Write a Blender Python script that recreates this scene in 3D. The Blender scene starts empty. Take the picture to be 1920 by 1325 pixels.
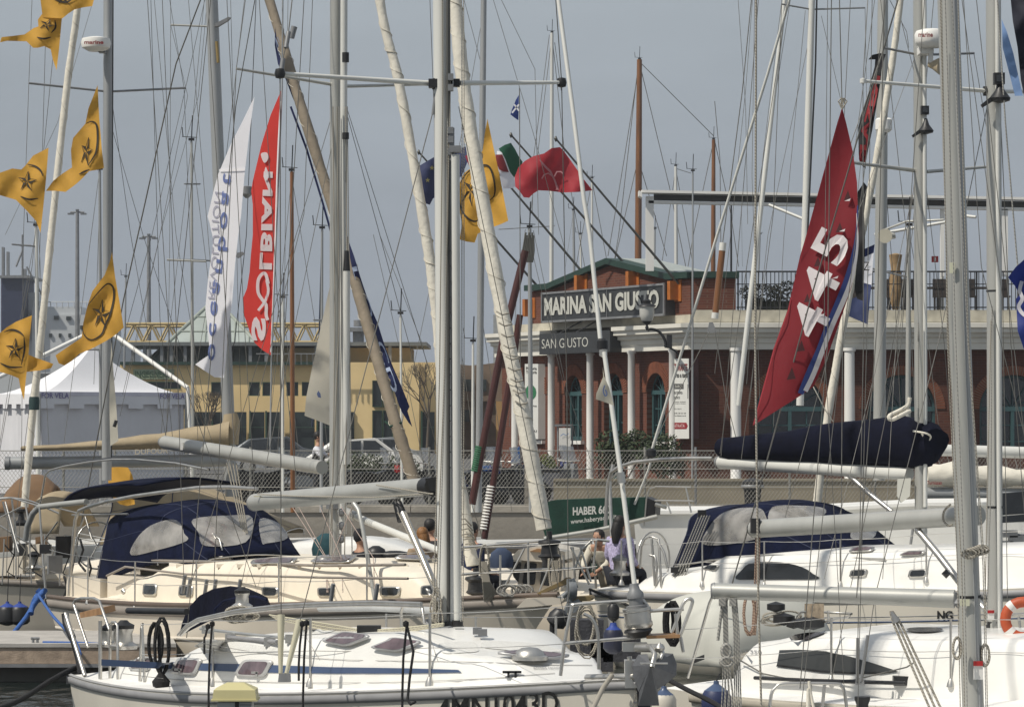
import bpy, math, random
from mathutils import Vector, Matrix
from mathutils.bvhtree import BVHTree
from mathutils.geometry import delaunay_2d_cdt, tessellate_polygon
R = math.radians
C = bpy.context.scene.collection
sc = bpy.context.scene
random.seed(7)

# ------------------------------------------------------------------ camera
F = 6000.0
HZ = 790.0
PIT = math.atan((HZ - 662.5) / F)
CAMZ = 3.65
cd = bpy.data.cameras.new('camera')
cam = bpy.data.objects.new('camera', cd)
C.objects.link(cam)
cam.location = (0, 0, CAMZ)
cam.rotation_euler = (R(90) + PIT, 0, 0)
cd.sensor_width = 36
cd.lens = F / 1920 * 36
cd.clip_start = 1
cd.clip_end = 4000
sc.camera = cam

# ------------------------------------------------------------------ sky, sun
SUN = Vector((-.53, -.30, .79)).normalized()
w = bpy.data.worlds.new('World')
sc.world = w
w.use_nodes = True
nt = w.node_tree
bg = nt.nodes['Background']
sky = nt.nodes.new('ShaderNodeTexSky')
sky.sky_type = 'NISHITA'
sky.sun_disc = False
sky.sun_elevation = math.asin(SUN.z)
sky.sun_rotation = math.atan2(SUN.x, SUN.y)
sky.dust_density = 3
sky.air_density = 1.2
mixn = nt.nodes.new('ShaderNodeMix')
mixn.data_type = 'RGBA'
mixn.inputs[0].default_value = .93
nt.links.new(sky.outputs[0], mixn.inputs[6])
tc = nt.nodes.new('ShaderNodeTexCoord')
sx = nt.nodes.new('ShaderNodeSeparateXYZ')
nt.links.new(tc.outputs['Generated'], sx.inputs[0])
rp = nt.nodes.new('ShaderNodeValToRGB')
nt.links.new(sx.outputs[2], rp.inputs[0])
e = rp.color_ramp.elements
e[0].position = 0.0
e[0].color = (.300, .338, .395, 1)
e[1].position = .13
e[1].color = (.368, .410, .450, 1)
e2 = e.new(.055)
e2.color = (.322, .362, .418, 1)
e3 = e.new(.5)
e3.color = (.36, .40, .46, 1)
e4 = e.new(1.0)
e4.color = (.40, .44, .50, 1)
vm = nt.nodes.new('ShaderNodeVectorMath')
vm.operation = 'SCALE'
vm.inputs['Scale'].default_value = 10.0
cn = nt.nodes.new('ShaderNodeTexNoise')
cn.inputs['Scale'].default_value = 2.2
cn.inputs['Detail'].default_value = 6
cm_ = nt.nodes.new('ShaderNodeMapping')
cm_.inputs['Scale'].default_value = (3, 3, 14)
nt.links.new(tc.outputs['Generated'], cm_.inputs[0])
nt.links.new(cm_.outputs[0], cn.inputs[0])
mr = nt.nodes.new('ShaderNodeMapRange')
mr.inputs['From Min'].default_value = .3
mr.inputs['From Max'].default_value = .7
mr.inputs['To Min'].default_value = 9.3
mr.inputs['To Max'].default_value = 10.7
nt.links.new(cn.outputs[0], mr.inputs[0])
nt.links.new(mr.outputs[0], vm.inputs['Scale'])
nt.links.new(rp.outputs[0], vm.inputs[0])
nt.links.new(vm.outputs[0], mixn.inputs[7])
nt.links.new(mixn.outputs[2], bg.inputs[0])
bg.inputs[1].default_value = .1
sl = bpy.data.lights.new('sun', 'SUN')
sl.energy = 3.9
sl.angle = R(.8)
sl.color = (1, .94, .84)
so = bpy.data.objects.new('sun', sl)
C.objects.link(so)
so.location = (0, 0, 60)
so.rotation_euler = SUN.to_track_quat('Z', 'Y').to_euler()
sc.view_settings.view_transform = 'Standard'
sc.view_settings.look = 'None'
sc.view_settings.exposure = 0.0
sc.view_settings.gamma = 1

# ------------------------------------------------------------------ helpers
CP, SP = math.cos(PIT), math.sin(PIT)
CAM = Vector((0, 0, CAMZ))


def ray(px, py):
    X = (px - 960) / F
    Y = (662.5 - py) / F
    return Vector((X, CP - Y * SP, SP + Y * CP))


def P(px, py, d):
    r = ray(px, py)
    return CAM + r * (d / r.y)


def V(*a):
    return Vector(a)


MATS = {}


def mat(name, col, rough=.6, metal=0.0, var=.12, vs=3.0, bump=0.0, bs=40.0, spec=.5, streak=0.0, trans=0.0, alpha=1.0, coat=0.0, tl=0.0):
    if name in MATS:
        return MATS[name]
    m = bpy.data.materials.new(name)
    m.use_nodes = True
    n, l = m.node_tree.nodes, m.node_tree.links
    b = n['Principled BSDF']
    b.inputs['Roughness'].default_value = rough
    b.inputs['Metallic'].default_value = metal
    b.inputs['Specular IOR Level'].default_value = spec
    if coat:
        b.inputs['Coat Weight'].default_value = coat
    if trans:
        b.inputs['Transmission Weight'].default_value = trans
        b.inputs['IOR'].default_value = 1.2
    if alpha < 1:
        b.inputs['Alpha'].default_value = alpha
    t = n.new('ShaderNodeTexCoord')
    no = n.new('ShaderNodeTexNoise')
    no.inputs['Scale'].default_value = vs
    no.inputs['Detail'].default_value = 5
    if streak:
        mp = n.new('ShaderNodeMapping')
        mp.inputs['Scale'].default_value = (1, 1, streak)
        l.new(t.outputs['Object'], mp.inputs[0])
        l.new(mp.outputs[0], no.inputs[0])
    else:
        l.new(t.outputs['Object'], no.inputs[0])
    r = n.new('ShaderNodeValToRGB')
    r.color_ramp.elements[0].position = .3
    r.color_ramp.elements[1].position = .7
    a = [max(0, c * (1 - var)) for c in col]
    c2 = [min(1, c * (1 + var)) for c in col]
    r.color_ramp.elements[0].color = (*a, 1)
    r.color_ramp.elements[1].color = (*c2, 1)
    l.new(no.outputs[0], r.inputs[0])
    l.new(r.outputs[0], b.inputs['Base Color'])
    if bump:
        n2 = n.new('ShaderNodeTexNoise')
        n2.inputs['Scale'].default_value = bs
        n2.inputs['Detail'].default_value = 4
        l.new(t.outputs['Object'], n2.inputs[0])
        bp = n.new('ShaderNodeBump')
        bp.inputs['Strength'].default_value = bump
        bp.inputs['Distance'].default_value = .02
        l.new(n2.outputs[0], bp.inputs['Height'])
        l.new(bp.outputs[0], b.inputs['Normal'])
    if tl:
        tr = n.new('ShaderNodeBsdfTranslucent')
        l.new(r.outputs[0], tr.inputs[0])
        mx = n.new('ShaderNodeMixShader')
        mx.inputs[0].default_value = tl
        l.new(b.outputs[0], mx.inputs[1])
        l.new(tr.outputs[0], mx.inputs[2])
        l.new(mx.outputs[0], n['Material Output'].inputs[0])
    MATS[name] = m
    return m


def mat_rope(name, c1, c2, scale=60):
    m = bpy.data.materials.new(name)
    m.use_nodes = True
    n, l = m.node_tree.nodes, m.node_tree.links
    b = n['Principled BSDF']
    b.inputs['Roughness'].default_value = .85
    t = n.new('ShaderNodeTexCoord')
    wv = n.new('ShaderNodeTexWave')
    wv.wave_type = 'BANDS'
    wv.bands_direction = 'DIAGONAL'
    wv.inputs['Scale'].default_value = scale
    wv.inputs['Distortion'].default_value = 1
    l.new(t.outputs['Object'], wv.inputs[0])
    r = n.new('ShaderNodeValToRGB')
    r.color_ramp.elements[0].position = .45
    r.color_ramp.elements[1].position = .55
    r.color_ramp.elements[0].color = (*c1, 1)
    r.color_ramp.elements[1].color = (*c2, 1)
    l.new(wv.outputs[0], r.inputs[0])
    l.new(r.outputs[0], b.inputs['Base Color'])
    MATS[name] = m
    return m


def mat_brick(name, c1, c2, cm, xaxis):
    m = bpy.data.materials.new(name)
    m.use_nodes = True
    n, l = m.node_tree.nodes, m.node_tree.links
    b = n['Principled BSDF']
    b.inputs['Roughness'].default_value = .9
    t = n.new('ShaderNodeTexCoord')
    s = n.new('ShaderNodeSeparateXYZ')
    l.new(t.outputs['Object'], s.inputs[0])
    dt = n.new('ShaderNodeVectorMath')
    dt.operation = 'DOT_PRODUCT'
    dt.inputs[1].default_value = xaxis
    l.new(t.outputs['Object'], dt.inputs[0])
    cb = n.new('ShaderNodeCombineXYZ')
    l.new(dt.outputs['Value'], cb.inputs[0])
    l.new(s.outputs[2], cb.inputs[1])
    br = n.new('ShaderNodeTexBrick')
    br.inputs['Scale'].default_value = 1
    br.inputs['Brick Width'].default_value = .27
    br.inputs['Row Height'].default_value = .085
    br.inputs['Mortar Size'].default_value = .009
    br.inputs['Color1'].default_value = (*c1, 1)
    br.inputs['Color2'].default_value = (*c2, 1)
    br.inputs['Mortar'].default_value = (*cm, 1)
    l.new(cb.outputs[0], br.inputs[0])
    no = n.new('ShaderNodeTexNoise')
    no.inputs['Scale'].default_value = 1.1
    no.inputs['Detail'].default_value = 6
    l.new(t.outputs['Object'], no.inputs[0])
    mx = n.new('ShaderNodeMix')
    mx.data_type = 'RGBA'
    mx.blend_type = 'MULTIPLY'
    mx.inputs[0].default_value = 1
    rr = n.new('ShaderNodeValToRGB')
    rr.color_ramp.elements[0].color = (.72, .70, .70, 1)
    rr.color_ramp.elements[1].color = (1.15, 1.15, 1.15, 1)
    l.new(no.outputs[0], rr.inputs[0])
    l.new(br.outputs[0], mx.inputs[6])
    l.new(rr.outputs[0], mx.inputs[7])
    l.new(mx.outputs[2], b.inputs['Base Color'])
    MATS[name] = m
    return m


ALU = mat('anodised_aluminium', (.43, .43, .40), .42, .35, .10, 2.2, streak=.12, bump=.05, bs=8)
ALU2 = mat('weathered_aluminium', (.33, .34, .34), .5, .3, .14, 2.0, streak=.12)
ALUW = mat('white_painted_mast', (.62, .62, .58), .4, 0, .06, 2.0, streak=.2)
STEEL = mat('polished_steel', (.56, .545, .51), .36, .85, .15, 5, bump=.05)
WIRE = mat('rigging_wire', (.17, .165, .15), .5, .3, .2, 6)
WIRED = mat('dark_rigging_wire', (.055, .055, .06), .6, 0, .2, 6)
GEL = mat('white_gelcoat', (.79, .78, .74), .32, 0, .055, 2.2, coat=.25, streak=2, bump=.05, bs=3)
GELD = mat('white_deck', (.78, .77, .74), .6, 0, .05, 3.0, bump=.1, bs=200)
CREAM = mat('cream_gelcoat', (.71, .645, .54), .3, 0, .05, 1.2, coat=.25)
CREAMD = mat('cream_deck', (.76, .69, .57), .55, 0, .06, 3)
HULLG = mat('hull_side_white', (.70, .66, .57), .3, 0, .07, .9, coat=.2, streak=.4)
GREYR = mat('grey_rubbing_strake', (.25, .25, .255), .5, 0, .1, 4)
TAUPE = mat('taupe_rubbing_strake', (.26, .23, .20), .55, 0, .1, 4)
NAVY = mat('navy_canvas', (.004, .007, .026), .9, 0, .3, 5, bump=.3, bs=14, spec=.15)
NAVYD = mat('dark_navy_canvas', (.003, .004, .013), .9, 0, .3, 5, bump=.3, bs=14, spec=.15)
NAVYS = mat('navy_stripe', (.055, .085, .16), .35, 0, .06)
TAN = mat('tan_canvas', (.33, .265, .17), .85, 0, .12, 3, bump=.4, bs=9)
TAND = mat('brown_canvas', (.17, .10, .05), .85, 0, .12, 3, bump=.3, bs=9)
SAIL = mat('furled_sailcloth', (.74, .70, .60), .75, 0, .08, 5, bump=.5, bs=16, tl=.08)
SAILT = mat('sandy_sail_cover', (.20, .165, .12), .8, 0, .14, 5, bump=.5, bs=16)
WHITEC = mat('white_canvas', (.82, .82, .84), .7, 0, .03, 2, bump=.1, bs=6, tl=.1)
GREYC = mat('light_grey_canvas', (.50, .50, .45), .8, 0, .05, 1.5, bump=.15, bs=5)
BLACK = mat('black_plastic', (.015, .015, .016), .45, 0, .3, 8)
DARKG = mat('dark_glass', (.018, .02, .022), .12, 0, .3, 3, spec=.8)
TINT = mat('tinted_hatch_glass', (.13, .095, .105), .15, 0, .35, 9, spec=.8)
CLEAR = mat('clear_vinyl', (.50, .48, .44), .07, 0, .45, 3.5, spec=1, alpha=.55, bump=1.0, bs=5, coat=1)
GREYM = mat('grey_metal', (.22, .225, .23), .5, .2, .15, 4)
GALV = mat('galvanised_anchor', (.20, .215, .225), .6, .35, .2, 9, bump=.2)
WOOD = mat('varnished_spar', (.19, .08, .028), .4, 0, .3, 8, streak=.1, coat=.3)
TEAK = mat('teak_plank', (.30, .17, .08), .7, 0, .25, 9, streak=.2)
DOCKW = mat('weathered_dock_wood', (.36, .28, .21), .85, 0, .25, 6, bump=.3)
DOCKT = mat('grey_dock_top', (.40, .38, .35), .85, 0, .15, 3, bump=.2)
CONC = mat('quay_concrete', (.30, .275, .235), .9, 0, .2, .8, bump=.4, bs=12)
CONC2 = mat('quay_kerb_stone', (.36, .33, .28), .9, 0, .2, 1.4, bump=.4, bs=12)
ASPH = mat('asphalt', (.09, .088, .085), .9, 0, .2, .6, bump=.3, bs=20)
BLUER = mat('blue_rope', (.03, .10, .32), .8, 0, .25, 30)
BLACKR = mat('black_rope', (.012, .012, .013), .9, 0, .3, 60, bump=.8, bs=90)
ROPE = mat_rope('flecked_rope', (.42, .39, .32), (.22, .20, .17), 26)
ROPEW = mat_rope('striped_halyard', (.38, .365, .325), (.22, .22, .21), 20)
OLIVE = mat('olive_canvas', (.20, .17, .11), .85, 0, .15, 3)
WHITEP = mat('white_paint', (.76, .75, .71), .55, 0, .06, 1.2, streak=.4)
RED = mat('signal_red', (.40, .02, .02), .5, 0, .1)
ORANGE = mat('orange_lifebuoy', (.45, .08, .025), .55, 0, .1, 4)
INK = mat('black_lettering', (.015, .015, .015), .5, 0, .05)
SKIN = mat('skin', (.42, .24, .16), .6, 0, .08, 20)
HAIRB = mat('black_hair', (.012, .010, .009), .6, 0, .3, 40)
HAIRR = mat('auburn_hair', (.22, .10, .03), .6, 0, .35, 40)
SHIRTW = mat('cream_shirt', (.60, .56, .46), .9, 0, .08, 8, bump=.4, bs=12)
JACK = mat('black_jacket', (.012, .012, .016), .8, 0, .3, 8)
GREENC = mat('dark_green_canvas', (.008, .045, .03), .8, 0, .25, 5, bump=.3, bs=10)
TEAL = mat('teal_window_paint', (.035, .085, .09), .5, 0, .12, 6)
LEAF = mat('shrub_foliage', (.030, .045, .016), .8, 0, .4, 3)
TWIG = mat('bare_twigs', (.10, .08, .06), .9, 0, .2, 4)
TERR = mat('terracotta_planter', (.30, .10, .05), .8, 0, .15, 4)

ORG = {}


def tag(o, label=None, cat=None, group=None, kind=None):
    if label: o['label'] = label
    if cat: o['category'] = cat
    if group: o['group'] = group
    if kind: o['kind'] = kind
    return o


def thing(name, loc, label, cat, group=None):
    o = bpy.data.objects.new(name, None)
    C.objects.link(o)
    o.empty_display_size = .3
    o.location = loc
    ORG[o.name] = Vector(loc)
    return tag(o, label, cat, group)


SPLIT = {'turnbuckle', 'mast_fitting', 'folding_arm', 'deck_blocks', 'deck_gear', 'guard_post', 'cockpit_seat', 'mast_light', 'lamp_head', 'post', 'stay_rod', 'flukes_pair'}


class MB:
    def __init__(s):
        s.v, s.f, s.sm, s.pr = [], [], [], []

    def add(s, vs, fs, smooth=False):
        b = len(s.v)
        s.v += [Vector(p) for p in vs]
        s.f += [[b + i for i in f] for f in fs]
        s.sm += [smooth] * len(fs)
        return s

    def tube(s, pts, r, n=6, flat=1.0, up=None):
        s.pr.append(len(s.f))
        pts = [Vector(p) for p in pts]
        k = len(pts)
        rs = r if isinstance(r, (list, tuple)) else [r] * k
        T = []
        for i in range(k):
            a = pts[min(i + 1, k - 1)] - pts[max(i - 1, 0)]
            T.append(a.normalized() if a.length > 1e-9 else Vector((0, 0, 1)))
        ref = Vector(up) if up else (Vector((0, 1, 0)) if abs(T[0].y) < .9 else Vector((0, 0, 1)))
        vs = []
        N = (ref - T[0] * ref.dot(T[0])).normalized()
        for i in range(k):
            N = (N - T[i] * N.dot(T[i]))
            N = N.normalized() if N.length > 1e-6 else T[i].orthogonal().normalized()
            B = T[i].cross(N)
            for j in range(n):
                a = 2 * math.pi * j / n
                vs.append(pts[i] + (N * math.sin(a) * flat + B * math.cos(a)) * rs[i])
        fs = []
        for i in range(k - 1):
            for j in range(n):
                fs.append([i * n + j, i * n + (j + 1) % n, (i + 1) * n + (j + 1) % n, (i + 1) * n + j])
        s.add(vs, fs, n > 4)
        s.add([vs[j] for j in range(n)], [list(range(n))[::-1]])
        s.add([vs[(k - 1) * n + j] for j in range(n)], [list(range(n))])
        return s

    def lathe(s, c, prof, n=16, ax=(0, 0, 1), flat=1.0):
        s.pr.append(len(s.f))
        ax = Vector(ax).normalized()
        N = ax.orthogonal().normalized()
        B = ax.cross(N)
        k = len(prof)
        runs = [[0]]
        for i in range(1, k):
            runs[-1].append(i)
            if i < k - 1:
                a = Vector((prof[i][0] - prof[i - 1][0], prof[i][1] - prof[i - 1][1]))
                b = Vector((prof[i + 1][0] - prof[i][0], prof[i + 1][1] - prof[i][1]))
                if a.length > 1e-6 and b.length > 1e-6 and a.angle(b) > .75:
                    runs.append([i])
        ring = lambda r, h: [Vector(c) + ax * h + (N * math.cos(2 * math.pi * j / n) + B * math.sin(2 * math.pi * j / n) * flat) * r for j in range(n)]
        for ru in runs:
            vs = [p for i in ru for p in ring(*prof[i])]
            fs = [[i * n + j, i * n + (j + 1) % n, (i + 1) * n + (j + 1) % n, (i + 1) * n + j] for i in range(len(ru) - 1) for j in range(n)]
            s.add(vs, fs, True)
        if prof[0][0] > 1e-4: s.add(ring(*prof[0]), [list(range(n))[::-1]])
        if prof[-1][0] > 1e-4: s.add(ring(*prof[-1]), [list(range(n))])
        return s

    def box(s, c, sz, ux=(1, 0, 0), uy=(0, 1, 0), uz=(0, 0, 1)):
        s.pr.append(len(s.f))
        c = Vector(c)
        ux, uy, uz = Vector(ux) * sz[0] / 2, Vector(uy) * sz[1] / 2, Vector(uz) * sz[2] / 2
        vs = [c + ux * a + uy * b + uz * d for a in (-1, 1) for b in (-1, 1) for d in (-1, 1)]
        s.add(vs, [[0, 1, 3, 2], [4, 6, 7, 5], [0, 4, 5, 1], [2, 3, 7, 6], [0, 2, 6, 4], [1, 5, 7, 3]])
        return s

    def prism(s, poly, ext):
        s.pr.append(len(s.f))
        poly = [Vector(p) for p in poly]
        ext = Vector(ext)
        n = len(poly)
        vs = poly + [p + ext for p in poly]
        tri = tessellate_polygon([poly])
        fs = [list(t) for t in tri] + [[n + i for i in t][::-1] for t in tri]
        fs += [[i, (i + 1) % n, n + (i + 1) % n, n + i] for i in range(n)]
        s.add(vs, fs)
        return s

    def surf(s, grid, smooth=True, closed=False):
        a, b = len(grid), len(grid[0])
        vs = [p for row in grid for p in row]
        fs = []
        for i in range(a - 1):
            for j in range(b if closed else b - 1):
                fs.append([i * b + j, i * b + (j + 1) % b, (i + 1) * b + (j + 1) % b, (i + 1) * b + j])
        s.add(vs, fs, smooth)
        return s

    def build(s, name, m, parent=None, label=None, cat=None, group=None, kind=None, solid=0.0):
        if not s.v:
            return None
        if name in SPLIT and parent is not None and len(s.pr) > 1:
            cuts = s.pr + [len(s.f)]
            for a, b in zip(cuts[:-1], cuts[1:]):
                q = MB()
                ids = sorted({i for f in s.f[a:b] for i in f})
                mp_ = {i: k for k, i in enumerate(ids)}
                q.v = [s.v[i] for i in ids]
                q.f = [[mp_[i] for i in f] for f in s.f[a:b]]
                q.sm = s.sm[a:b]
                o = q.build(name, m, parent)
            return o
        if parent is not None:
            org = ORG[parent.name]
        else:
            xs = sum((p for p in s.v), Vector()) / len(s.v)
            org = Vector((xs.x, xs.y, min(p.z for p in s.v)))
        me = bpy.data.meshes.new(name)
        me.from_pydata([p - org for p in s.v], [], s.f)
        me.polygons.foreach_set('use_smooth', s.sm)
        me.materials.append(m)
        me.validate()
        me.update()
        o = bpy.data.objects.new(name, me)
        C.objects.link(o)
        ORG[o.name] = org
        if parent is not None:
            o.parent = parent
        else:
            o.location = org
        if solid:
            md = o.modifiers.new('thickness', 'SOLIDIFY')
            md.thickness = solid
            md.offset = 0
        tag(o, label, cat, group, kind)
        return o


def tube(name, pts, r, m, parent=None, n=6, **k):
    return MB().tube(pts, r, n).build(name, m, parent, **k)


def catmull(pts, k=6):
    pts = [Vector(p) for p in pts]
    out = []
    q = [pts[0] * 2 - pts[1]] + pts + [pts[-1] * 2 - pts[-2]]
    for i in range(1, len(q) - 2):
        for j in range(k):
            t = j / k
            a, b, c_, d = q[i - 1], q[i], q[i + 1], q[i + 2]
            out.append(.5 * ((2 * b) + (c_ - a) * t + (2 * a - 5 * b + 4 * c_ - d) * t * t + (3 * b - a - 3 * c_ + d) * t ** 3))
    out.append(pts[-1])
    return out


def cm2(pts, k=5, closed=False):
    p = [Vector((a, b, 0)) for a, b in pts]
    if closed:
        p = p[-1:] + p + p[:2]
        c_ = catmull(p, k)
        c_ = c_[k:-k]
        return [(q.x, q.y) for q in c_[:-1]]
    return [(q.x, q.y) for q in catmull(p, k)]


def inside(x, y, poly):
    r = False
    n = len(poly)
    for i in range(n):
        x1, y1 = poly[i]
        x2, y2 = poly[i - 1]
        if (y1 > y) != (y2 > y) and x < (x2 - x1) * (y - y1) / (y2 - y1) + x1:
            r = not r
    return r


def cdt(poly, step):
    """outline -> (2d points, triangles), filled with interior points"""
    bp = []
    n = len(poly)
    for i in range(n):
        a, b = poly[i], poly[(i + 1) % n]
        L = math.hypot(b[0] - a[0], b[1] - a[1])
        k = max(1, int(L / step))
        for j in range(k):
            bp.append((a[0] + (b[0] - a[0]) * j / k, a[1] + (b[1] - a[1]) * j / k))
    xs = [p[0] for p in poly]
    ys = [p[1] for p in poly]
    ip = []
    y = min(ys) + step * .6
    while y < max(ys):
        x = min(xs) + step * (.5 + .3 * random.random())
        while x < max(xs):
            if inside(x, y, poly) and min((x - q[0]) ** 2 + (y - q[1]) ** 2 for q in bp) > (step * .45) ** 2:
                ip.append((x, y))
            x += step
        y += step
    vs = [Vector(p) for p in bp + ip]
    m = len(bp)
    r = delaunay_2d_cdt(vs, [(i, (i + 1) % m) for i in range(m)], [], 1, 1e-5)
    return [(v.x, v.y) for v in r[0]], [list(f) for f in r[2]]


def sheet(mb, poly, dfn, step=8.0, off=0.0):
    """cloth: outline in picture units put at its own distance dfn with folds"""
    vs, fs = cdt(poly, step)
    mb.add([P(x, y, dfn(x, y) - off) for x, y in vs], fs, True)
    return mb


def stroke2(pts, wd):
    """open or closed polyline -> outline polygon list (quads)"""
    out = []
    n = len(pts)
    L, Rr = [], []
    for i in range(n):
        a, b = pts[max(i - 1, 0)], pts[min(i + 1, n - 1)]
        dx, dy = b[0] - a[0], b[1] - a[1]
        q = math.hypot(dx, dy) or 1
        ww = wd[i] if isinstance(wd, list) else wd
        L.append((pts[i][0] - dy / q * ww / 2, pts[i][1] + dx / q * ww / 2))
        Rr.append((pts[i][0] + dy / q * ww / 2, pts[i][1] - dx / q * ww / 2))
    return L, Rr


def ribbon(mb, pts, wd, dfn, off=.015):
    L, Rr = stroke2(pts, wd)
    mb.surf([[P(*a, dfn(*a) - off), P(*b, dfn(*b) - off)] for a, b in zip(L, Rr)])
    return mb


_tc = {}


def glyphs(txt, bold=0.0, space=1.0):
    k = (txt, bold, space)
    if k in _tc:
        return _tc[k]
    cu = bpy.data.curves.new('t', 'FONT')
    cu.body = txt
    cu.offset = bold
    cu.space_character = space
    cu.resolution_u = 3
    o = bpy.data.objects.new('t', cu)
    C.objects.link(o)
    dg = bpy.context.evaluated_depsgraph_get()
    me = o.evaluated_get(dg).to_mesh()
    vs = [v.co.copy() for v in me.vertices]
    fs = [list(p.vertices) for p in me.polygons]
    o.evaluated_get(dg).to_mesh_clear()
    bpy.data.objects.remove(o)
    x0, x1 = min(v.x for v in vs), max(v.x for v in vs)
    y0, y1 = min(v.y for v in vs), max(v.y for v in vs)
    r = ([((v.x - x0) / (x1 - x0), (v.y - y0) / (y1 - y0)) for v in vs], fs)
    _tc[k] = r
    return r


def text(name, txt, fn, m, parent, bold=0.0, space=1.0):
    """fn(u,v) -> world point; u,v in 0..1 over the text's box"""
    vs, fs = glyphs(txt, bold, space)
    return MB().add([fn(u, v) for u, v in vs], fs).build(name, m, parent)


def quadmap(a, b, c_, d):
    """corners: a lower-left, b lower-right, c upper-right, d upper-left"""
    a, b, c_, d = map(Vector, (a, b, c_, d))
    return lambda u, v: (a * (1 - u) + b * u) * (1 - v) + (d * (1 - u) + c_ * u) * v
# ------------------------------------------------------------------ water and ground
m = bpy.data.materials.new('harbour_water')
m.use_nodes = True
n, l = m.node_tree.nodes, m.node_tree.links
b = n['Principled BSDF']
b.inputs['Base Color'].default_value = (.012, .018, .016, 1)
b.inputs['Roughness'].default_value = .12
t = n.new('ShaderNodeTexCoord')
mp = n.new('ShaderNodeMapping')
mp.inputs['Scale'].default_value = (1.0, .35, 1)
l.new(t.outputs['Object'], mp.inputs[0])
no = n.new('ShaderNodeTexNoise')
no.inputs['Scale'].default_value = 2.6
no.inputs['Detail'].default_value = 5
l.new(mp.outputs[0], no.inputs[0])
bp = n.new('ShaderNodeBump')
bp.inputs['Strength'].default_value = .9
bp.inputs['Distance'].default_value = .25
l.new(no.outputs[0], bp.inputs['Height'])
l.new(bp.outputs[0], b.inputs['Normal'])
MB().add([(-400, -40, 0), (400, -40, 0), (400, 900, 0), (-400, 900, 0)], [[0, 1, 2, 3]]).build('water', m, kind='structure')
QZ = 1.65
MB().box((0, 236.6, QZ / 2 - .5), (500, 330, QZ + 1)).build('quay_ground', ASPH, kind='structure')
mb = MB()
mb.box((0, 71.3, QZ / 2 - .45), (500, .6, QZ + .94))
mb.build('quay_wall', CONC, kind='structure')
mb = MB()
for i in range(-36, 40):
    mb.box((i * 1.5, 71.35, QZ + .06), (1.485, .78, .14))
mb.build('quay_kerb', CONC2, kind='structure')

# ------------------------------------------------------------------ red brick clubhouse
ux = Vector((.446, -.895, 0)).normalized()
nF = Vector((-ux.y * -1, 0, 0))
nF = Vector((ux.y, -ux.x, 0))          # outward, towards camera-left
if nF.y > 0: nF = -nF
W0 = Vector((.80, 112, 0))
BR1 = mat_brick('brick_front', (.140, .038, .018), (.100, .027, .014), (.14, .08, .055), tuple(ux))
BR2 = mat_brick('brick_wing_shaded', (.098, .028, .014), (.070, .020, .011), (.095, .052, .036), (1, 0, 0))  # same brick as the front, with the wing's shade put into its colour
BRV = mat('brick_voussoirs', (.20, .065, .032), .9, 0, .2, 6)
MORT = mat('mortar', (.27, .20, .14), .9, 0, .2, 8)
club = thing('clubhouse', (W0.x, W0.y, QZ), 'red brick marina clubhouse with white cornice, arched windows and columns', 'building')


def wp(t, q, z):
    return W0 + ux * t + nF * q + Vector((0, 0, z))


def wallarch(mb, fr, t0, t1, z0, z1, arches, thick=.35):
    """wall in the frame fr(t,q,z) with real arched openings (c, r, spring, bottom)"""
    xs = [t0]
    for (c, r, sp, bt) in arches:
        xs += [c - r, c + r]
    xs.append(t1)
    for i in range(0, len(xs), 2):
        a, b = xs[i], xs[i + 1]
        mb.add([fr(a, 0, z0), fr(b, 0, z0), fr(b, 0, z1), fr(a, 0, z1)], [[0, 1, 2, 3]])
    for (c, r, sp, bt) in arches:
        if bt > z0:
            mb.add([fr(c - r, 0, z0), fr(c + r, 0, z0), fr(c + r, 0, bt), fr(c - r, 0, bt)], [[0, 1, 2, 3]])
        N = 20
        arc = [(c - r * math.cos(math.pi * i / N), sp + r * math.sin(math.pi * i / N)) for i in range(N + 1)]
        for i in range(N):
            a, b = arc[i], arc[i + 1]
            mb.add([fr(a[0], 0, a[1]), fr(b[0], 0, b[1]), fr(b[0], 0, z1), fr(a[0], 0, z1)], [[0, 1, 2, 3]])
            mb.add([fr(a[0], 0, a[1]), fr(b[0], 0, b[1]), fr(b[0], -thick, b[1]), fr(a[0], -thick, a[1])], [[0, 1, 2, 3]])
        for sx_ in (c - r, c + r):
            mb.add([fr(sx_, 0, bt), fr(sx_, 0, sp), fr(sx_, -thick, sp), fr(sx_, -thick, bt)], [[0, 1, 2, 3]])
        mb.add([fr(c - r, 0, bt), fr(c + r, 0, bt), fr(c + r, -thick, bt), fr(c - r, -thick, bt)], [[0, 1, 2, 3]])


def fbox(mb, fr, t0, t1, q0, q1, z0, z1):
    v = [fr(a, b_, z) for a in (t0, t1) for b_ in (q0, q1) for z in (z0, z1)]
    mb.add(v, [[0, 1, 3, 2], [4, 6, 7, 5], [0, 4, 5, 1], [2, 3, 7, 6], [0, 2, 6, 4], [1, 5, 7, 3]])


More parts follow.
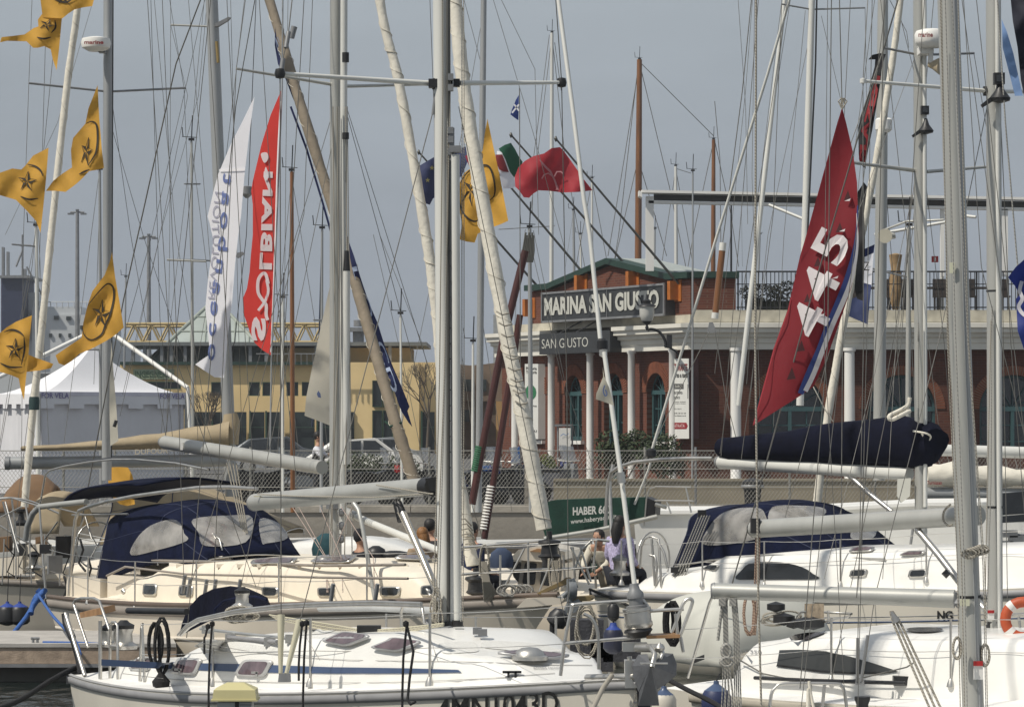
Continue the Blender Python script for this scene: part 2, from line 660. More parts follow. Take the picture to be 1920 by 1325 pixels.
def window(fr, c, r, sp, bt, parent, door=False):
    g = MB()
    N = 16
    pts = [fr(c - r, -.33, bt), fr(c + r, -.33, bt)] + [fr(c + r * math.cos(math.pi * i / N), -.33, sp + r * math.sin(math.pi * i / N)) for i in range(N + 1)]
    g.add(pts, [list(range(len(pts)))])
    wv = g.build('door' if door else 'window', DARKG, parent)
    f = MB()
    fw = .09
    q0, q1 = -.32, -.20
    fbox(f, fr, c - r, c - r + fw, q0, q1, bt, sp)
    fbox(f, fr, c + r - fw, c + r, q0, q1, bt, sp)
    fbox(f, fr, c - fw * .6, c + fw * .6, q0, q1 + .02, bt, sp)
    fbox(f, fr, c - r, c + r, q0, q1 + .03, sp - .07, sp + .07)
    fbox(f, fr, c - r, c + r, q0, q1, bt, bt + .14)
    k = 3 if r < .8 else 3
    for i in range(1, k):
        z = bt + (sp - bt) * i / k
        fbox(f, fr, c - r + fw, c + r - fw, q0, q1 - .06, z - .02, z + .02)
    for s_ in (-.5, .5):
        fbox(f, fr, c + r * s_ - .02, c + r * s_ + .02, q0, q1 - .06, bt, sp)
    for i in range(N):
        a0, a1 = math.pi * i / N, math.pi * (i + 1) / N
        f.add([fr(c + rr * math.cos(a), -.21, sp + rr * math.sin(a)) for rr, a in ((r, a0), (r, a1), (r - fw, a1), (r - fw, a0))], [[0, 1, 2, 3]])
    for i in range(1, 6):
        a = math.pi * i / 6
        f.tube([fr(c, -.26, sp), fr(c + r * math.cos(a), -.26, sp + r * math.sin(a))], .018, 4)
    f.build('frame', TEAL, wv)
    # pale blind behind part of the glass
    return wv


def voussoirs(fr, c, r, sp, R1, parent):
    v = MB()
    N = 34 if r < .8 else 50
    for i in range(N):
        a0 = math.pi * (i + .18) / N
        a1 = math.pi * (i + .82) / N
        q = .03
        ps = []
        for (rr, a) in ((r + .01, a0), (R1, a0), (R1, a1), (r + .01, a1)):
            ps.append((c + rr * math.cos(a), sp + rr * math.sin(a)))
        v.prism([fr(x, .004, z) for x, z in ps], fr(0, q, 0) - fr(0, 0, 0))
    v.build('arch_bricks', BRV, parent)
    g = MB()
    g.surf([[fr(c + rr * math.cos(math.pi * i / 24), .008, sp + rr * math.sin(math.pi * i / 24)) for rr in (r + .01, R1 - .01)] for i in range(25)], False)
    g.build('arch_mortar', MORT, parent)


AR = [(0.0, .62, 4.6, 3.0), (2.91, .62, 4.6, 3.0), (5.79, .66, 4.6, QZ), (8.72, .62, 4.6, 3.0)]
mb = MB()
wallarch(mb, wp, -2.6, 11.17, QZ, 6.0, AR)
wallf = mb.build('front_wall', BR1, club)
for i, a in enumerate(AR):
    window(wp, a[0], a[1], a[2], a[3], club, door=(i == 2))
    voussoirs(wp, a[0], a[1], a[2], 1.0, wallf)
    if i != 2:
        s_ = MB()
        fbox(s_, wp, a[0] - .8, a[0] + .8, -.1, .14, a[3] - .12, a[3])
        s_.build('window_sill', WHITEP, club)


def wing(t, q, z):
    return Vector((5.78 + t, 102.0 - q, z))


AW = [(3.09, 1.08, 4.05, 2.5), (6.65, 1.08, 4.05, 2.5), (10.2, 1.08, 4.05, 2.5), (13.8, 1.08, 4.05, 2.5)]
mb = MB()
wallarch(mb, wing, 0, 17, QZ, 6.0, AW)
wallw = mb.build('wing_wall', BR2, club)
for a in AW:
    window(wing, *a, club)
    voussoirs(wing, a[0], a[1], a[2], a[1] + .3, wallw)
# back volume so the building is closed
mb = MB()
fbox(mb, wp, -2.6, 11.17, -9, -.36, 6.0, 6.9)
fbox(mb, wing, .2, 17, -9, -.36, 6.0, 6.9)
mb.build('roof_slab', CONC, club)
mb = MB()
mb.add([wp(-2.6, 0, QZ), wp(-2.6, -9, QZ), wp(-2.6, -9, 6), wp(-2.6, 0, 6)], [[0, 1, 2, 3]])
mb.add([wp(-2.6, -2.2, QZ), wp(11, -2.2, QZ), wp(11, -2.2, 6), wp(-2.6, -2.2, 6)], [[0, 1, 2, 3]])
mb.add([wing(0, -2.2, QZ), wing(17, -2.2, QZ), wing(17, -2.2, 6), wing(0, -2.2, 6)], [[0, 1, 2, 3]])
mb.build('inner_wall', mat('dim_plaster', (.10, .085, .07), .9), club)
# columns
for i, t_ in enumerate([-.8, 2.0, 4.85, 7.75, 10.5]):
    c_ = MB()
    b0 = wp(t_, .38, QZ)
    c_.lathe(b0, [(.15, 0), (.15, .08), (.125, .1), (.125, 2), (.118, 4.2), (.15, 4.24), (.15, 4.32)], 18)
    c_.build('column', WHITEP, club)
for t_ in (1.32, 4.93, 8.5, 12.0):
    c_ = MB()
    c_.lathe(wing(t_, .45, QZ), [(.2, 0), (.2, .1), (.17, .14), (.17, 2), (.16, 4.2), (.2, 4.24), (.2, 4.34)], 20)
    c_.build('column', WHITEP, club)
# cornice profile (projection, z)
PR = [(.02, 5.94), (.30, 5.94), (.30, 6.12), (.34, 6.16), (.34, 6.30), (.46, 6.34), (.46, 6.44), (.62, 6.48), (.62, 6.60), (.70, 6.63), (.70, 6.76), (.02, 6.80)]
CW = mat('cornice_stone', (.66, .64, .57), .7, 0, .08, 1.5, streak=.5)


def cornice(fr, t0, t1, end0=0, end1=0):
    c_ = MB()
    g = [[fr(t0 - q * end0, q, z) for q, z in PR], [fr(t1 + q * end1, q, z) for q, z in PR]]
    c_.surf(g, False)
    c_.add(g[0], [list(range(len(PR)))])
    c_.add(g[1], [list(range(len(PR)))])
    c_.build('cornice', CW, club)


# mitre so that the two cornices meet at the corner
ang = math.acos(max(-1, min(1, nF.dot(Vector((0, -1, 0))))))
mit = math.tan(ang / 2)
cornice(wp, -2.6, 1.74)
cornice(wp, 6.93, 11.17, 0, mit)
cornice(wing, 0, 17, mit, 0)
BL = mat('blocking_course', (.45, .42, .34), .85, 0, .22, 2.5)
mb = MB()
fbox(mb, wp, -2.6, 11.17, -.3, .12, 6.8, 7.06)
mb.build('blocking_course', BL, club)
mb = MB()
fbox(mb, wing, 0, 17, -.3, .15, 6.81, 7.20)
mb.build('blocking_course', BL, club)
# parapet with gable
gb = [(-.2, 7.06), (11.17, 7.06), (11.17, 8.2), (9.85, 8.2), (5.75, 8.86), (1.45, 8.2), (-.2, 8.2)]
mb = MB()
mb.prism([wp(a, .1, z) for a, z in gb], nF * -.4)
mb.prism([wing(a, .12, z) for a, z in ((0, 7.21), (1.35, 7.21), (1.35, 8.2), (0, 8.2))], Vector((0, .4, 0)))
mb.build('gable_parapet', BR1, club)
GRN = mat('green_coping', (.012, .038, .026), .5, 0, .15)
mb = MB()
cp = [(-.3, 8.22), (1.42, 8.22), (5.75, 8.9), (9.88, 8.22), (11.25, 8.22)]
for a, b in zip(cp[:-1], cp[1:]):
    mb.prism([wp(a[0], .28, a[1]), wp(b[0], .28, b[1]), wp(b[0], .28, b[1] + .2), wp(a[0], .28, a[1] + .2)], nF * -.8)
fbox(mb, wing, -.05, 1.45, -.45, .25, 8.22, 8.42)
mb.build('coping', GRN, club)
mb = MB()
mb.add([wp(5.75, -.3, 9.08), wp(9.88, -.3, 8.42), wp(9.88, -1.6, 8.42), wp(5.75, -1.6, 9.08)], [[0, 1, 2, 3]])
mb.add([wp(5.75, -.3, 9.08), wp(1.42, -.3, 8.42), wp(1.42, -1.6, 8.42), wp(5.75, -1.6, 9.08)], [[0, 1, 2, 3]])
mb.build('roof', mat('grey_roof_sheet', (.33, .36, .34), .6), club, solid=.06)
# flagpole brackets on the gable
BRK = mat('orange_bracket', (.38, .12, .02), .6, 0, .15, 5)
for (t_, z) in ((.0, 7.62), (3.9, 8.3), (7.55, 8.28), (10.35, 7.85)):
    mb = MB()
    fbox(mb, wp, t_ - .26, t_ + .26, .1, .14, z - .35, z + .35)
    mb.prism([wp(t_ - .1, .141, z - .3), wp(t_ + .1, .141, z - .3), wp(t_ + .1, .141, z + .3), wp(t_ - .1, .141, z + .3)], nF * .3)
    mb.build('flagpole_bracket', BRK, club)
# main sign
SG = mat('charcoal_sign_face', (.032, .034, .036), .5, 0, .1)
LT = mat('pale_sign_letters', (.50, .50, .45), .6, 0, .08)
s1 = thing('sign', wp(5, .3, 7.1), 'long charcoal sign with thick pale capitals across the brick gable', 'sign')
mb = MB()
fbox(mb, wp, 1.6, 10.2, .12, .52, 7.06, 8.08)
mb.build('sign_box', SG, s1)
mb = MB()
for z in (7.06, 8.04):
    fbox(mb, wp, 1.58, 10.22, .5, .56, z - .02, z + .05)
fbox(mb, wp, 1.56, 1.62, .5, .56, 7.04, 8.1)
fbox(mb, wp, 10.18, 10.24, .5, .56, 7.04, 8.1)
fbox(mb, wp, 6.3, 6.33, .5, .54, 7.08, 8.04)
mb.build('sign_frame', GREYM, s1)
text('lettering', 'MARINA SAN GIUSTO', quadmap(wp(1.8, .55, 7.28), wp(9.9, .55, 7.28), wp(9.9, .55, 7.90), wp(1.8, .55, 7.90)), LT, s1, bold=.042)
s2 = thing('sign', wp(4.3, .3, 5.95), 'smaller dark fascia box with thin pale capitals over the clubhouse door', 'sign')
mb = MB()
fbox(mb, wp, 1.76, 6.9, .01, .72, 5.95, 6.66)
mb.build('sign_box', SG, s2)
text('lettering', 'SAN GIUSTO', quadmap(wp(1.95, .725, 6.15), wp(5.35, .725, 6.15), wp(5.35, .725, 6.47), wp(1.95, .725, 6.47)), LT, s2, bold=-.004)
mb = MB()
for t_ in (3.0, 4.2):
    mb.tube([wp(t_, .65, 6.62), wp(t_ + .9, .1, 7.1)], .02, 4)
mb.build('stay_rod', BLACK, s2)
# restaurant sign, hung on the column near the corner, facing the camera-left
q0 = 1.0
s3 = thing('sign', P(1276, 820, 102.3), 'upright white restaurant sign reading RISTORANTE with red ENTRATA arrow', 'sign')


def rs(u, v, o=0):      # face of the restaurant sign
    a, b_ = P(1257, 822, 102.6), P(1292, 822, 101.5)
    c_, d_ = P(1291.5, 672, 101.5), P(1256.5, 672, 102.6)
    f = quadmap(a, b_, c_, d_)(u, v)
    return f + Vector((-.3, -.95, 0)).normalized() * o


mb = MB()
mb.prism([rs(0, 0), rs(1, 0), rs(1, 1), rs(0, 1)], Vector((.32, .12, 0)))
mb.build('sign_box', mat('maroon_sign_side', (.045, .010, .010), .5), s3)
mb = MB()
mb.prism([rs(0, 0, .006), rs(1, 0, .006), rs(1, 1, .006), rs(0, 1, .006)], Vector((.3, .95, 0)).normalized() * .004)
mb.build('sign_face', mat('sign_white', (.66, .66, .62), .5, 0, .04), s3)
REDT = mat('dark_red_lettering', (.22, .012, .012), .5, 0, .05)


def rtext(t, u0, u1, v0, v1, m, bold=0.0):
    text('lettering', t, quadmap(rs(u0, v0, .02), rs(u1, v0, .02), rs(u1, v1, .02), rs(u0, v1, .02)), m, s3, bold)


rtext('RISTORANTE', .05, .93, .845, .935, REDT, .02)
rtext('aperto a tutti', .05, .93, .745, .82, INK, .03)
mb = MB()
mb.prism([rs(.05, .62, .012), rs(.72, .62, .012), rs(.72, .685, .012), rs(.05, .685, .012)], Vector((0, -.004, 0)))
mb.prism([rs(.93, .5, .012), rs(.96, .5, .012), rs(.96, .68, .012), rs(.93, .68, .012)], Vector((0, -.004, 0)))
mb.build('panel', mat('dark_panel', (.05, .05, .05), .5), s3)
rtext('LA BARCA', .1, .67, .635, .67, LT, .01)
rtext('Specialita', .06, .66, .545, .60, INK)
rtext('di pesce', .06, .52, .485, .54, INK)
rtext('Pesce fresco, crostacei', .06, .82, .452, .468, INK, .01)
rtext('frutti di mare e di pesce', .06, .82, .43, .446, INK, .01)
rtext('Cucina tipica', .06, .6, .365, .38, INK, .01)
rtext('tel 040 30 33 59', .06, .84, .31, .325, INK, .01)
rtext('www.labarca.it', .06, .84, .28, .295, INK, .01)
mb = MB()
mb.prism([rs(.04, .12, .012), rs(.86, .12, .012), rs(.94, .16, .012), rs(.86, .2, .012), rs(.04, .2, .012)], Vector((0, -.004, 0)))
mb.build('panel', mat('red_arrow', (.26, .012, .016), .5), s3)
rtext('ENTRATA', .12, .78, .14, .18, mat('pale_pink', (.7, .5, .48), .5), .01)
# banner sign on the left part
s4 = thing('sign', P(1000, 820, 111.5), 'upright white poster board with green emblem at the left end of clubhouse', 'sign')


def ls(u, v, o=0):
    f = quadmap(P(984, 821, 112.2), P(1009, 823, 111.2), P(1009, 682, 111.2), P(984, 682, 112.2))(u, v)
    return f + Vector((-.3, -.95, 0)).normalized() * o


mb = MB()
mb.prism([ls(0, 0), ls(1, 0), ls(1, 1), ls(0, 1)], Vector((.3, .1, 0)))
mb.build('sign_box', mat('sign_white'
         , (.66, .66, .62)), s4)
mb = MB()
mb.add([ls(.45 + .42 * math.cos(a * .5236), .62 + .10 * math.sin(a * .5236), .015) for a in range(12)], [list(range(12))])
mb.build('emblem', mat('emblem_green', (.02, .15, .06), .5), s4)
for t_, v0, v1 in (('Pizzeria', .92, .96), ('Trattoria', .87, .91), ('aperto', .42, .45), ('MENU', .09, .12)):
    text('lettering', t_, quadmap(ls(.1, v0, .02), ls(.9, v0, .02), ls(.9, v1, .02), ls(.1, v1, .02)), INK, s4, .01)
# notice board on two legs near the first window
s5 = thing('notice_board', P(1059, 903, 108.0), 'small grey framed notice board standing before the arched window', 'notice board')
mb = MB()
for x in (1046, 1073):
    mb.tube([P(x, 903, 108), P(x, 795, 108)], .03, 6)
mb.prism([P(1040, 799, 107.9), P(1072, 799, 107.9), P(1072, 795, 107.9), P(1040, 795, 107.9)], V(0, .2, 0))
mb.build('post', GREYM, s5)
MB().prism([P(1048, 845, 107.9), P(1070, 845, 107.9), P(1070, 802, 107.9), P(1048, 802, 107.9)], V(0, .06, 0)).build('board', WHITEP, s5)
ribbon(MB(), [(1051, 817), (1056, 813), (1062, 816), (1066, 812)], 1.5, lambda x, y: 107.88).build('scribble', mat('pale_blue_ink', (.2, .3, .5), .6), s5)
# street lamp on bracket
lp = thing('wall_lamp', P(1255, 650, 100.5), 'old-fashioned glass lantern on a curved black bracket at the clubhouse corner', 'lamp')
dl = 100.5
mb = MB()
mb.tube(catmull([P(1214, 619, dl), P(1222, 617, dl), P(1236, 622, dl), P(1246, 636, dl), P(1249, 652, dl)], 5), .045, 8)
mb.tube(catmull([P(1245, 648, dl), P(1256, 652, dl), P(1268, 660, dl), P(1274, 672, dl)], 5), .03, 6)
mb.box(P(1255, 640, dl), (.16, .3, .42))
mb.box(P(1255, 640, dl) + V(0, 1.1, 0), (.1, 2.0, .1))
mb.build('bracket', BLACK, lp)
mb = MB()
c0 = P(1213, 608, dl)
mb.lathe(c0, [(.02, -.2), (.06, -.1), (.03, -.02), (.1, .03), (.16, .1)], 14)
mb.lathe(c0, [(.29, .56), (.27, .6), (.12, .66), (.14, .74), (.05, .8), (.02, .95)], 14)
mb.build('lantern_cap', BLACK, lp)
MB().lathe(c0, [(.1, .06), (.18, .13), (.23, .3), (.235, .45), (.25, .56)], 16).build('lantern_glass', mat('milky_glass', (.52, .52, .48), .3, 0, .05), lp)
# terrace rail, plants and tables
tr = thing('terrace_railing', V(7.3, 102, 7.2), 'dark iron railing along the clubhouse roof terrace', 'railing')
mb = MB()
x = 7.2
while x < 19:
    mb.tube([V(x, 101.85, 7.2), V(x, 101.85, 8.4)], .014, 4)
    x += .13
mb.build('balusters', BLACK, tr)
mb = MB()
mb.box((13.1, 101.85, 8.42), (11.9, .06, .05))
mb.box((13.1, 101.85, 8.02), (11.9, .03, .03))
mb.box((13.1, 101.85, 7.28), (11.9, .03, .04))
x = 7.2
while x < 19:
    mb.box((x, 101.86, 7.8), (.05, .05, 1.2))
    x += 1.9
mb.build('rail', BLACK, tr)


def leaves(mb, c, rad, nl, size, rnd=random):
    for _ in range(nl):
        while True:
            p = Vector((rnd.uniform(-1, 1), rnd.uniform(-1, 1), rnd.uniform(-1, 1)))
            if p.length < 1: break
        p = p.normalized() * (p.length ** .5)
        q = Vector(c) + Vector((p.x * rad[0], p.y * rad[1], p.z * rad[2]))
        a = Vector((rnd.uniform(-1, 1), rnd.uniform(-1, 1), rnd.uniform(-1, 1))).normalized()
        b = a.orthogonal().normalized()
        s_ = size * rnd.uniform(.6, 1.4)
        mb.add([q - a * s_, q + b * s_ * .45, q + a * s_, q - b * s_ * .45], [[0, 1, 2, 3]])


rnd = random.Random(3)
LEAFD = mat('dark_terrace_foliage', (.018, .020, .012), .9, 0, .5, 2)
for i, (x, h, nl) in enumerate(((8.0, .32, 420), (9.0, .42, 420), (10.0, .35, 380))):
    mb = MB()
    leaves(mb, (x, 102.8, 7.75), (.75, .4, h), nl, .07, rnd)
    mb.box((x, 102.8, 7.37), (1.0, .4, .3))
    mb.build('planter_hedge', LEAFD, label=['dark planter hedge nearest the brick gable behind terrace railing', 'taller middle planter hedge behind terrace railing', 'planter hedge behind the red numbered banner on terrace'][i], cat='plant', group='terrace hedges')
for i, x in enumerate((11.6, 13.2, 15.2, 17.0)):
    tb = MB()
    tb.box((x, 103.1, 7.95), (1.3, .8, .05))
    for a in (-.55, .55):
        tb.box((x + a, 103.1, 7.58), (.06, .6, .76))
    for a in (-.9, .9):
        tb.box((x + a * .6, 102.6, 7.65), (.45, .4, .05))
        tb.box((x + a * .6, 102.75, 7.95), (.45, .05, .55))
        for q in (-.18, .18):
            tb.box((x + a * .6 + q, 102.5, 7.42), (.04, .04, .45))
    tb.build('terrace_table', mat('dark_rattan', (.05, .04, .035), .8, 0, .3, 6), label='dark rattan table with two chairs on the roof terrace', cat='table', group='tables on the roof terrace')
mb = MB()
mb.lathe(P(1683, 585, 101.9) + V(0, .5, .1), [(.12, 0), (.2, .4), (.24, .8), (.15, 1.3), (.22, 1.75), (.05, 1.8)], 10)
mb.build('parasol', mat('folded_tan_parasol', (.30, .20, .10), .9, 0, .3, 5, bump=.5), label='folded tan parasol standing on the roof terrace', cat='parasol')
# awning frame over the terrace
aw = thing('awning_frame', V(4.6, 103, 7.0), 'white steel awning frame above the clubhouse roof terrace', 'awning frame')
dA = 103.0
mb = MB()


def beam(x0, y0, x1, y1, h, d0, dy=.3):
    mb.prism([P(x0, y0, d0), P(x1, y1, d0), P(x1, y1 + h, d0), P(x0, y0 + h, d0)], V(0, dy, 0))


beam(1203, 356, 1940, 370, 5, dA - .2, .6)
beam(1216, 376, 1940, 390, 5, dA, .3)
beam(1211, 368, 1226, 368, 140, dA, .25)
beam(1876, 392, 1890, 392, 126, dA, .25)
beam(1764, 392, 1771, 392, 126, dA + .1, .2)
beam(1198, 357, 1204, 360, 10, dA - .3, .8)
mb.build('beam', WHITEP, aw)
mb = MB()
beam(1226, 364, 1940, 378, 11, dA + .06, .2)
mb.build('gap_shade_bar', mat('roller_shadow_grey', (.06, .058, .052), .8), aw)  # dark bar standing in for the shade in the gap between the beams
mb = MB()
for a in ((1442, 384, 1510, 412), (1772, 400, 1830, 407), (1640, 440, 1775, 416)):
    mb.tube([P(a[0], a[1], dA - .2), P(a[2], a[3], dA - .9)], .05, 6)
mb.build('folding_arm', ALUW, aw)
# flagpoles and flags are added later (they need the cloth helper)
FP = [((785, 285), (1018, 548), 113), ((872, 250), (1102, 522), 110.5), ((958, 253), (1194, 520), 106.7), ((1042, 260), (1272, 532), 103)]
nm = ['steel flagpole slanting over the clubhouse with the dark blue flag', 'steel flagpole slanting from second bracket behind the furled white sail', 'steel flagpole slanting from the gable carrying the green white red flag', 'steel flagpole slanting from the corner bracket carrying the red flag']
for (a, b, d), lb in zip(FP, nm):
    mb = MB()
    mb.tube([P(b[0], b[1], d - .4), P(a[0], a[1], d - 1.5)], [.045, .03], 8)
    mb.lathe(P(a[0], a[1], d - 1.5), [(.02, -.1), (.06, 0), (.02, .08)], 8)
    mb.build('flagpole', mat('grey_flagpole', (.10, .10, .09), .5, .3, .1), label=lb, cat='flagpole', group='flagpoles on the clubhouse')

# ------------------------------------------------------------------ yellow harbour office far left
YEL = mat('yellow_plaster', (.78, .59, .30), .9, 0, .07, .8)
YELD = mat('ochre_plaster', (.50, .38, .21), .9, 0, .08, .8)
GSTL = mat('grey_steel_band', (.15, .16, .16), .6)
WIND = mat('dim_window', (.022, .03, .03), .25, 0, .4, .8)
GFR = mat('green_window_frame', (.025, .06, .035), .6)
yb = thing('harbour_office', P(500, 850, 175), 'long yellow harbour office with flat grey roof canopy beyond the masts', 'building')


def pb(mb, x0, y0, x1, y1, d, dep):
    """box whose front face spans the given outline at distance d"""
    mb.prism([P(x0, y1, d), P(x1, y1, d), P(x1, y0, d), P(x0, y0, d)], V(0, dep, 0))


mb = MB()
pb(mb, 225, 684, 655, 862, 171, 14)
pb(mb, 655, 679, 786, 862, 170, 14)
pb(mb, 786, 679, 846, 862, 170.6, 14)
mb.build('wall', YEL, yb)
mb = MB()
pb(mb, 655, 652, 770, 679, 173, 6)
pb(mb, 500, 652, 612, 684, 173, 6)
mb.build('upper_storey', YELD, yb)
mb = MB()
pb(mb, 225, 641, 800, 648, 171.6, 9)
mb.build('roof_canopy', GSTL, yb)
mb = MB()
pb(mb, 225, 678, 655, 684, 170.6, 14.5)
mb.build('coping', GRN, yb)
for x in (246, 268, 300, 318, 344, 466, 496, 590, 728, 812):
    if x < 800:
        mb = MB()
        pb(mb, x, 648, x + 6, 684, 171.8, .3)
        mb.build('canopy_post', GREYM, yb)
for (x0, y0, x1, y1) in ((397, 717, 417, 741), (468, 717, 486, 741), (493, 717, 508, 741), (538, 717, 558, 741), (567, 717, 582, 741), (699, 714, 716, 762), (719, 714, 736, 762), (699, 770, 716, 832), (719, 770, 736, 832), (262, 716, 338, 728)):
    wv = MB()
    pb(wv, x0, y0, x1, y1, 169.9, .08)
    wo = wv.build('window', WIND, yb)
    f = MB()
    for a in ((x0 - 1, y0 - 1, x1 + 1, y0 + .5), (x0 - 1, y1 - .5, x1 + 1, y1 + 1), (x0 - 1, y0, x0 + .5, y1), (x1 - .5, y0, x1 + 1, y1)):
        pb(f, *a, 169.8, .08)
    f.build('frame', GFR, wo)
for (x0, x1) in ((362, 395), (399, 430), (436, 462), (470, 496), (500, 530), (546, 590), (596, 624), (656, 664), (792, 815)):
    wv = MB()
    pb(wv, x0, 772, x1, 850, 169.9, .08)
    wo = wv.build('shopfront', WIND, yb)
    f = MB()
    pb(f, x0 - 3, 770, x0, 850, 169.6, .3)
    pb(f, x0, 800, x1, 801.5, 169.7, .1)
    f.build('frame', GFR, wo)
mb = MB()
pb(mb, 250, 692, 326, 711, 170.8, .12)
sgn = mb.build('sign_panel', mat('pale_green_panel', (.30, .36, .24), .7), yb)
text('lettering', 'INGEGNERIA', quadmap(P(253, 708, 170.7), P(323, 708, 170.7), P(323, 695, 170.7), P(253, 695, 170.7)), GFR, sgn, .03)
mb = MB()
for i in range(12):
    pb(mb, 520 + i * 11, 664, 521 + i * 11, 684, 169.2, .06)
pb(mb, 480, 662, 655, 664, 169.2, .08)
mb.build('rail', GREYM, yb)
# glass pyramid skylight
pyr = thing('glass_pyramid', P(400, 684, 178), 'pale glass pyramid skylight on the yellow office roof', 'skylight')
ap = P(404, 560, 179)
bs = [P(270, 684, 173), P(520, 684, 173), P(508, 684, 186), P(282, 684, 186)]
mb = MB()
mb.add(bs + [ap], [[0, 1, 4], [1, 2, 4], [2, 3, 4], [3, 0, 4]])
mb.build('glazing', mat('skylight_glass', (.36, .40, .37), .35, 0, .12, .6), pyr)
mb = MB()
for a in bs: mb.tube([a, ap], .12, 5)
for i in range(1, 9):
    q = bs[0].lerp(bs[1], i / 9) + V(0, -.06, 0)
    top = bs[0].lerp(ap, min(1, i / 4.5)) if i < 4.5 else bs[1].lerp(ap, min(1, (9 - i) / 4.5))
    mb.tube([q, top + V(0, -.06, 0)], .045, 4)
for k in (.25, .5, .72):
    mb.tube([bs[0].lerp(ap, k) + V(0, -.05, 0), bs[1].lerp(ap, k) + V(0, -.05, 0)], .045, 4)
mb.build('glazing_bar', mat('pale_green_steel', (.28, .31, .27), .6), pyr)
# lattice crane jib
cr = thing('crane_jib', P(430, 640, 200), 'yellow lattice crane jib lying behind the harbour office', 'crane')
mb = MB()
YC = mat('crane_yellow', (.40, .31, .15), .7, 0, .1)
for (y, d) in ((607, 200), (641, 200), (612, 202), (641, 202)):
    mb.tube([P(235, y, d), P(650, y, d)], .09, 4)
x = 235
k = 0
while x < 640:
    a, b = (607, 641) if k % 2 else (641, 607)
    mb.tube([P(x, a, 200), P(x + 16, b, 200)], .07, 4)
    mb.tube([P(x + 5, a, 202), P(x + 21, b, 202)], .05, 4)
    x += 16
    k += 1
mb.build('lattice', YC, cr)
mb = MB()
mb.box(P(672, 618, 200), (1.6, 1.2, .25))
mb.tube([P(672, 612, 200), P(672, 600, 200)], .3, 8)
mb.tube([P(672, 700, 200), P(672, 618, 200)], .35, 8)
mb.build('slew_drum', GREYM, cr)
# old stone building
rb = thing('stone_building', P(900, 850, 185), 'derelict brown stone building between the yellow office and clubhouse', 'building')
mb = MB()
STN = mat('crumbling_stone', (.17, .125, .09), .95, 0, .45, .7, bump=.8, bs=3)
pl = [(846, 686), (858, 682), (880, 685), (905, 683), (930, 680), (948, 684), (990, 686)]
mb.prism([P(846, 856, 184)] + [P(x, y, 184) for x, y in pl] + [P(990, 856, 184)], V(0, 10, 0))
mb.build('wall', STN, rb)
for a in ((869, 711, 886, 733), (898, 711, 912, 733), (868, 768, 880, 790), (945, 720, 955, 740)):
    mb = MB()
    pb(mb, *a, 183.9, .08)
    mb.build('window', WIND, rb)
mb = MB()
pb(mb, 846, 748, 990, 752, 183.7, .3)
mb.build('string_course', STN, rb)
mb = MB()
pb(mb, 930, 752, 1000, 850, 176, 6)
ob = mb.build('kiosk', mat('orange_plaster', (.42, .25, .10), .9, 0, .15, .8), label='small orange plastered kiosk left of the brick clubhouse', cat='kiosk')
mb = MB()
pb(mb, 945, 762, 990, 850, 175.9, .08)
mb.build('window', WIND, ob)
mb = MB()
pb(mb, 925, 590, 946, 690, 260, 4)
pb(mb, 921, 640, 950, 644, 259.5, 5)
mb.build('tower', mat('pale_tower_concrete', (.33, .34, .33), .9), label='pale distant concrete tower above the derelict building', cat='tower')

# ------------------------------------------------------------------ ship
sh = thing('ship', P(90, 800, 330), 'large white ship with dark blue funnel beyond the marquee', 'ship')
SW = mat('ship_white', (.50, .52, .53), .7, 0, .05, .3)
mb = MB()
pb(mb, -120, 640, 230, 812, 330, 16)
pb(mb, 60, 575, 152, 660, 329, 10)
pb(mb, 60, 590, 205, 700, 328.5, 10)
pb(mb, 38, 548, 66, 660, 331, 8)
mb.build('superstructure', SW, sh)
mb = MB()
pb(mb, 2, 520, 42, 625, 327, 8)
mb.build('funnel', mat('funnel_blue', (.012, .02, .06), .6), sh)
mb = MB()
pb(mb, -3, 516, 56, 521, 326.5, 9)
for x in (3, 12, 44):
    pb(mb, x, 460 + x, x + 4, 520, 328, .8)
for (a, b, c_, d_) in ((42, 440, 42, 520), (38, 460, 58, 460), (50, 500, 80, 555), (42, 470, 30, 500)):
    mb.tube([P(a, b, 328), P(c_, d_, 328)], .1, 4)
mb.build('mast', GREYM, sh)
for (x, y) in ((101, 592), (124, 593), (72, 592), (92, 625), (110, 625), (128, 625), (150, 610), (170, 610), (190, 610)):
    mb = MB()
    pb(mb, x, y, x + (9 if y < 600 else 5), y + 7, 328.3, .3)
    mb.build('window', WIND, sh)
mb = MB()
for i in range(14):
    mb.tube([P(62 + i * 11, 566, 329), P(62 + i * 11, 576, 329)], .05, 4)
mb.tube([P(62, 566, 329), P(205, 566, 329)], .05, 4)
mb.build('rail', SW, sh)
# high mast lights
for (x, y0, lb) in ((145, 396, 'tall harbour floodlight mast nearest the marquee'), (279, 442, 'tall harbour floodlight mast behind the glass pyramid')):
    o = thing('floodlight_mast', P(x, 820, 230), lb, 'floodlight', 'harbour floodlight masts')
    mb = MB()
    mb.tube([P(x, 820, 230), P(x, y0, 230)], [.22, .12], 8)
    mb.tube([P(x - 13, y0 + 2, 230), P(x + 13, y0 + 2, 230)], .07, 5)
    mb.build('pole', GREYM, o)
    mb = MB()
    for dx in (-15, -9, 0, 9, 14):
        mb.box(P(x + dx, y0 + (5 if dx else -2), 230), (.22, .3, .12))
    mb.build('lamp_head', mat('lamp_grey', (.16, .17, .18), .6), o)

# ------------------------------------------------------------------ marquees


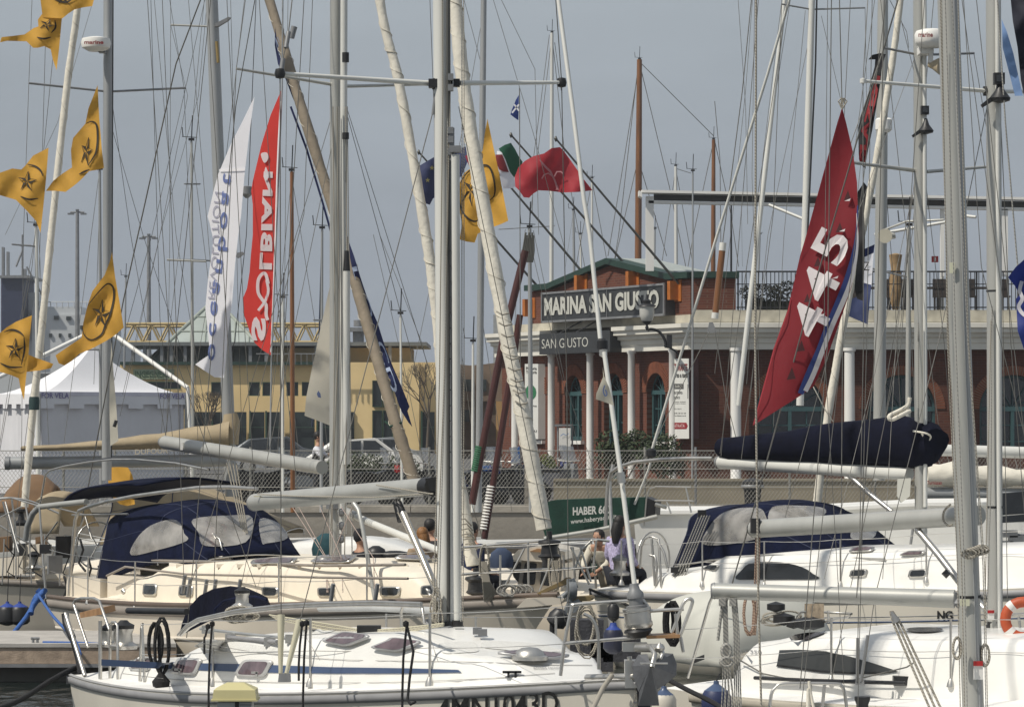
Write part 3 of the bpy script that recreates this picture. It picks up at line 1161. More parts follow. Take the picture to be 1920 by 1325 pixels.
def marquee(x0, yE, yA, d, vb, vl, lb):
    t_ = thing('marquee', P(x0, 920, d), lb, 'marquee')
    a = P(x0, yE, d)
    b, c_ = a + V(*vb, 0), a + V(*vl, 0)
    e_ = b + c_ - a
    A = (a + e_) / 2
    A.z = P(0, yA, A.y).z
    mb = MB()
    cor = [a, b, e_, c_]
    N = 10
    for s_ in range(4):
        p, q = cor[s_], cor[(s_ + 1) % 4]
        g = []
        for i in range(N + 1):
            u = i / N
            k = 1 - u
            zz = a.z + (A.z - a.z) * (u ** 1.55)
            row = []
            for j in range(N + 1):
                r_ = p.lerp(q, j / N)
                r2 = r_.lerp(Vector((A.x, A.y, r_.z)), u)
                row.append(Vector((r2.x, r2.y, zz)))
            g.append(row)
        mb.surf(g)
    mb.build('canopy', WHITEC, t_)
    mb = MB()
    for s_ in range(4):
        p, q = cor[s_], cor[(s_ + 1) % 4]
        n_ = 10
        for i in range(n_):
            u0, u1 = p.lerp(q, i / n_), p.lerp(q, (i + 1) / n_)
            h = .28 if i % 2 else .40
            mb.add([u0, u1, u1 - V(0, 0, h), u0 - V(0, 0, h)], [[0, 1, 2, 3]])
    mb.build('valance', WHITEC, t_, solid=.02)
    mb = MB()
    for s_ in range(4):
        p, q = cor[s_], cor[(s_ + 1) % 4]
        ins = (A - (p + q) / 2)
        ins.z = 0
        ins = ins.normalized() * .12
        g = []
        for i in range(41):
            r_ = p.lerp(q, i / 40) + ins * (1 + .16 * math.sin(i * .9 + math.sin(i * .37) * 2) + .1 * math.sin(i * 2.3))
            g.append([r_ - V(0, 0, .2), Vector((r_.x, r_.y, QZ))])
        mb.surf(g)
    mb.build('side_wall', mat('marquee_wall', (.74, .74, .76), .8, 0, .04, 1.5, tl=.15), t_)
    mb = MB()
    mb.surf([[p.lerp(q, i / 8) + V(0, -.03 if s_ == 0 else 0, .06 - .0) for i in range(9)] for p, q, s_ in ((a, b, 0), (a + V(0, 0, -.11), b + V(0, 0, -.11), 0))])
    mb.build('eaves_band', mat('lilac_band', (.62, .61, .68), .7, 0, .1), t_)
    for p in cor:
        MB().tube([Vector((p.x, p.y, QZ)), p], .05, 6).build('pole', ALU, t_)
    for (u0, u1) in ((.02, .2), (.82, .99)):
        text('lettering', 'FOR VELA', quadmap(a.lerp(b, u0) + V(0, -.05, -.12), a.lerp(b, u1) + V(0, -.05, -.12), a.lerp(b, u1) + V(0, -.05, .03), a.lerp(b, u0) + V(0, -.05, .03)), mat('violet_lettering', (.16, .14, .32), .7), t_, .01)
    return t_


marquee(73, 738, 650, 88, (3.72, 3.24), (-1.5, 1.72), 'white peaked marquee on the quay behind the orange star flags')
mb = MB()
dM = 87.3
mb.tube([P(192, 612, dM + 2), P(352, 727, dM)], .06, 6)
mb.tube([P(192, 612, dM + 2), P(-20, 716, dM)], .06, 6)
mb.tube([P(352, 727, dM), P(362, 922, dM)], .05, 6)
mb.tube([P(-20, 716, dM), P(-24, 922, dM)], .05, 6)
mb.build('tent_frame', WHITEP, label='white external tube frame over the peaked marquee', cat='tent frame')

# ------------------------------------------------------------------ fence on the quay
fn = thing('chain_link_fence', V(0, 71.4, QZ), 'galvanised chain link fence along the quay edge', 'fence')
mb = MB()
FW = mat('galvanised_fence_wire', (.27, .265, .24), .6, .2, .1)
x0, x1 = -12.5, 14.5
z0, z1 = QZ + .13, 3.0
h = z1 - z0
x = x0 - h * .7
pit = .085
while x < x1:
    for sgn_ in (1, -1):
        a = Vector((x if sgn_ > 0 else x + h * .75, 71.42, z0))
        b = Vector((x + h * .75 if sgn_ > 0 else x, 71.42, z1))
        mb.tube([a, b], .0042, 3)
    x += pit
mb.build('mesh', FW, fn)
for z in (z0 + .02, (z0 * 2 + z1) / 3 , (z0 + 2 * z1) / 3, z1):
    tube('rail_wire', [V(x0, 71.4, z), V(x1, 71.4, z)], .010, FW, fn, 5)
for px in (-40, 120, 216, 350, 470, 645, 805, 990, 1209, 1304, 1480, 1640, 1800, 1930):
    xx = (px - 960) / 6000 * 71.5
    mb = MB()
    if px == 990:
        mb.box((xx, 71.55, 2.35), (.16, .12, 1.45))
        mb.build('post', CONC, fn)
    else:
        mb.tube([V(xx, 71.48, QZ), V(xx, 71.48, 3.08)], .028, 6)
        mb.build('post', GREYM if px in (1304, 645) else FW, fn)
mb = MB()
mb.box((13.0, 77, QZ + .29), (24.0, .25, .58))
mb.box((13.0, 77, QZ + .6), (24.0, .33, .06))
mb.build('low_wall', mat('low_wall_render', (.27, .235, .17), .9, 0, .15, 1.5), label='low tan rendered wall in front of the clubhouse', cat='wall')
bn = thing('litter_bin', P(1411, 948, 74.5), 'black barrel litter bin by the low wall', 'bin')
MB().lathe(P(1411, 952, 74.5), [(.17, 0), (.21, .45), (.25, .5), (.24, .62), (.12, .68), (.02, .7)], 16).build('barrel', BLACK, bn)
MB().lathe(P(1411, 952, 74.5), [(.255, .46), (.27, .48), (.27, .52), (.255, .54)], 16).build('rim', GREYM, bn)


def shrub(cx, cy, z, rx, ry, rz, nl, size, lb, m_=LEAF, pot=None):
    o = thing('shrub', (cx, cy, z), lb, 'shrub', 'shrubs behind the fence')
    rr = random.Random(int(cx * 100))
    mb = MB()
    for _ in range(9):
        c_ = (cx + rr.uniform(-.6, .6) * rx, cy + rr.uniform(-.5, .5) * ry, z + rz * (1 + rr.uniform(-.35, .5)))
        leaves(mb, c_, (rx * .5, ry * .5, rz * .5), nl // 9, size, rr)
    mb.build('crown', m_, o)
    mb = MB()
    for _ in range(6):
        mb.tube([V(cx + rr.uniform(-.1, .1), cy, z - .1), V(cx + rr.uniform(-.7, .7) * rx, cy, z + rz * 1.3)], [.03, .008], 5)
    mb.build('stem', TWIG, o)
    return o


def PX(px, d): return (px - 960) / 6000 * d


shrub(PX(1172, 82), 82, 2.1, .80, .5, .70, 2200, .055, 'bushy green shrub in the terracotta trough near the clubhouse door')
shrub(PX(1245, 81), 81, 2.1, .72, .5, .68, 2000, .05, 'green shrub behind the second fence post from the clubhouse corner')
shrub(PX(672, 84), 84, 1.8, 1.05, .6, .55, 2300, .05, 'wide green shrub in front of the parked white cars')
shrub(PX(742, 85), 85, 1.8, .75, .6, .5, 1500, .05, 'low shrub beside the tan furled sail')
shrub(PX(1020, 92), 92, 1.8, .4, .4, .5, 700, .05, 'small yellow green shrub near the notice board', mat('yellow_green_leaf', (.09, .11, .025), .8, 0, .4, 3))
pt = thing('planter', P(1196, 932, 80), 'long terracotta trough planter behind the fence', 'planter')
mb = MB()
mb.prism([V(PX(1148, 80), 80, 1.66), V(PX(1244, 80), 80, 1.66), V(PX(1246, 80), 80, 2.08), V(PX(1146, 80), 80, 2.08)], V(0, .5, 0))
mb.build('trough', TERR, pt)
mb = MB()
mb.box((PX(1196, 80), 80.2, 2.1), (1.4, .62, .08))
mb.build('rim', TERR, pt)


def bare_tree(px, d, ht, lb, seed):
    rr = random.Random(seed)
    o = thing('bare_tree', V(PX(px, d), d, QZ), lb, 'tree')
    mb = MB()
    base = V(PX(px, d), d, QZ)
    mb.tube([base, base + V(.1, 0, ht * .4)], [.09, .06], 6)
    mb.build('trunk', TWIG, o)
    mb = MB()

    def br(p, dr, L, r_, k):
        q = p + dr * L
        mb.tube([p, q], [r_, r_ * .6], 4)
        if k:
            for _ in range(3):
                nd = (dr + Vector((rr.uniform(-.6, .6), rr.uniform(-.6, .6), rr.uniform(-.2, .5)))).normalized()
                br(q, nd, L * .72, r_ * .6, k - 1)
    for _ in range(4):
        br(base + V(.1, 0, ht * .4), Vector((rr.uniform(-.5, .5), rr.uniform(-.5, .5), 1)).normalized(), ht * .2, .045, 4)
    mb.build('branches', TWIG, o)


bare_tree(385, 150, 3.6, 'small leafless tree between the marquee and yellow office', 5)
bare_tree(800, 160, 5.2, 'leafless tree at the corner of the yellow office', 8)

# ------------------------------------------------------------------ cars


def car(px, d, rot, m_, lb, sc_=1.0):
    o = thing('parked_car', V(PX(px, d), d, QZ), lb, 'car', 'cars parked behind the quay')
    L, H, Wd = 4.0, 1.42, 1.65
    cr_, sn = math.cos(rot), math.sin(rot)

    def T(x, y, z): return V(PX(px, d) + x * cr_ - y * sn, d + x * sn + y * cr_, QZ + z)
    prof = [(-2, .25), (-2, .75), (-1.75, .9), (-1.1, 1.32), (.4, 1.42), (1.0, .98), (1.85, .82), (2, .6), (2, .25)]
    mb = MB()
    g = []
    for y in (-Wd / 2, -Wd / 2 + .08, Wd / 2 - .08, Wd / 2):
        k = .93 if abs(y) > Wd / 2 - .02 else 1
        g.append([T(x * (1 if z < .9 else k), y * (1 if z < .9 else .84), z * (k if z < .3 else 1)) for x, z in prof])
    mb.surf(g, False)
    mb.add(g[0], [list(range(9))])
    mb.add(g[3], [list(range(9))])
    mb.build('body', m_, o)
    mb = MB()
    for s_ in (-1, 1):
        y = s_ * (Wd / 2 * .9 + .02)
        mb.add([T(-1.45, y, .92), T(-.95, y * .94, 1.28), T(-.15, y * .94, 1.34), T(-.15, y, .92)], [[0, 1, 2, 3]])
        mb.add([T(-.07, y, .92), T(-.07, y * .94, 1.34), T(.35, y * .94, 1.34), T(.85, y, .94)], [[0, 1, 2, 3]])
    mb.build('window', DARKG, o)
    for x in (-1.25, 1.3):
        for s_ in (-1, 1):
            w_ = MB().lathe(T(x, s_ * (Wd / 2 - .1), .31), [(.31, -.1), (.31, .1)], 16, ax=T(0, 1, 0) - T(0, 0, 0)).build('wheel', BLACK, o)
            MB().lathe(T(x, s_ * (Wd / 2 + .01), .31), [(.19, -.02), (.19, .02)], 12, ax=T(0, 1, 0) - T(0, 0, 0)).build('rim', STEEL, w_)
    for s_ in (-1, 1):
        MB().box(T(1.97, s_ * .6, .66), (.1, .25, .14)).build('headlight', STEEL, o)
    return o


car(683, 112, .1, WHITEP, 'white hatchback parked nearest the tall paired masts')
car(718, 118, .15, mat('silver_car_paint', (.40, .41, .41), .3, .4, .05), 'silver hatchback parked behind the white hatchback')
car(520, 124, .1, mat('grey_car_paint', (.12, .13, .14), .3, .4), 'dark grey car parked below the yellow office')
car(400, 122, .1, mat('light_grey_car', (.3, .31, .32), .3, .4), 'light grey car parked beside the marquee')

# ------------------------------------------------------------------ motorbikes


def scooter(px, d, rot, m_, lb, screen=True):
    o = thing('motor_scooter', V(PX(px, d), d, QZ), lb, 'scooter', 'motor scooters parked behind the fence')
    cr_, sn = math.cos(rot), math.sin(rot)

    def T(x, y, z): return V(PX(px, d) + x * cr_ - y * sn, d + x * sn + y * cr_, QZ + z)
    ax = T(0, 1, 0) - T(0, 0, 0)
    for x in (-.62, .62):
        wh = MB().lathe(T(x, 0, .26), [(.17, -.05), (.26, -.05), (.27, 0), (.26, .05), (.17, .05)], 18, ax=ax).build('wheel', BLACK, o)
        MB().lathe(T(x, 0, .26), [(.16, -.03), (.05, -.02), (.05, .02), (.16, .03)], 12, ax=ax).build('rim', STEEL, wh)
    mb = MB()
    for y in (-.16, .16):
        mb.prism([T(a, y, z) for a, z in ((-.85, .55), (-.8, .74), (-.2, .72), (-.1, .4), (.3, .32), (.42, .95), (.55, .95), (.62, .5), (.4, .25), (-.4, .25))], ax * (.12 if y < 0 else -.12))
    mb.prism([T(a, -.06, z) for a, z in ((-.8, .5), (-.75, .72), (-.25, .7), (.35, .3), (.45, .85), (.55, .4), (-.4, .25))], ax * .12)
    mb.build('body', m_, o)
    MB().prism([T(a, -.15, z) for a, z in ((-.95, .78), (-.7, .84), (-.35, .78), (-.15, .8), (-.12, .72), (-.9, .7))], ax * .3).build('seat', BLACK, o)
    mb = MB()
    mb.tube([T(.62, 0, .26), T(.42, 0, 1.0)], .03, 6)
    mb.tube([T(.4, -.33, 1.02), T(.44, 0, 1.0), T(.4, .33, 1.02)], .018, 6)
    mb.tube([T(.4, -.3, 1.02), T(.42, -.38, 1.22)], .008, 4)
    mb.lathe(T(.42, -.4, 1.25), [(.0, -.01), (.06, 0), (.0, .02)], 8, ax=(1, 0, 0))
    mb.build('handlebar', STEEL, o)
    MB().lathe(T(.6, 0, .82), [(.07, -.02), (.08, .02), (.03, .06)], 10, ax=T(1, 0, 0) - T(0, 0, 0)).build('headlight', STEEL, o)
    if screen:
        MB().prism([T(.48, -.2, 1.0), T(.48, .2, 1.0), T(.36, .17, 1.38), T(.36, -.17, 1.38)], T(.01, 0, 0) - T(0, 0, 0)).build('windscreen', mat('scooter_screen', (.35, .38, .42), .1, 0, .1, alpha=.5), o)


BLP = mat('blue_scooter_paint', (.02, .03, .14), .3, 0, .1, coat=.5)
DKP = mat('black_scooter_paint', (.02, .02, .023), .3, 0, .1, coat=.5)
SVP = mat('silver_scooter_paint', (.3, .31, .32), .3, .5, .1)
for a in ((892, 77, .4, BLP, 'blue scooter parked just beside the thick silver mast'), (912, 79, 1.2, DKP, 'black scooter parked second from the silver mast'),
          (936, 76.5, .5, DKP, 'black scooter parked under the pale plastic bag'), (958, 78, 1.0, BLP, 'blue scooter parked left of the loosely furled white sail'),
          (1048, 80, .9, SVP, 'silver scooter parked beside the notice board'), (1033, 84, .6, BLP, 'blue scooter with tall screen parked at the white column'),
          (975, 84, .3, DKP, 'black scooter farthest back behind the furled white sail'), (690, 76, .4, DKP, 'black scooter parked below the wide shrub'), (712, 77, .3, RED, 'red scooter parked below the wide shrub'), (770, 76, .5, DKP, 'black scooter parked above the long grey boom'), (600, 76, .5, SVP, 'silver scooter parked above the boom end'), (500, 77, .5, DKP, 'black scooter parked behind the vinyl sprayhood')):
    scooter(*a)
mb = MB()
mb.prism([P(a, b, 78) for a, b in ((958, 865), (972, 838), (974, 836), (976, 870), (960, 868))], V(0, .5, 0))
mb.prism([P(a, b, 78.4) for a, b in ((893, 880), (900, 874), (925, 872), (928, 886), (895, 888))], V(0, .5, 0))
mb.build('tarpaulin', mat('bright_blue_tarpaulin', (.03, .10, .28), .7, 0, .2, 5), label='bright blue tarpaulin draped over stored gear behind the fence', cat='tarpaulin')
# ------------------------------------------------------------------ boat builder


class Boat:
    def __init__(s, name, label, S, u, L, sheer, beam, stern=.8, wide=.42, pw=1.9, cat='sailboat', group=None):
        s.S = Vector((*S, 0))
        s.u = Vector((*u, 0)).normalized()
        s.v = Vector((-s.u.y, s.u.x, 0))
        if s.v.y < 0: s.v = -s.v
        s.L, s.sh, s.bm, s.st, s.wd, s.pw = L, sheer, beam, stern, wide, pw
        s.root = thing(name, s.pt(L / 2, 0, 0), label, cat, group)
        s.bv = None
        s.acc = MB()

    def pt(s, a, t, z): return s.S + s.u * a + s.v * t + Vector((0, 0, z))

    def z(s, a):
        x = max(0, min(1, a / s.L))
        return s.sh[0] + s.sh[1] * x + (s.sh[2]) * x * x

    def b(s, a):
        x = max(0, min(1, a / s.L))
        if x > s.wd: return s.bm * max(0.0, 1 - ((x - s.wd) / (1 - s.wd)) ** s.pw)
        return s.bm * (1 - (1 - s.st) * ((s.wd - x) / s.wd) ** 2)

    def on(s, px, py, t=0.0):
        r = ray(px, py)
        k = (t + (s.S - CAM).dot(s.v)) / r.dot(s.v)
        return CAM + r * k

    def hit(s, px, py, off=0.0):
        if s.bv is None:
            s.bv = BVHTree.FromPolygons([tuple(p) for p in s.acc.v], s.acc.f)
        r = ray(px, py).normalized()
        h = s.bv.ray_cast(CAM, r)
        if h[0] is None: return None
        nn = h[1] if h[1].dot(r) < 0 else -h[1]
        return h[0] + nn * off - r * .002

    def part(s, mb, name, m, acc=False, **k):
        if acc:
            s.acc.add(mb.v, mb.f)
        return mb.build(name, m, s.root, **k)

    def hull(s, mh, md, rake=.9, tr=.12, N=40, camber=.07, draft=.45):
        s.rk, s.tr = rake, tr
        sec = [(0, -draft), (.5, -draft * .8), (.82, -.12), (.93, .25), (.975, .6), (1, 1)]
        near, far = [], []
        for i in range(N + 1):
            a = s.L * i / N
            x = i / N
            zs, b_ = s.z(a), s.b(a)
            row = []
            for k, (w_, h) in enumerate(sec):
                zz = h * zs if h > 0 else h
                fr = 1 - max(0, zz) / zs
                aa = a - rake * (x ** 5) * fr ** .8 + tr * (1 - x) ** 8 * (fr if tr else 0)
                fl = w_ if x < .5 else w_ * (1 - (x - .5) * .55 * fr)
                row.append((aa, b_ * fl, zz))
            near.append([s.pt(a_, -t, z) for a_, t, z in row])
            far.append([s.pt(a_, t, z) for a_, t, z in row])
        mb = MB()
        mb.surf(near)
        mb.surf(far)
        st = near[0] + far[0][::-1]
        mb.add(st, [list(range(len(st)))])
        s.part(mb, 'hull', mh, True)
        mb = MB()
        g = []
        for i in range(N + 1):
            a = s.L * i / N
            b_ = s.b(a)
            g.append([s.pt(a, b_ * q, s.z(a) - .01 + camber * (1 - q * q) * min(1, b_)) for q in (-1, -.75, -.5, -.25, 0, .25, .5, .75, 1)])
        mb.surf(g)
        s.part(mb, 'deck', md, True)

    def wf(s, a, zz):
        """half-beam of the hull at height zz (follows the hull sections)"""
        zs = s.z(a)
        h = max(0, min(1, zz / zs))
        sec = [(.82, -.12), (.93, .25), (.975, .6), (1, 1)]
        for (w0, h0), (w1, h1) in zip(sec[:-1], sec[1:]):
            if h <= h1:
                w_ = w0 + (w1 - w0) * (h - h0) / (h1 - h0)
                break
        x = a / s.L
        fr = 1 - h
        if x >= .5: w_ *= (1 - (x - .5) * .55 * fr)
        return s.b(a) * w_, a - s.rk * (x ** 5) * fr ** .8 + s.tr * (1 - x) ** 8 * (fr if s.tr else 0)

    def strake(s, name, m, z0, z1, out=.03, a0=0.0, a1=1.0, N=44, both=True, stern=True):
        mb = MB()
        for sd in ((-1, 1) if both else (-1,)):
            g = []
            for i in range(N + 1):
                a = s.L * (a0 + (a1 - a0) * i / N)
                zs = s.z(a)
                row = []
                for q, zz in ((-.02, z1), (out, z1 - .012), (out, z0 + .012), (-.02, z0)):
                    b_, aa = s.wf(a, zs + min(zz, 0))
                    row.append(s.pt(aa + (.02 if i == N else 0), sd * (b_ + q), zs + zz))
                g.append(row)
            mb.surf(g)
        if stern:
            b_, zs = s.b(0), s.z(0)
            mb.add([s.pt(-.03, -b_ - out, zs + z0), s.pt(-.03, b_ + out, zs + z0), s.pt(-.03, b_ + out, zs + z1), s.pt(-.03, -b_ - out, zs + z1)], [[0, 1, 2, 3]])
        return s.part(mb, name, m)

    def cabin(s, name, m, st, N=48, tr=.86):
        """st: (a, halfwidth, height) stations"""
        def ip(a):
            for (p, q) in zip(st[:-1], st[1:]):
                if p[0] <= a <= q[0]:
                    k = (a - p[0]) / (q[0] - p[0])
                    k = k * k * (3 - 2 * k)
                    return p[1] + (q[1] - p[1]) * k, p[2] + (q[2] - p[2]) * k
            return st[-1][1:]
        g = []
        for i in range(N + 1):
            a = st[0][0] + (st[-1][0] - st[0][0]) * i / N
            w_, h = ip(a)
            z0 = s.z(a) - .03
            half = [(1, 0), (.985, .35), (.95, .72), (tr + .035, .9), (tr - .03, .98), (tr * .6, 1.02), (0, 1.07)]
            row = [(-q * w_, h * k) for q, k in half] + [(q * w_, h * k) for q, k in half[-2::-1]]
            g.append([s.pt(a, t, z0 + z) for t, z in row])
        mb = MB()
        mb.surf(g)
        mb.add(g[0], [list(range(len(g[0])))[::-1]])
        mb.add(g[-1], [list(range(len(g[0])))])
        return s.part(mb, name, m, True)

    def decal(s, name, poly, m, parent=None, off=.012, step=9, solid=0.0):
        vs, fs = cdt(poly, step)
        pts, ds = [], []
        for x, y in vs:
            h = s.hit(x, y, off)
            pts.append(h)
            if h: ds.append(h.y)
        if not ds: return None
        dm = sum(ds) / len(ds)
        pts = [p if p and abs(p.y - dm) < 2.5 else P(x, y, dm - off) for p, (x, y) in zip(pts, vs)]
        return MB().add(pts, fs, True).build(name, m, parent or s.root, solid=solid)

    def hatch(s, poly, frame, glass, name='hatch', rise=.03, k=.82):
        """framed window or deck hatch laid on the surface under the outline"""
        pol = cm2(poly, 4, True) if len(poly) > 4 else rounded(poly)
        o = s.decal(name, pol, frame, off=rise, step=14, solid=.02)
        cx, cy = sum(p[0] for p in poly) / len(poly), sum(p[1] for p in poly) / len(poly)
        ins = [(cx + (x - cx) * k, cy + (y - cy) * (k - .03)) for x, y in pol]
        if o: s.decal('pane', ins, glass, o, off=rise + .013, step=14)
        return o

    def line(s, name, pts, r, m, t=0.0, n=6):
        """pts: (px,py[,t]) lying in planes parallel to the centreline"""
        q = [s.on(p[0], p[1], p[2] if len(p) > 2 else t) for p in pts]
        return MB().tube(q, r, n).build(name, m, s.root)

    def stanchions(s, tops, h, m=STEEL, name='stanchion', r=.0125, foot=True, side=-1):
        """tops: px,py of the foot on the near rail"""
        out = []
        for (px, py) in tops:
            f = s.hit(px, py) or s.on(px, py, -s.bm)
            tp = f + Vector((0, 0, h))
            mb = MB().tube([f, tp], r, 8)
            if foot: mb.lathe(f, [(.045, -.01), (.04, .02), (.018, .07)], 10)
            mb.build(name, m, s.root)
            out.append(tp)
        return out


def rounded(poly, r=.22, k=4):
    n = len(poly)
    out = []
    for i in range(n):
        p, a, b = poly[i], poly[i - 1], poly[(i + 1) % n]
        p0 = (p[0] + (a[0] - p[0]) * r, p[1] + (a[1] - p[1]) * r)
        p1 = (p[0] + (b[0] - p[0]) * r, p[1] + (b[1] - p[1]) * r)
        for j in range(k + 1):
            t = j / k
            out.append(((1 - t) ** 2 * p0[0] + 2 * t * (1 - t) * p[0] + t * t * p1[0], (1 - t) ** 2 * p0[1] + 2 * t * (1 - t) * p[1] + t * t * p1[1]))
    return out


def spar(name, a, b, r, m, parent, n=14, flat=1.35, taper=1.0, groove=True, up=None):
    """mast or boom: oval tube with a dark sail track"""
    a, b = Vector(a), Vector(b)
    mb = MB().tube([a, a.lerp(b, .5), b], [r, r, r * taper], n, flat, up)
    o = mb.build(name, m, parent)
    return o


def bands(mb, a, b, k0, k1, r):
    a, b = Vector(a), Vector(b)
    mb.tube([a.lerp(b, k0), a.lerp(b, k1)], r, 14, 1.35)


def wire(name, pts, w, m, parent, n=4):
    """pts: (px,py,d); w: diameter in metres"""
    return MB().tube([P(*p) for p in pts], w / 2, n).build(name, m, parent)


def sag(a, b, k, n=10):
    a, b = Vector(a), Vector(b)
    return [a.lerp(b, i / n) - V(0, 0, k * 4 * (i / n) * (1 - i / n)) for i in range(n + 1)]


def furl(name, pts, w0, w1, m, parent, wrap=True, seed=1, rope=None):
    """rolled sail along (px,py,d) path with spiral creases"""
    rr = random.Random(seed)
    q = catmull([P(*p) for p in pts], 10)
    k = len(q)
    rad = [(w0 + (w1 - w0) * i / (k - 1)) / 2 * (1 + rr.uniform(-.07, .07)) for i in range(k)]
    rad[0] *= .6
    o = MB().tube(q, rad, 12).build(name, m, parent)
    if wrap:
        mb = MB()
        sp = []
        for i in range((k - 1) * 8):
            f = i / 8
            j = int(f)
            p = q[j].lerp(q[j + 1], f - j)
            rd = rad[j] * 1.03
            a = f * 1.9
            sp.append(p + V(math.cos(a) * rd, math.sin(a) * rd, math.sin(a + 1.1) * rd * .5))
        mb.tube(sp, .006 if rope is None else .009, 4)
        mb.build('furling_wrap', rope or mat('sail_seam', (.52, .48, .40), .8), o)
    return o


def fender(px, py, d, L, r, m, tip, label, line_to=None, group='fenders hanging along the hulls'):
    o = thing('fender', P(px, py, d), label, 'fender', group)
    c_ = P(px, py, d) - V(0, 0, L)
    MB().lathe(c_, [(.03, 0), (r * .75, L * .08), (r, L * .2), (r, L * .72), (r * .8, L * .86)], 16).build('body', m, o)
    MB().lathe(c_, [(r * .82, L * .85), (r * .45, L * .95), (.03, L * 1.02), (.025, L * 1.1)], 14).build('end_cap', tip, o)
    if line_to:
        MB().tube([c_ + V(0, 0, L * 1.08), Vector(line_to)], .008, 5).build('lanyard', BLACKR, o)
    return o


def coil(mb, c, rx, rz, n, r, seed=0, ux=(1, 0, 0)):
    rr = random.Random(seed)
    ux = Vector(ux)
    pts = []
    for i in range(n * 14 + 1):
        a = 2 * math.pi * i / 14
        k = 1 + .08 * math.sin(a * .37 + seed) + rr.uniform(-.02, .02)
        pts.append(Vector(c) + ux * (rx * k * math.cos(a)) + V(0, .03 * math.sin(a * .21), 0) + V(0, 0, rz * k * math.sin(a)))
    mb.tube(pts, r, 5)
    return mb


def winch(b, p, sc_=1.0, top=BLACK):
    o = MB().lathe(p, [(.11 * sc_, 0), (.12 * sc_, .03 * sc_), (.075 * sc_, .06 * sc_), (.07 * sc_, .13 * sc_), (.085 * sc_, .17 * sc_)], 18).build('winch', STEEL, b.root)
    MB().lathe(Vector(p) + V(0, 0, .17 * sc_), [(.085 * sc_, 0), (.09 * sc_, .03 * sc_), (.05 * sc_, .05 * sc_), (.03 * sc_, .07 * sc_)], 16).build('winch_cap', top, o)


def canopy(hoops, k=6):
    """loft cloth through hoops (lists of points)"""
    hs = [catmull(h, k) for h in hoops]
    n = len(hs[0])
    cols = [catmull([h[i] for h in hs], k) for i in range(n)]
    return [[cols[i][j] for i in range(n)] for j in range(len(cols[0]))]


def hood(b, aft, mid, front, m, wins, name='sprayhood'):
    """aft, mid, front: (a, halfwidth, z_foot, z_top, shoulder) in boat frame"""
    hp = []
    for (a, w_, zf, zt, sh) in (aft, mid, front):
        hp.append([b.pt(a - .25 if a == aft[0] else a, -w_, zf), b.pt(a, -w_ * .97, zf + (zt - zf) * .55), b.pt(a, -w_ * .80, zf + (zt - zf) * sh), b.pt(a + .04, 0, zt),
                   b.pt(a, w_ * .80, zf + (zt - zf) * sh), b.pt(a, w_ * .97, zf + (zt - zf) * .55), b.pt(a - .25 if a == aft[0] else a, w_, zf)])
    g = canopy(hp, 5)
    mb = MB().surf(g)
    b.acc2 = BVHTree.FromPolygons([tuple(p) for p in mb.v], mb.f)
    o = b.part(mb, name, m, solid=.015)
    mp_ = MB()
    for h in (hp[0], hp[1], hp[2]):
        mp_.tube([p - V(0, 0, .03) for p in catmull(h, 4)], .013, 6)
    mp_.build('hoop', STEEL, o)
    sm_ = MB()
    for j in (5, 12, 18, 25):
        sm_.tube([row[j] + V(0, -.004, .004) for row in g], .007, 4)
    for h in hp[:2]:
        sm_.tube([p + V(0, -.006, .006) for p in catmull(h, 5)], .011, 5)
    sm_.build('stitched_seam', mat('seam_tape', (.022, .03, .07) if m is NAVY else (.24, .19, .12), .8), o)
    for w_ in wins:
        vs, fs = cdt(cm2(w_, 4, True), 9)
        ps = []
        for x, y in vs:
            r = ray(x, y).normalized()
            h = b.acc2.ray_cast(CAM, r)
            if h[0] is None:
                ps.append(None)
                continue
            nn = h[1] if h[1].dot(r) < 0 else -h[1]
            ps.append(h[0] + nn * .022 - r * .012)
        ok = [i for i, p in enumerate(ps) if p]
        if not ok: continue
        dm = sum(ps[i].y for i in ok) / len(ok)
        fs = [f for f in fs if all(ps[i] and abs(ps[i].y - dm) < 1.6 for i in f)]
        pn_ = MB().add([p or Vector() for p in ps], fs, True)
        pn_.v = [p or ps[ok[0]] for p in ps]
        pn_.build('clear_panel', CLEAR, o)
    return o


# ------------------------------------------------------------------ B: white yacht in front
B = Boat('sailing_yacht', 'white sloop with navy cabin stripe and registration letters on its bow', (-3.44, 34.87), (.449, -.893), 9.93, (.95, .12, .50), 1.8)
B.hull(HULLG, GELD, rake=.55)
B.strake('rubbing_strake', GREYR, -.10, -.012, .022)
B.strake('toe_rail', mat('toe_rail_alloy', (.42, .41, .39), .4, .4), -.012, .014, .010, stern=False)
B.cabin('coachroof', GEL, [(.6, 1.28, .02), (1.0, 1.3, .24), (2.3, 1.32, .26), (3.1, 1.28, .46), (4.2, 1.22, .56), (6.6, .98, .54), (8.0, .62, .30), (8.9, .36, .02)])
PB = lambda x, y, t=0.0: B.on(x, y, t)
for w_, gl in (([(242, 1256), (260, 1231), (291, 1232), (281, 1258)], 1), ([(320, 1263), (337, 1234), (383, 1234), (368, 1266)], 1), ([(441, 1267), (460, 1236), (516, 1237), (498, 1269)], 1)):
    B.hatch(w_, mat('pale_window_frame', (.50, .50, .49), .35, .2), TINT, 'cabin_window', rise=.015, k=.80)
stp = [(190, 1235), (300, 1241), (480, 1245), (620, 1250), (760, 1252), (860, 1255), (867, 1260), (760, 1262), (620, 1262), (480, 1260), (300, 1253), (190, 1247)]
B.decal('navy_stripe', stp, NAVYS, off=.008, step=8)
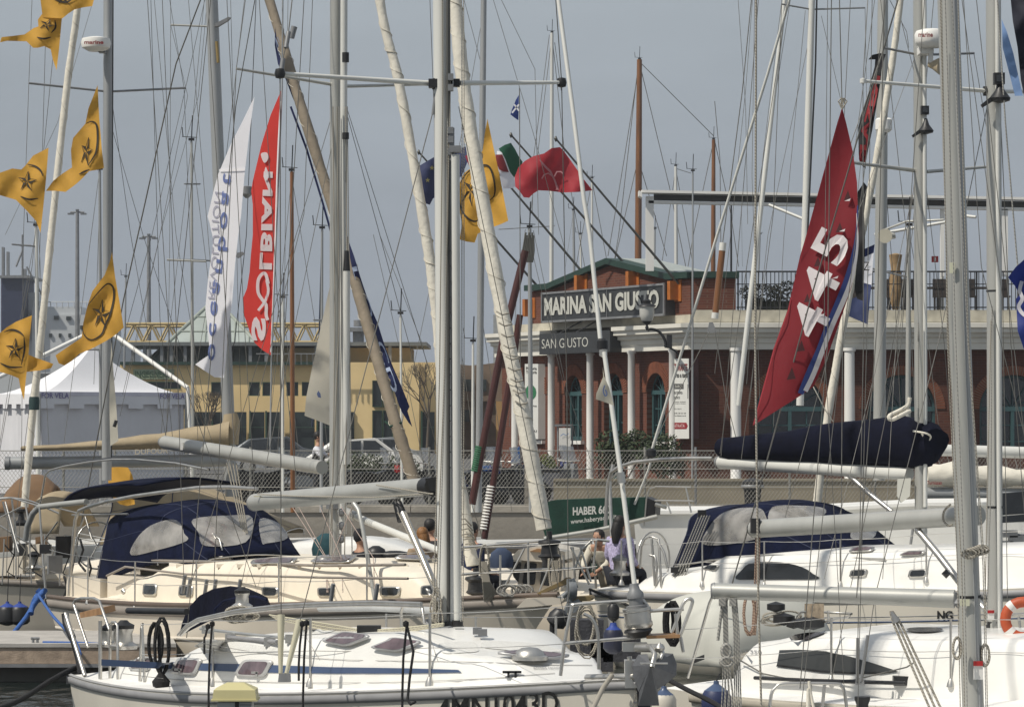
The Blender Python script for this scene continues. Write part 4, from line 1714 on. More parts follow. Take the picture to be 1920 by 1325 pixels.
for hpol in ([(607, 1206), (648, 1191), (702, 1197), (656, 1215)], [(698, 1218), (739, 1201), (798, 1209), (748, 1225)], [(658, 1166), (690, 1160), (752, 1161), (740, 1174)], [(924, 1232), (985, 1226), (1071, 1236), (1040, 1243)]):
    B.hatch(hpol, mat('hatch_frame', (.42, .42, .42), .4, .3), TINT, rise=.04, k=.84)
# dome vent
c0 = B.hit(993, 1236)
MB().lathe(c0, [(.16, 0), (.16, .03), (.13, .04), (.12, .07), (.07, .10), (0, .11)], 20).build('dome_vent', STEEL, B.root)
# bronze deck seams / dodger rails
for q in (0, 5):
    B.line('sprayhood_rail', [(334 + q, 1190), (350 + q, 1172 + q / 2), (371 + q, 1160 + q / 2), (442, 1144 + q), (530, 1134 + q), (620, 1130 + q), (700, 1128 + q), (790, 1131 + q)], .016, STEEL, -.85, 8)
B.line('handrail', [(376, 1178), (460, 1188), (552, 1197)], .016, ALU2, -1.02)
for x, y in ((388, 1180), (432, 1196), (505, 1204), (545, 1198)):
    p = B.hit(x, y + 5) or PB(x, y + 5, -1)
    MB().box(p + V(0, 0, .03), (.1, .05, .08)).build('rail_foot', STEEL, B.root)
B.line('genoa_track', [(428, 1194), (520, 1203)], .022, GREYR, -1.1)
# covered wheel
mb = MB()
wc = [(336, 1192), (341, 1168), (352, 1140), (372, 1118), (398, 1105), (430, 1100), (462, 1104), (485, 1114), (500, 1122), (505, 1135), (500, 1146), (440, 1150), (390, 1165)]
base_t = .1
mb.prism([PB(x, y, base_t) for x, y in wc], B.u * -.22 + B.v * .1)
mb.build('wheel_cover', NAVYD, B.root)
MB().tube([PB(x, y, -.05) for x, y in [(400, 1160), (404, 1140), (420, 1126), (450, 1119), (480, 1118), (500, 1124)]], .014, 6).build('cover_seam', NAVY, B.root)
B.line('padded_bar', [(240, 1144), (350, 1146)], .035, BLACK, -.2, 10)
B.line('cockpit_instrument_rail', [(600, 1140), (700, 1139), (860, 1146)], .035, mat('grey_composite', (.40, .41, .41), .6), .5, 8)
# rope bundle on the cabin top
mb = MB()
for i in range(9):
    rr = random.Random(i)
    c_ = PB(452 + rr.uniform(-18, 18), 1150 + rr.uniform(-8, 8), -.75)
    coil(mb, c_, .10 + rr.random() * .04, .035 + rr.random() * .03, 2, .008, i, (.9, -.3, .1))
mb.build('rope_bundle', ROPE, B.root)
winch(B, PB(454, 1140, -.6), .9)
winch(B, PB(232, 1216, -1.2), 1.25)
winch(B, PB(203, 1212, -.9), 1.05)
# pushpit
T_ = -1.42
for pts, r_ in (([(123, 1150), (140, 1205), (159, 1266)], .024), ([(165, 1212), (140, 1138), (138, 1130), (142, 1124), (152, 1121), (176, 1121), (186, 1126), (198, 1160), (205, 1180)], .016),
                ([(188, 1163), (188, 1272)], .02), ([(206, 1276), (207, 1172), (210, 1166), (216, 1166), (220, 1172), (221, 1274)], .015), ([(262, 1276), (265, 1178), (268, 1168), (266, 1169), (267, 1180), (271, 1278)], .014)):
    B.line('pushpit_tube', pts, r_, STEEL, T_ + (.1 if r_ < .02 else 0), 8)
B.line('black_sleeve', [(122, 1150), (124, 1168), (136, 1196)], .04, BLACK, T_, 8)
MB().prism([PB(x, y, -1.3) for x, y in ((149, 1148), (191, 1139), (193, 1151), (151, 1158))], V(.1, .28, .02)).build('teak_seat', TEAK, B.root)
mb = MB()
coil(mb, PB(291, 1208, -1.5), .07, .21, 2, .016, 2)
coil(mb, PB(303, 1212, -1.5), .07, .27, 2, .016, 5)
mb.lathe(PB(302, 1290, -1.5), [(.02, 0), (.08, .02), (.09, .07), (.05, .12), (.02, .16)], 10)
mb.tube([PB(302, 1282, -1.5), PB(297, 1176, -1.5)], .018, 6)
mb.build('coiled_line', BLACKR, label='heavy black rope coiled over the white sloop stern rail', cat='rope')
st = B.stanchions([(399, 1283), (582, 1285), (806, 1283)], .62)
p1 = PB(1075, 1135, -.55)
tops = [PB(267, 1170, -1.4)] + st + [p1]
mb = MB()
for z_ in (0, .30):
    for a, b_ in zip(tops[:-1], tops[1:]):
        mb.tube(sag(a - V(0, 0, z_), b_ - V(0, 0, z_), .015, 4), .0035, 4)
mb.build('lifeline', STEEL, B.root)
# far side lifelines
ft = [B.pt(a, B.b(a) - .06, B.z(a)) for a in (1.5, 3.4, 5.3, 7.2)]
for f in ft:
    MB().tube([f, f + V(0, 0, .62)], .0125, 8).build('stanchion', STEEL, B.root)
mb = MB()
for z_ in (.3, .61):
    for a, b_ in zip(ft[:-1], ft[1:]):
        mb.tube([a + V(0, 0, z_), b_ + V(0, 0, z_)], .0035, 4)
mb.build('lifeline', STEEL, B.root)
# lines tied on stanchions
for i, (x, y0, y1) in enumerate(((394, 1165, 1325), (571, 1163, 1335), (563, 1165, 1275), (757, 1165, 1335), (386, 1170, 1225))):
    mb = MB()
    mb.tube([PB(x + (4 if i != 3 else 6), y0, -1.75), PB(x - 1, y0 + (y1 - y0) * .4, -1.78), PB(x - 3, y1 - 30, -1.82), PB(x - 3, y1, -1.84)], .011, 5)
    mb.lathe(PB(x + 4, y0 + 4, -1.75), [(.0, -.03), (.024, -.015), (.024, .015), (0, .03)], 8)
    mb.build('fender_line', BLACKR, B.root)
MB().tube([PB(761, 1165, -1.3), PB(775, 1221, -1.3), PB(768, 1270, -1.35), PB(764, 1312, -1.4), PB(770, 1320, -1.4), PB(779, 1315, -1.4)], .012, 5).build('fender_line', BLACKR, B.root)
# shrouds of B
ch = PB(532, 1268, -1.55)
MB().prism([PB(x, y, -1.56) for x, y in ((523, 1262), (542, 1262), (543, 1278), (521, 1278))], V(.01, .05, 0)).build('chainplate', GREYM, B.root)
SLV = mat('cream_shroud_sleeve', (.52, .49, .36), .6, 0, .08)
B.line('shroud_sleeve', [(526, 1262, -1.55), (527, 1152, -1.5)], [.018, .035], SLV, n=8)
B.line('shroud_sleeve', [(537, 1262, -1.55), (562, 1162, -1.4)], [.018, .033], SLV, n=8)
mB0, mB1 = P(837, 1184, 29.35), P(824, -520, 29.35)
spar('mast', mB0, P(822, -700, 29.35), .078, ALUW, B.root, 18, 1.5)
MB().box(P(846, 720, 29.3), (.022, .05, 4.6)).build('mast_track', GREYM, B.root)
mb = MB()
mb.tube([P(841, 1180, 29.2), P(840, 0, 29.2), P(839, -300, 29.2)], .017, 6)
mb.build('sail_track', mat('dark_track', (.07, .07, .065), .6), B.root)
MB().tube([P(858, 1165, 29.1), P(854, 290, 29.1)], .038, 12).build('trysail_tube', ALUW, B.root)
MB().tube([P(858, 1180, 29.1), P(858, 1162, 29.1)], .05, 12).build('tube_foot', BLACK, B.root)
mb = MB()
for y in range(470, 900, 29):
    mb.box(P(844, y, 29.1), (.012, .03, .012))
mb.build('track_rivet', BLACK, B.root)
mb = MB()
mb.lathe(P(840, 1188, 29.3), [(.16, 0), (.15, .05), (.12, .09), (.115, .12)], 16, flat=1.2)
mb.build('mast_collar', BLACK, B.root)
mb = MB()
mb.lathe(P(829, 158, 29.35), [(.09, -.05), (.10, -.03), (.10, .03), (.09, .05)], 14)
mb.box(P(818, 157, 29.3), (.14, .1, .08))
mb.box(P(856, 156, 29.3), (.06, .1, .07))
mb.build('spreader_root', BLACK, B.root)
mb = MB()
for y in (145, 165, 245, 262, 285):
    mb.box(P(845, y, 29.2), (.05, .08, .06))
mb.box(P(854, 280, 29.1), (.1, .1, .06))
mb.lathe(P(846, 250, 29.2), [(.03, -.25), (.03, .05)], 8)
mb.build('mast_fitting', GREYM, B.root)
tipN, tipF = P(525, 138, 28.6), P(1053, 155, 30.3)
MB().tube([P(812, 157, 29.35), tipN], [.026, .018], 8).build('spreader', ALUW, B.root)
MB().tube([P(862, 156, 29.35), tipF], [.024, .017], 8).build('spreader', ALUW, B.root)
for tp in (tipN, tipF):
    MB().lathe(tp, [(.0, -.05), (.04, -.04), (.05, 0), (.04, .04), (0, .05)], 10).build('spreader_tip', BLACK, B.root)


def shroud(b, pts, w=.008, m=WIRE, name='shroud'):
    return MB().tube(pts, w / 2, 5).build(name, m, b.root)


shroud(B, [P(600, -480, 29.2), P(541, 60, 28.7), tipN, PB(527, 1155, -1.5)], .011)
shroud(B, [P(960, -480, 29.5), P(1042, 0, 30.1), tipF, P(1058, 440, 30.6), P(1063, 760, 31), P(1066, 1165, 31.5)], .010)
shroud(B, [P(813, 205, 29.3), PB(562, 1165, -1.4)], .010)
shroud(B, [P(860, 200, 29.3), P(1060, 1165, 31.4)], .008)
mb = MB()
mb.tube([P(541, 60, 28.7), P(536, 90, 28.65)], .022, 6)
mb.tube([P(552, 50, 28.8), P(546, 72, 28.8)], .028, 6)
mb.tube([P(531, 110, 28.62), P(527, 135, 28.6)], .022, 6)
mb.tube([P(817, 176, 29.3), P(812, 215, 29.3)], .016, 6)
mb.build('turnbuckle', GREYM, B.root)
for i, (x0, x1, w_, m_) in enumerate(((836, 812, .012, ROPE), (846, 822, .012, ROPEW), (850, 816, .011, ROPE), (868, 864, .010, ROPEW), (872, 868, .009, ROPE))):
    MB().tube([P(x0 - (8 if x0 < 860 else 4), -300, 29.2), P(x0 - (6 if x0 < 860 else 2), 170, 29.2), P((x0 + x1) / 2, 700, 29.1), P(x1, 1165, 29.0)], w_ / 2, 5).build('halyard', m_, B.root)
# forestay with furler
fp = [P(1020, -480, 28.2), P(1047, 0, 27.6), P(1075, 213, 27.3), P(1095, 375, 27.1), P(1106, 440, 27.05), P(1126, 640, 26.8)]
MB().tube(fp, .019, 8).build('forestay', ALUW, B.root)
MB().tube([P(1133, 660, 26.75), P(1163, 880, 26.5), P(1178, 1000, 26.35), P(1193, 1122, 26.2)], .020, 8).build('forestay_tube', ALUW, B.root)
mb = MB()
mb.lathe(P(1129, 650, 26.8), [(.03, -.03), (.05, -.02), (.05, .05), (.03, .07)], 12)
mb.build('furler_swivel', BLACK, B.root)
MB().lathe(P(1131, 662, 26.78), [(.0, -.04), (.035, -.02), (.035, .03), (0, .05)], 12).build('shackle', STEEL, B.root)
mb = MB()
mb.tube([P(1163, 885, 26.4), P(1166, 905, 26.4)], .033, 8)
mb.build('foil_clamp', STEEL, B.root)
# furling drum at the bow
c0 = P(1198, 1178, 26.2)
o = MB().lathe(c0, [(.10, 0), (.118, .02), (.118, .05), (.112, .05), (.112, .14), (.118, .145), (.118, .17)], 20, ax=(-.12, 0, 1)).build('furling_drum', STEEL, B.root)
MB().lathe(c0 + V(-.018, 0, .17), [(.085, 0), (.085, .02), (.06, .025), (.058, .08), (.07, .082), (.07, .12), (.045, .15), (.035, .2)], 18, ax=(-.12, 0, 1)).build('drum_top', GREYM, o)
MB().lathe(c0 + V(0, 0, -.07), [(.07, 0), (.12, .05), (.11, .07)], 18, ax=(-.12, 0, 1)).build('drum_base', BLACK, o)
# pulpit
PU = lambda x, y, d=26.2: P(x, y, d)
for pts in ([(1051, 1266), (1059, 1202), (1072, 1139), (1077, 1133), (1125, 1129), (1198, 1125), (1208, 1128), (1216, 1143), (1217, 1185), (1210, 1192), (1150, 1198), (1060, 1205)],
            [(1123, 1254), (1122, 1200), (1118, 1175), (1108, 1158), (1094, 1150)], [(1274, 1194), (1288, 1158), (1297, 1134), (1298, 1125), (1292, 1122), (1281, 1131), (1266, 1170), (1259, 1186)], [(1211, 1192), (1276, 1192)], [(1276, 1194), (1281, 1222)], [(1267, 1150), (1270, 1192)], [(1211, 1145), (1282, 1141)]):
    q = catmull([PU(x, y) for x, y in pts], 4) if len(pts) > 2 else [PU(x, y) for x, y in pts]
    MB().tube(q, .0145, 8).build('pulpit_tube', STEEL, B.root)
MB().prism([PU(x, y, 26.15) for x, y in ((1212, 1191), (1275, 1189), (1275, 1195), (1212, 1197))], V(.02, .25, 0)).build('pulpit_seat', TEAK, B.root)
# pulpit lantern and bow gear
mb = MB()
mb.lathe(PU(1150, 1150), [(.02, -.06), (.05, -.03), (.05, .05), (.03, .08)], 12)
mb.build('bow_light', BLACK, B.root)
mb = MB()
mb.box(P(1185, 1262, 26.1), (.12, .2, .22))
mb.tube([P(1100, 1270, 26.4), P(1190, 1268, 26.0)], .03, 8)
mb.box(P(1190, 1212, 26.1), (.2, .12, .07))
mb.tube([P(1195, 1214, 26.0), P(1240, 1214, 25.7)], .035, 10)
mb.tube([P(1180, 1230, 26.1), P(1186, 1290, 26.1)], .02, 6)
mb.build('bow_roller', STEEL, B.root)
mb = MB()
coil(mb, P(1098, 1170, 26.4), .07, .17, 3, .007, 3)
coil(mb, P(1100, 1185, 26.4), .09, .2, 3, .007, 8)
mb.build('coiled_sheet', ROPE, label='pale flecked rope hung in coils inside the bow rail', cat='rope')
mb = MB()
coil(mb, P(1255, 1165, 26.5), .04, .15, 2, .02, 3)
coil(mb, P(1262, 1168, 26.5), .05, .17, 2, .02, 6)
mb.build('coiled_line', BLACKR, label='thick black rope coiled on the bow seat beside furling drum', cat='rope')
# anchor
an = thing('anchor', P(1222, 1290, 25.7), 'grey plough anchor stowed on the bow roller of the white sloop', 'anchor')
mb = MB()
dA_ = 25.8
ridge = [P(1220, 1246, dA_ - .18), P(1216, 1292, dA_ - .05)]
fl = [P(1186, 1246, dA_), P(1197, 1227, dA_ + .05), P(1212, 1224, dA_)]
lf = [ridge[0], P(1214, 1226, dA_), P(1197, 1227, dA_ + .06), P(1185, 1248, dA_ + .08), P(1189, 1272, dA_ + .05), P(1197, 1296, dA_), ridge[1]]
rf = [ridge[0], P(1236, 1240, dA_), P(1247, 1224, dA_ + .06), P(1262, 1225, dA_ + .08), P(1269, 1244, dA_ + .1), P(1268, 1265, dA_ + .08), P(1252, 1279, dA_ + .03), P(1232, 1292, dA_), ridge[1]]
keel = [ridge[0], P(1199, 1296, dA_ - .02), P(1197, 1322, dA_), P(1236, 1322, dA_), P(1233, 1294, dA_ - .02)]
for pl in (lf, rf, keel):
    c_ = sum(pl[1:-1], Vector()) / (len(pl) - 2)
    vs = pl + [p + V(0, .035, 0) for p in pl]
    n_ = len(pl)
    fs = [[0, i, i + 1] for i in range(1, n_ - 1)] + [[n_, n_ + i + 1, n_ + i] for i in range(1, n_ - 1)] + [[i, (i + 1) % n_, n_ + (i + 1) % n_, n_ + i] for i in range(n_)]
    mb.add(vs, fs)
mb.build('flukes', mat('dark_anchor_zinc', (.12, .125, .135), .55, .3, .15, 9, bump=.2), an)
mb = MB()
mb.tube([P(1200, 1243, 25.55), P(1252, 1243, 25.55)], .008, 5)
mb.tube([P(1222, 1250, 25.6), P(1228, 1226, 25.65), P(1220, 1212, 25.8), P(1200, 1210, 26)], .022, 8)
mb.build('shank', STEEL, an)
mb = MB()
mb.tube([P(1236, 1212, 25.7), P(1244, 1222, 25.7), P(1238, 1235, 25.65)], .012, 6)
mb.lathe(P(1237, 1214, 25.7), [(0, -.05), (.04, 0), (0, .05)], 10)
mb.build('shackle', STEEL, an)
mb = MB()
mb.prism([P(x, y, 26.25) for x, y in ((1190, 1278), (1216, 1292), (1222, 1345), (1198, 1345), (1196, 1300))], V(0, .2, 0))
mb.build('stem_guard', mat('stem_rubber', (.03, .03, .04), .7), B.root)
# registration on the hull
hq = [B.hit(x, y) for x, y in ((824, 1320), (1046, 1322))]


def hullmap(u, v):
    px, py = 822 + 226 * u, (1351 - 12 * u) - v * 46
    h = B.hit(px, min(py, 1365), .012)
    return h if h else P(px, py, 27)


text('registration_letters', '4MN1043D', hullmap, INK, B.root, .008)
text('maker_lettering', 'BAVARIA YACHTS', lambda u, v: (B.hit(1000 + 50 * u, 1255 - 4 * v, .01) or P(1000 + 50 * u, 1255 - 4 * v, 27)), GREYR, B.root)
for (x, y) in ((487, 1268), (960, 1268), (342, 1262)):
    p = B.hit(x, y) or PB(x, y, -1.3)
    mb = MB()
    mb.box(p + V(0, 0, .04), (.16, .04, .02))
    mb.box(p + V(-.03, 0, .02), (.02, .04, .05))
    mb.box(p + V(.03, 0, .02), (.02, .04, .05))
    mb.build('cleat', STEEL if x < 900 else BLACK, B.root)
# moulded seams and non-slip panels
NS = mat('non_slip_panel', (.66, .655, .62), .85, 0, .08, 30, bump=.5, bs=160)
for pol in ([(905, 1200), (1000, 1205), (1070, 1222), (985, 1222), (900, 1214)], [(820, 1205), (890, 1202), (900, 1222), (830, 1226)], [(560, 1180), (640, 1178), (610, 1188), (540, 1192)], [(390, 1196), (500, 1212), (560, 1220), (430, 1222), (360, 1212)]):
    B.decal('non_slip_panel', rounded(pol), NS, off=.005, step=12)
SEAM = mat('deck_seam', (.38, .37, .35), .6, 0, .1)
for ln in ([(230, 1262), (330, 1273), (480, 1278), (700, 1279), (900, 1272), (1040, 1262)], [(330, 1196), (480, 1222), (640, 1236), (860, 1240), (1010, 1246), (1110, 1247)], [(575, 1195), (600, 1236)], [(806, 1196), (822, 1240)]):
    L_, R_ = stroke2(cm2(ln, 6), 1.1)
    B.decal('deck_seam', L_ + R_[::-1], SEAM, off=.006, step=20)
# granny bar and coachroof ropes
B.line('mast_rail', [(753, 1178), (752, 1147), (755, 1137), (764, 1132), (785, 1131), (791, 1136), (796, 1168)], .015, STEEL, -.25, 8)
for i in range(5):
    B.line('control_line', [(505 + i * 3, 1152 + i * 2), (620, 1170 + i * 3), (690, 1182 + i), (760, 1176 + i * 2), (832, 1168 + i)], .007, ROPE if i % 2 else SLV, -.45)
MB().box(PB(692, 1180, -.5), (.22, .12, .08)).build('rope_clutch', BLACK, B.root)
mb = MB()
for i in range(8):
    rr = random.Random(i + 40)
    coil(mb, PB(820 + rr.uniform(-8, 6), 1120 + i * 7, -.1), .03, .09, 2, .008, i)
mb.build('hanging_lines', ROPE, B.root)
mb = MB()
mb.tube([PB(x, y, -.12) for x, y in ((800, 1165), (808, 1178), (826, 1182), (845, 1180))], .035, 8)
for (x, y) in ((806, 1172), (815, 1180), (862, 1184), (895, 1182), (905, 1185)):
    mb.box(PB(x, y, -.1), (.08, .06, .06))
mb.build('deck_blocks', GREYM, B.root)
# boom
spar('boom', PB(478, 941), PB(800, 912), .088, ALU, B.root, 18, 1.0, .95)
mb = MB()
mb.tube([PB(797, 912), PB(812, 912)], .088, 14)
mb.box(PB(808, 908), (.1, .12, .12))
mb.build('gooseneck', BLACK, B.root)
MB().tube([PB(478, 942), PB(476, 942.2)], [.091, .086], 16).build('boom_end_cap', GREYR, B.root)
MB().box(PB(484, 930, -.1), (.09, .02, .012)).build('boom_mark', SLV, B.root)
B.line('reefing_line', [(483, 926), (560, 930), (700, 932), (812, 925)], .006, ROPE, -.1)
B.line('reefing_line', [(706, 909), (812, 926)], .006, ROPE, -.11)
B.line('boom_vang', [(756, 962), (790, 1040), (828, 1128)], .035, STEEL, -.02, 12)
B.line('boom_vang_bracket', [(742, 940), (750, 975), (757, 962), (748, 942)], .03, BLACK, -.02, 8)
for q in (-7, 8):
    B.line('vang_line', [(753 + q, 960), (825, 1125)], .006, ROPE, -.06)
B.line('backstay', [(600, -480), (478, 0), (442, 200), (398, 640), (350, 1195)], .005, WIRE)
# ------------------------------------------------------------------ C: cream yacht
Cb = Boat('sailing_yacht', 'cream yacht with a dark blue sprayhood and six small cabin windows', (-6.0, 51.0), (.55, -.835), 11.97, (.90, .10, .43), 1.9)
Cb.hull(CREAM, CREAMD, rake=1.3, tr=.35)
Cb.strake('rubbing_strake', TAUPE, -.16, -.02, .035)
Cb.strake('toe_rail', mat('dark_wood_cap', (.12, .09, .07), .5), -.02, .05, .02, stern=False)
Cb.strake('hull_moulding', CREAM, -.50, -.43, .012, .0, .93, stern=False)
Cb.strake('boot_stripe', NAVY, -.87, -.83, .004, .0, .9, stern=False)
Cb.cabin('coachroof', CREAMD, [(.9, 1.1, .02), (1.6, 1.25, .12), (2.6, 1.3, .42), (3.4, 1.32, .60), (5.2, 1.24, .66), (8.0, .98, .60), (9.3, .62, .42), (9.9, .45, .02)])
for a in ([(216, 1090), (238, 1090), (236, 1113), (214, 1113)], [(271, 1094), (297, 1094), (294, 1117), (269, 1116)], [(338, 1097), (364, 1097), (362, 1118), (336, 1118)],
          [(492, 1100), (524, 1100), (522, 1118), (494, 1118)], [(597, 1101), (629, 1101), (628, 1118), (598, 1118)], [(714, 1099), (753, 1099), (750, 1118), (714, 1118)], [(790, 1098), (815, 1098), (813, 1117), (790, 1117)]):
    Cb.hatch(a, STEEL, DARKG, 'porthole', rise=.012, k=.80)
PC = Cb.on
hood(Cb, (1.05, 1.08, 1.12, 2.36, .86), (2.75, 1.0, 1.52, 2.42, .84), (3.95, .82, 1.50, 1.70, .8), NAVY,
     [[(248, 1040), (258, 1010), (285, 985), (320, 975), (338, 982), (346, 1000), (352, 1014), (300, 1030)], [(362, 975), (430, 968), (472, 972), (460, 1018), (385, 1025), (372, 1000)], [(486, 975), (520, 982), (538, 1010), (500, 1020), (490, 1018)]])
# grab rails, deck gear
Cb.line('cabin_rail', [(200, 1079), (235, 1062), (350, 1076), (600, 1082), (765, 1084)], .018, TAUPE, -1.28)
Cb.line('handrail', [(282, 1050), (420, 1053), (600, 1060), (760, 1058)], .02, TAUPE, -1.0)
for x in range(300, 800, 38):
    p = Cb.hit(x, 1060)
    if p: MB().box(p, (.12, .05, .05)).build('rail_foot', CREAMD, Cb.root)
for pol in ([(582, 1058), (600, 1046), (672, 1045), (655, 1058)], [(737, 1052), (752, 1045), (822, 1047), (815, 1055)], [(470, 1060), (480, 1052), (560, 1050), (550, 1060)]):
    Cb.hatch(pol, STEEL, TINT, rise=.04, k=.84)
MB().lathe(Cb.hit(610, 1052) or PC(610, 1052), [(.12, 0), (.1, .05), (0, .08)], 14).build('dome_vent', STEEL, Cb.root)
st = Cb.stanchions([(165, 1130), (253, 1142), (368, 1144), (523, 1140), (688, 1136), (860, 1130)], .70)
tops = [PC(93, 1030, -1.6)] + st + [PC(905, 1025, -.9), PC(1120, 1012, 0)]
mb = MB()
for z_ in (0, .33):
    for a, b_ in zip(tops[:-1], tops[1:]):
        mb.tube(sag(a - V(0, 0, z_), b_ - V(0, 0, z_), .02, 4), .0045, 4)
mb.build('lifeline', STEEL, Cb.root)
# chromed winch dome with guard hoops
o = MB().lathe(PC(397, 1040, -.5), [(.14, 0), (.13, .16), (.16, .18), (.12, .24), (.05, .28), (0, .29)], 18).build('samson_winch', STEEL, Cb.root)
for q in (-22, 12):
    Cb.line('guard_hoop', [(397 + q, 1045), (396 + q, 1018), (397 + q * .4, 1003), (400, 1000), (408 + q * .3, 1010), (414 + q * .4, 1040)], .012, STEEL, -.5)
MB().box(PC(397, 1042, -.5) - V(0, 0, .1), (.6, .5, .16)).build('winch_box', CREAMD, Cb.root)
# mast of C
dC = 45.6
spar('mast', P(629, 1045, dC), P(631, -560, dC), .088, ALU, Cb.root, 16, 1.5)
MB().tube([P(643, 1000, dC - .2), P(645, 0, dC - .2), P(645, -400, dC - .2)], .05, 10).build('furling_extrusion', ALUW, Cb.root)
MB().tube([P(649, 870, dC - .3), P(650, 505, dC - .3)], .05, 12).build('spinnaker_pole', ALUW, Cb.root)
MB().tube([P(650, 508, dC - .3), P(650, 470, dC - .3)], [.052, .03], 12).build('pole_end', BLACK, Cb.root)
mb = MB()
for y, h in ((108, 18), (255, 12)):
    mb.lathe(P(648, y + h / 2, dC - .35), [(.05, 0), (.05, h * dC / 6000)], 12)
mb.build('mast_light', BLACK, Cb.root)
mb = MB()
mb.box(P(646, 332, dC - .2), (.05, .08, .16))
mb.box(P(640, 395, dC - .2), (.05, .04, .2))
mb.box(P(629, 940, dC - .15), (.26, .1, .2))
for y in (960, 985, 1010):
    mb.lathe(P(640, y, dC - .25), [(.05, 0), (.06, .05), (.03, .08)], 10, ax=(0, -1, 0))
mb.build('mast_fitting', GREYM, Cb.root)
MB().tube([P(631, 160, dC), P(443, 129, dC - 1.0)], [.025, .018], 8).build('spreader', ALU, Cb.root)
MB().tube([P(648, 162, dC), P(812, 158, dC + 1.0)], [.025, .018], 8).build('spreader', ALU, Cb.root)
shroud(Cb, [P(560, -480, dC), P(460, 0, dC - .9), P(443, 129, dC - 1.0), P(428, 440, dC - 1.3), PC(400, 1120, -1.75)], .012)
shroud(Cb, [P(700, -480, dC), P(806, 0, dC + .9), P(812, 158, dC + 1), P(835, 1000, dC + 1.6)], .01)
shroud(Cb, [P(631, 188, dC), PC(352, 1115, -1.75)], .010)
shroud(Cb, [P(634, 216, dC), PC(446, 1128, -1.8)], .010)
shroud(Cb, [P(651, 205, dC), P(725, 440, dC + .3), P(905, 1010, dC + 1.6)], .010)
shroud(Cb, [P(651, 216, dC), P(712, 440, dC + .3), P(830, 880, dC + 1.6)], .010)
mb = MB()
for x, y in ((342, 1112), (352, 1118), (383, 1120), (400, 1120), (446, 1120), (620, 1128), (703, 1128)):
    mb.tube([PC(x, y, -1.75), PC(x + 5, y - 34, -1.75)], .028, 6)
mb.build('turnbuckle', GREYM, Cb.root)
for x0, x1, m_ in ((636, 618, ROPE), (640, 634, ROPEW), (652, 646, ROPE), (655, 660, ROPEW), (628, 622, ROPE)):
    MB().tube([P(x0 - 4, 200, dC - .3), P(x0, 600, dC - .3), P(x1, 1040, dC - .4)], .009, 5).build('halyard', m_, Cb.root)
for x0, x1 in ((640, 700), (660, 622), (600, 640), (560, 612), (548, 610)):
    MB().tube([PC(x0, 950, -.2), PC(x1, 1045, -.5), PC(x1 + 3, 1110, -1.2)], .006, 5).build('hanging_rope', mat_rope('pink_flecked_rope', (.46, .41, .36), (.30, .19, .16), 22) if 'pink_flecked_rope' not in MATS else MATS['pink_flecked_rope'], Cb.root)
Cb.line('shroud_tube', [(658, 935), (672, 955), (680, 990), (703, 1125)], .03, ALU, -.9, 8)
# boom (aft end towards the left)
mb = MB()
spar('boom', PC(309, 829), PC(604, 876), .105, ALU, Cb.root, 18, 1.0, .95)
MB().tube([PC(309, 829), PC(303, 828)], [.107, .07], 14).build('boom_end_cap', GREYM, Cb.root)
MB().box(PC(340, 836, -.12), (.05, .02, .12)).build('boom_mark', WHITEP, Cb.root)
Cb.line('boom_vang', [(630, 952), (700, 982), (838, 1038)], .05, ALUW, .3, 12)
MB().tube([PC(628, 950, .3), PC(668, 968, .3)], .065, 12).build('vang_sleeve', ALU, Cb.root)
# lazy jacks, mainsheet
for pts in ([(310, 822), (395, 0), (420, -300)], [(440, 850), (395, 120), (380, -300)], [(520, 862), (570, 0)]):
    Cb.line('lazy_jack', pts, .006, WIRE)
for i in range(4):
    Cb.line('mainsheet', [(425 + i * 6, 868), (455 + i * 3, 1000)], .010, ROPE, 0)
# backstay and stern gear
Cb.line('backstay', [(560, -480), (330, 120), (232, 560), (128, 1110)], .011, WIRE)
for x, r_, pts in ((0, .028, [(128, 1148), (133, 1059), (141, 975), (148, 957), (165, 950), (199, 940), (250, 930), (300, 923), (370, 914), (430, 913), (482, 916)]),):
    Cb.line('stern_arch', pts, r_, STEEL, -1.2, 10)
Cb.line('arch_leg', [(74, 950), (80, 1040), (87, 1130)], .018, STEEL, -1.1, 8)
Cb.line('arch_leg', [(75, 948), (85, 890), (92, 882), (120, 874), (165, 866), (210, 861), (255, 861), (330, 868), (390, 880)], .016, STEEL, -.7, 8)
Cb.line('bimini_tube', [(120, 872), (165, 864), (210, 859), (262, 860), (330, 866), (392, 880)], .02, BLACK, -.65, 8)
Cb.line('davit', [(73, 950), (115, 945), (162, 940)], .045, ALU, -1.0, 10)
Cb.line('davit', [(48, 1012), (52, 985), (62, 962), (74, 950)], .05, ALU2, -1.0, 10)
for pts in ([(0, 935), (22, 933), (72, 948)], [(10, 940), (35, 1035)], [(48, 945), (52, 972)], [(0, 970), (40, 950)], [(100, 950), (160, 965)], [(135, 965), (240, 963)], [(84, 1010), (108, 978)], [(160, 968), (172, 1010)], [(148, 995), (158, 970)]):
    Cb.line('stern_rail', pts, .014, STEEL, -1.0, 6)
# bimini canopy
bh = []
for k, (a, zt) in enumerate(((-.9, 2.42), (-.6, 2.56), (0, 2.68), (.9, 2.74), (1.9, 2.76))):
    w_ = .85
    bh.append([Cb.pt(a, -w_, zt - .08), Cb.pt(a, -w_ * .6, zt - .03), Cb.pt(a, 0, zt + .02), Cb.pt(a, w_ * .6, zt - .03), Cb.pt(a, w_, zt - .08)])
MB().surf(canopy(bh, 4)).build('bimini', NAVY, Cb.root, solid=.03)
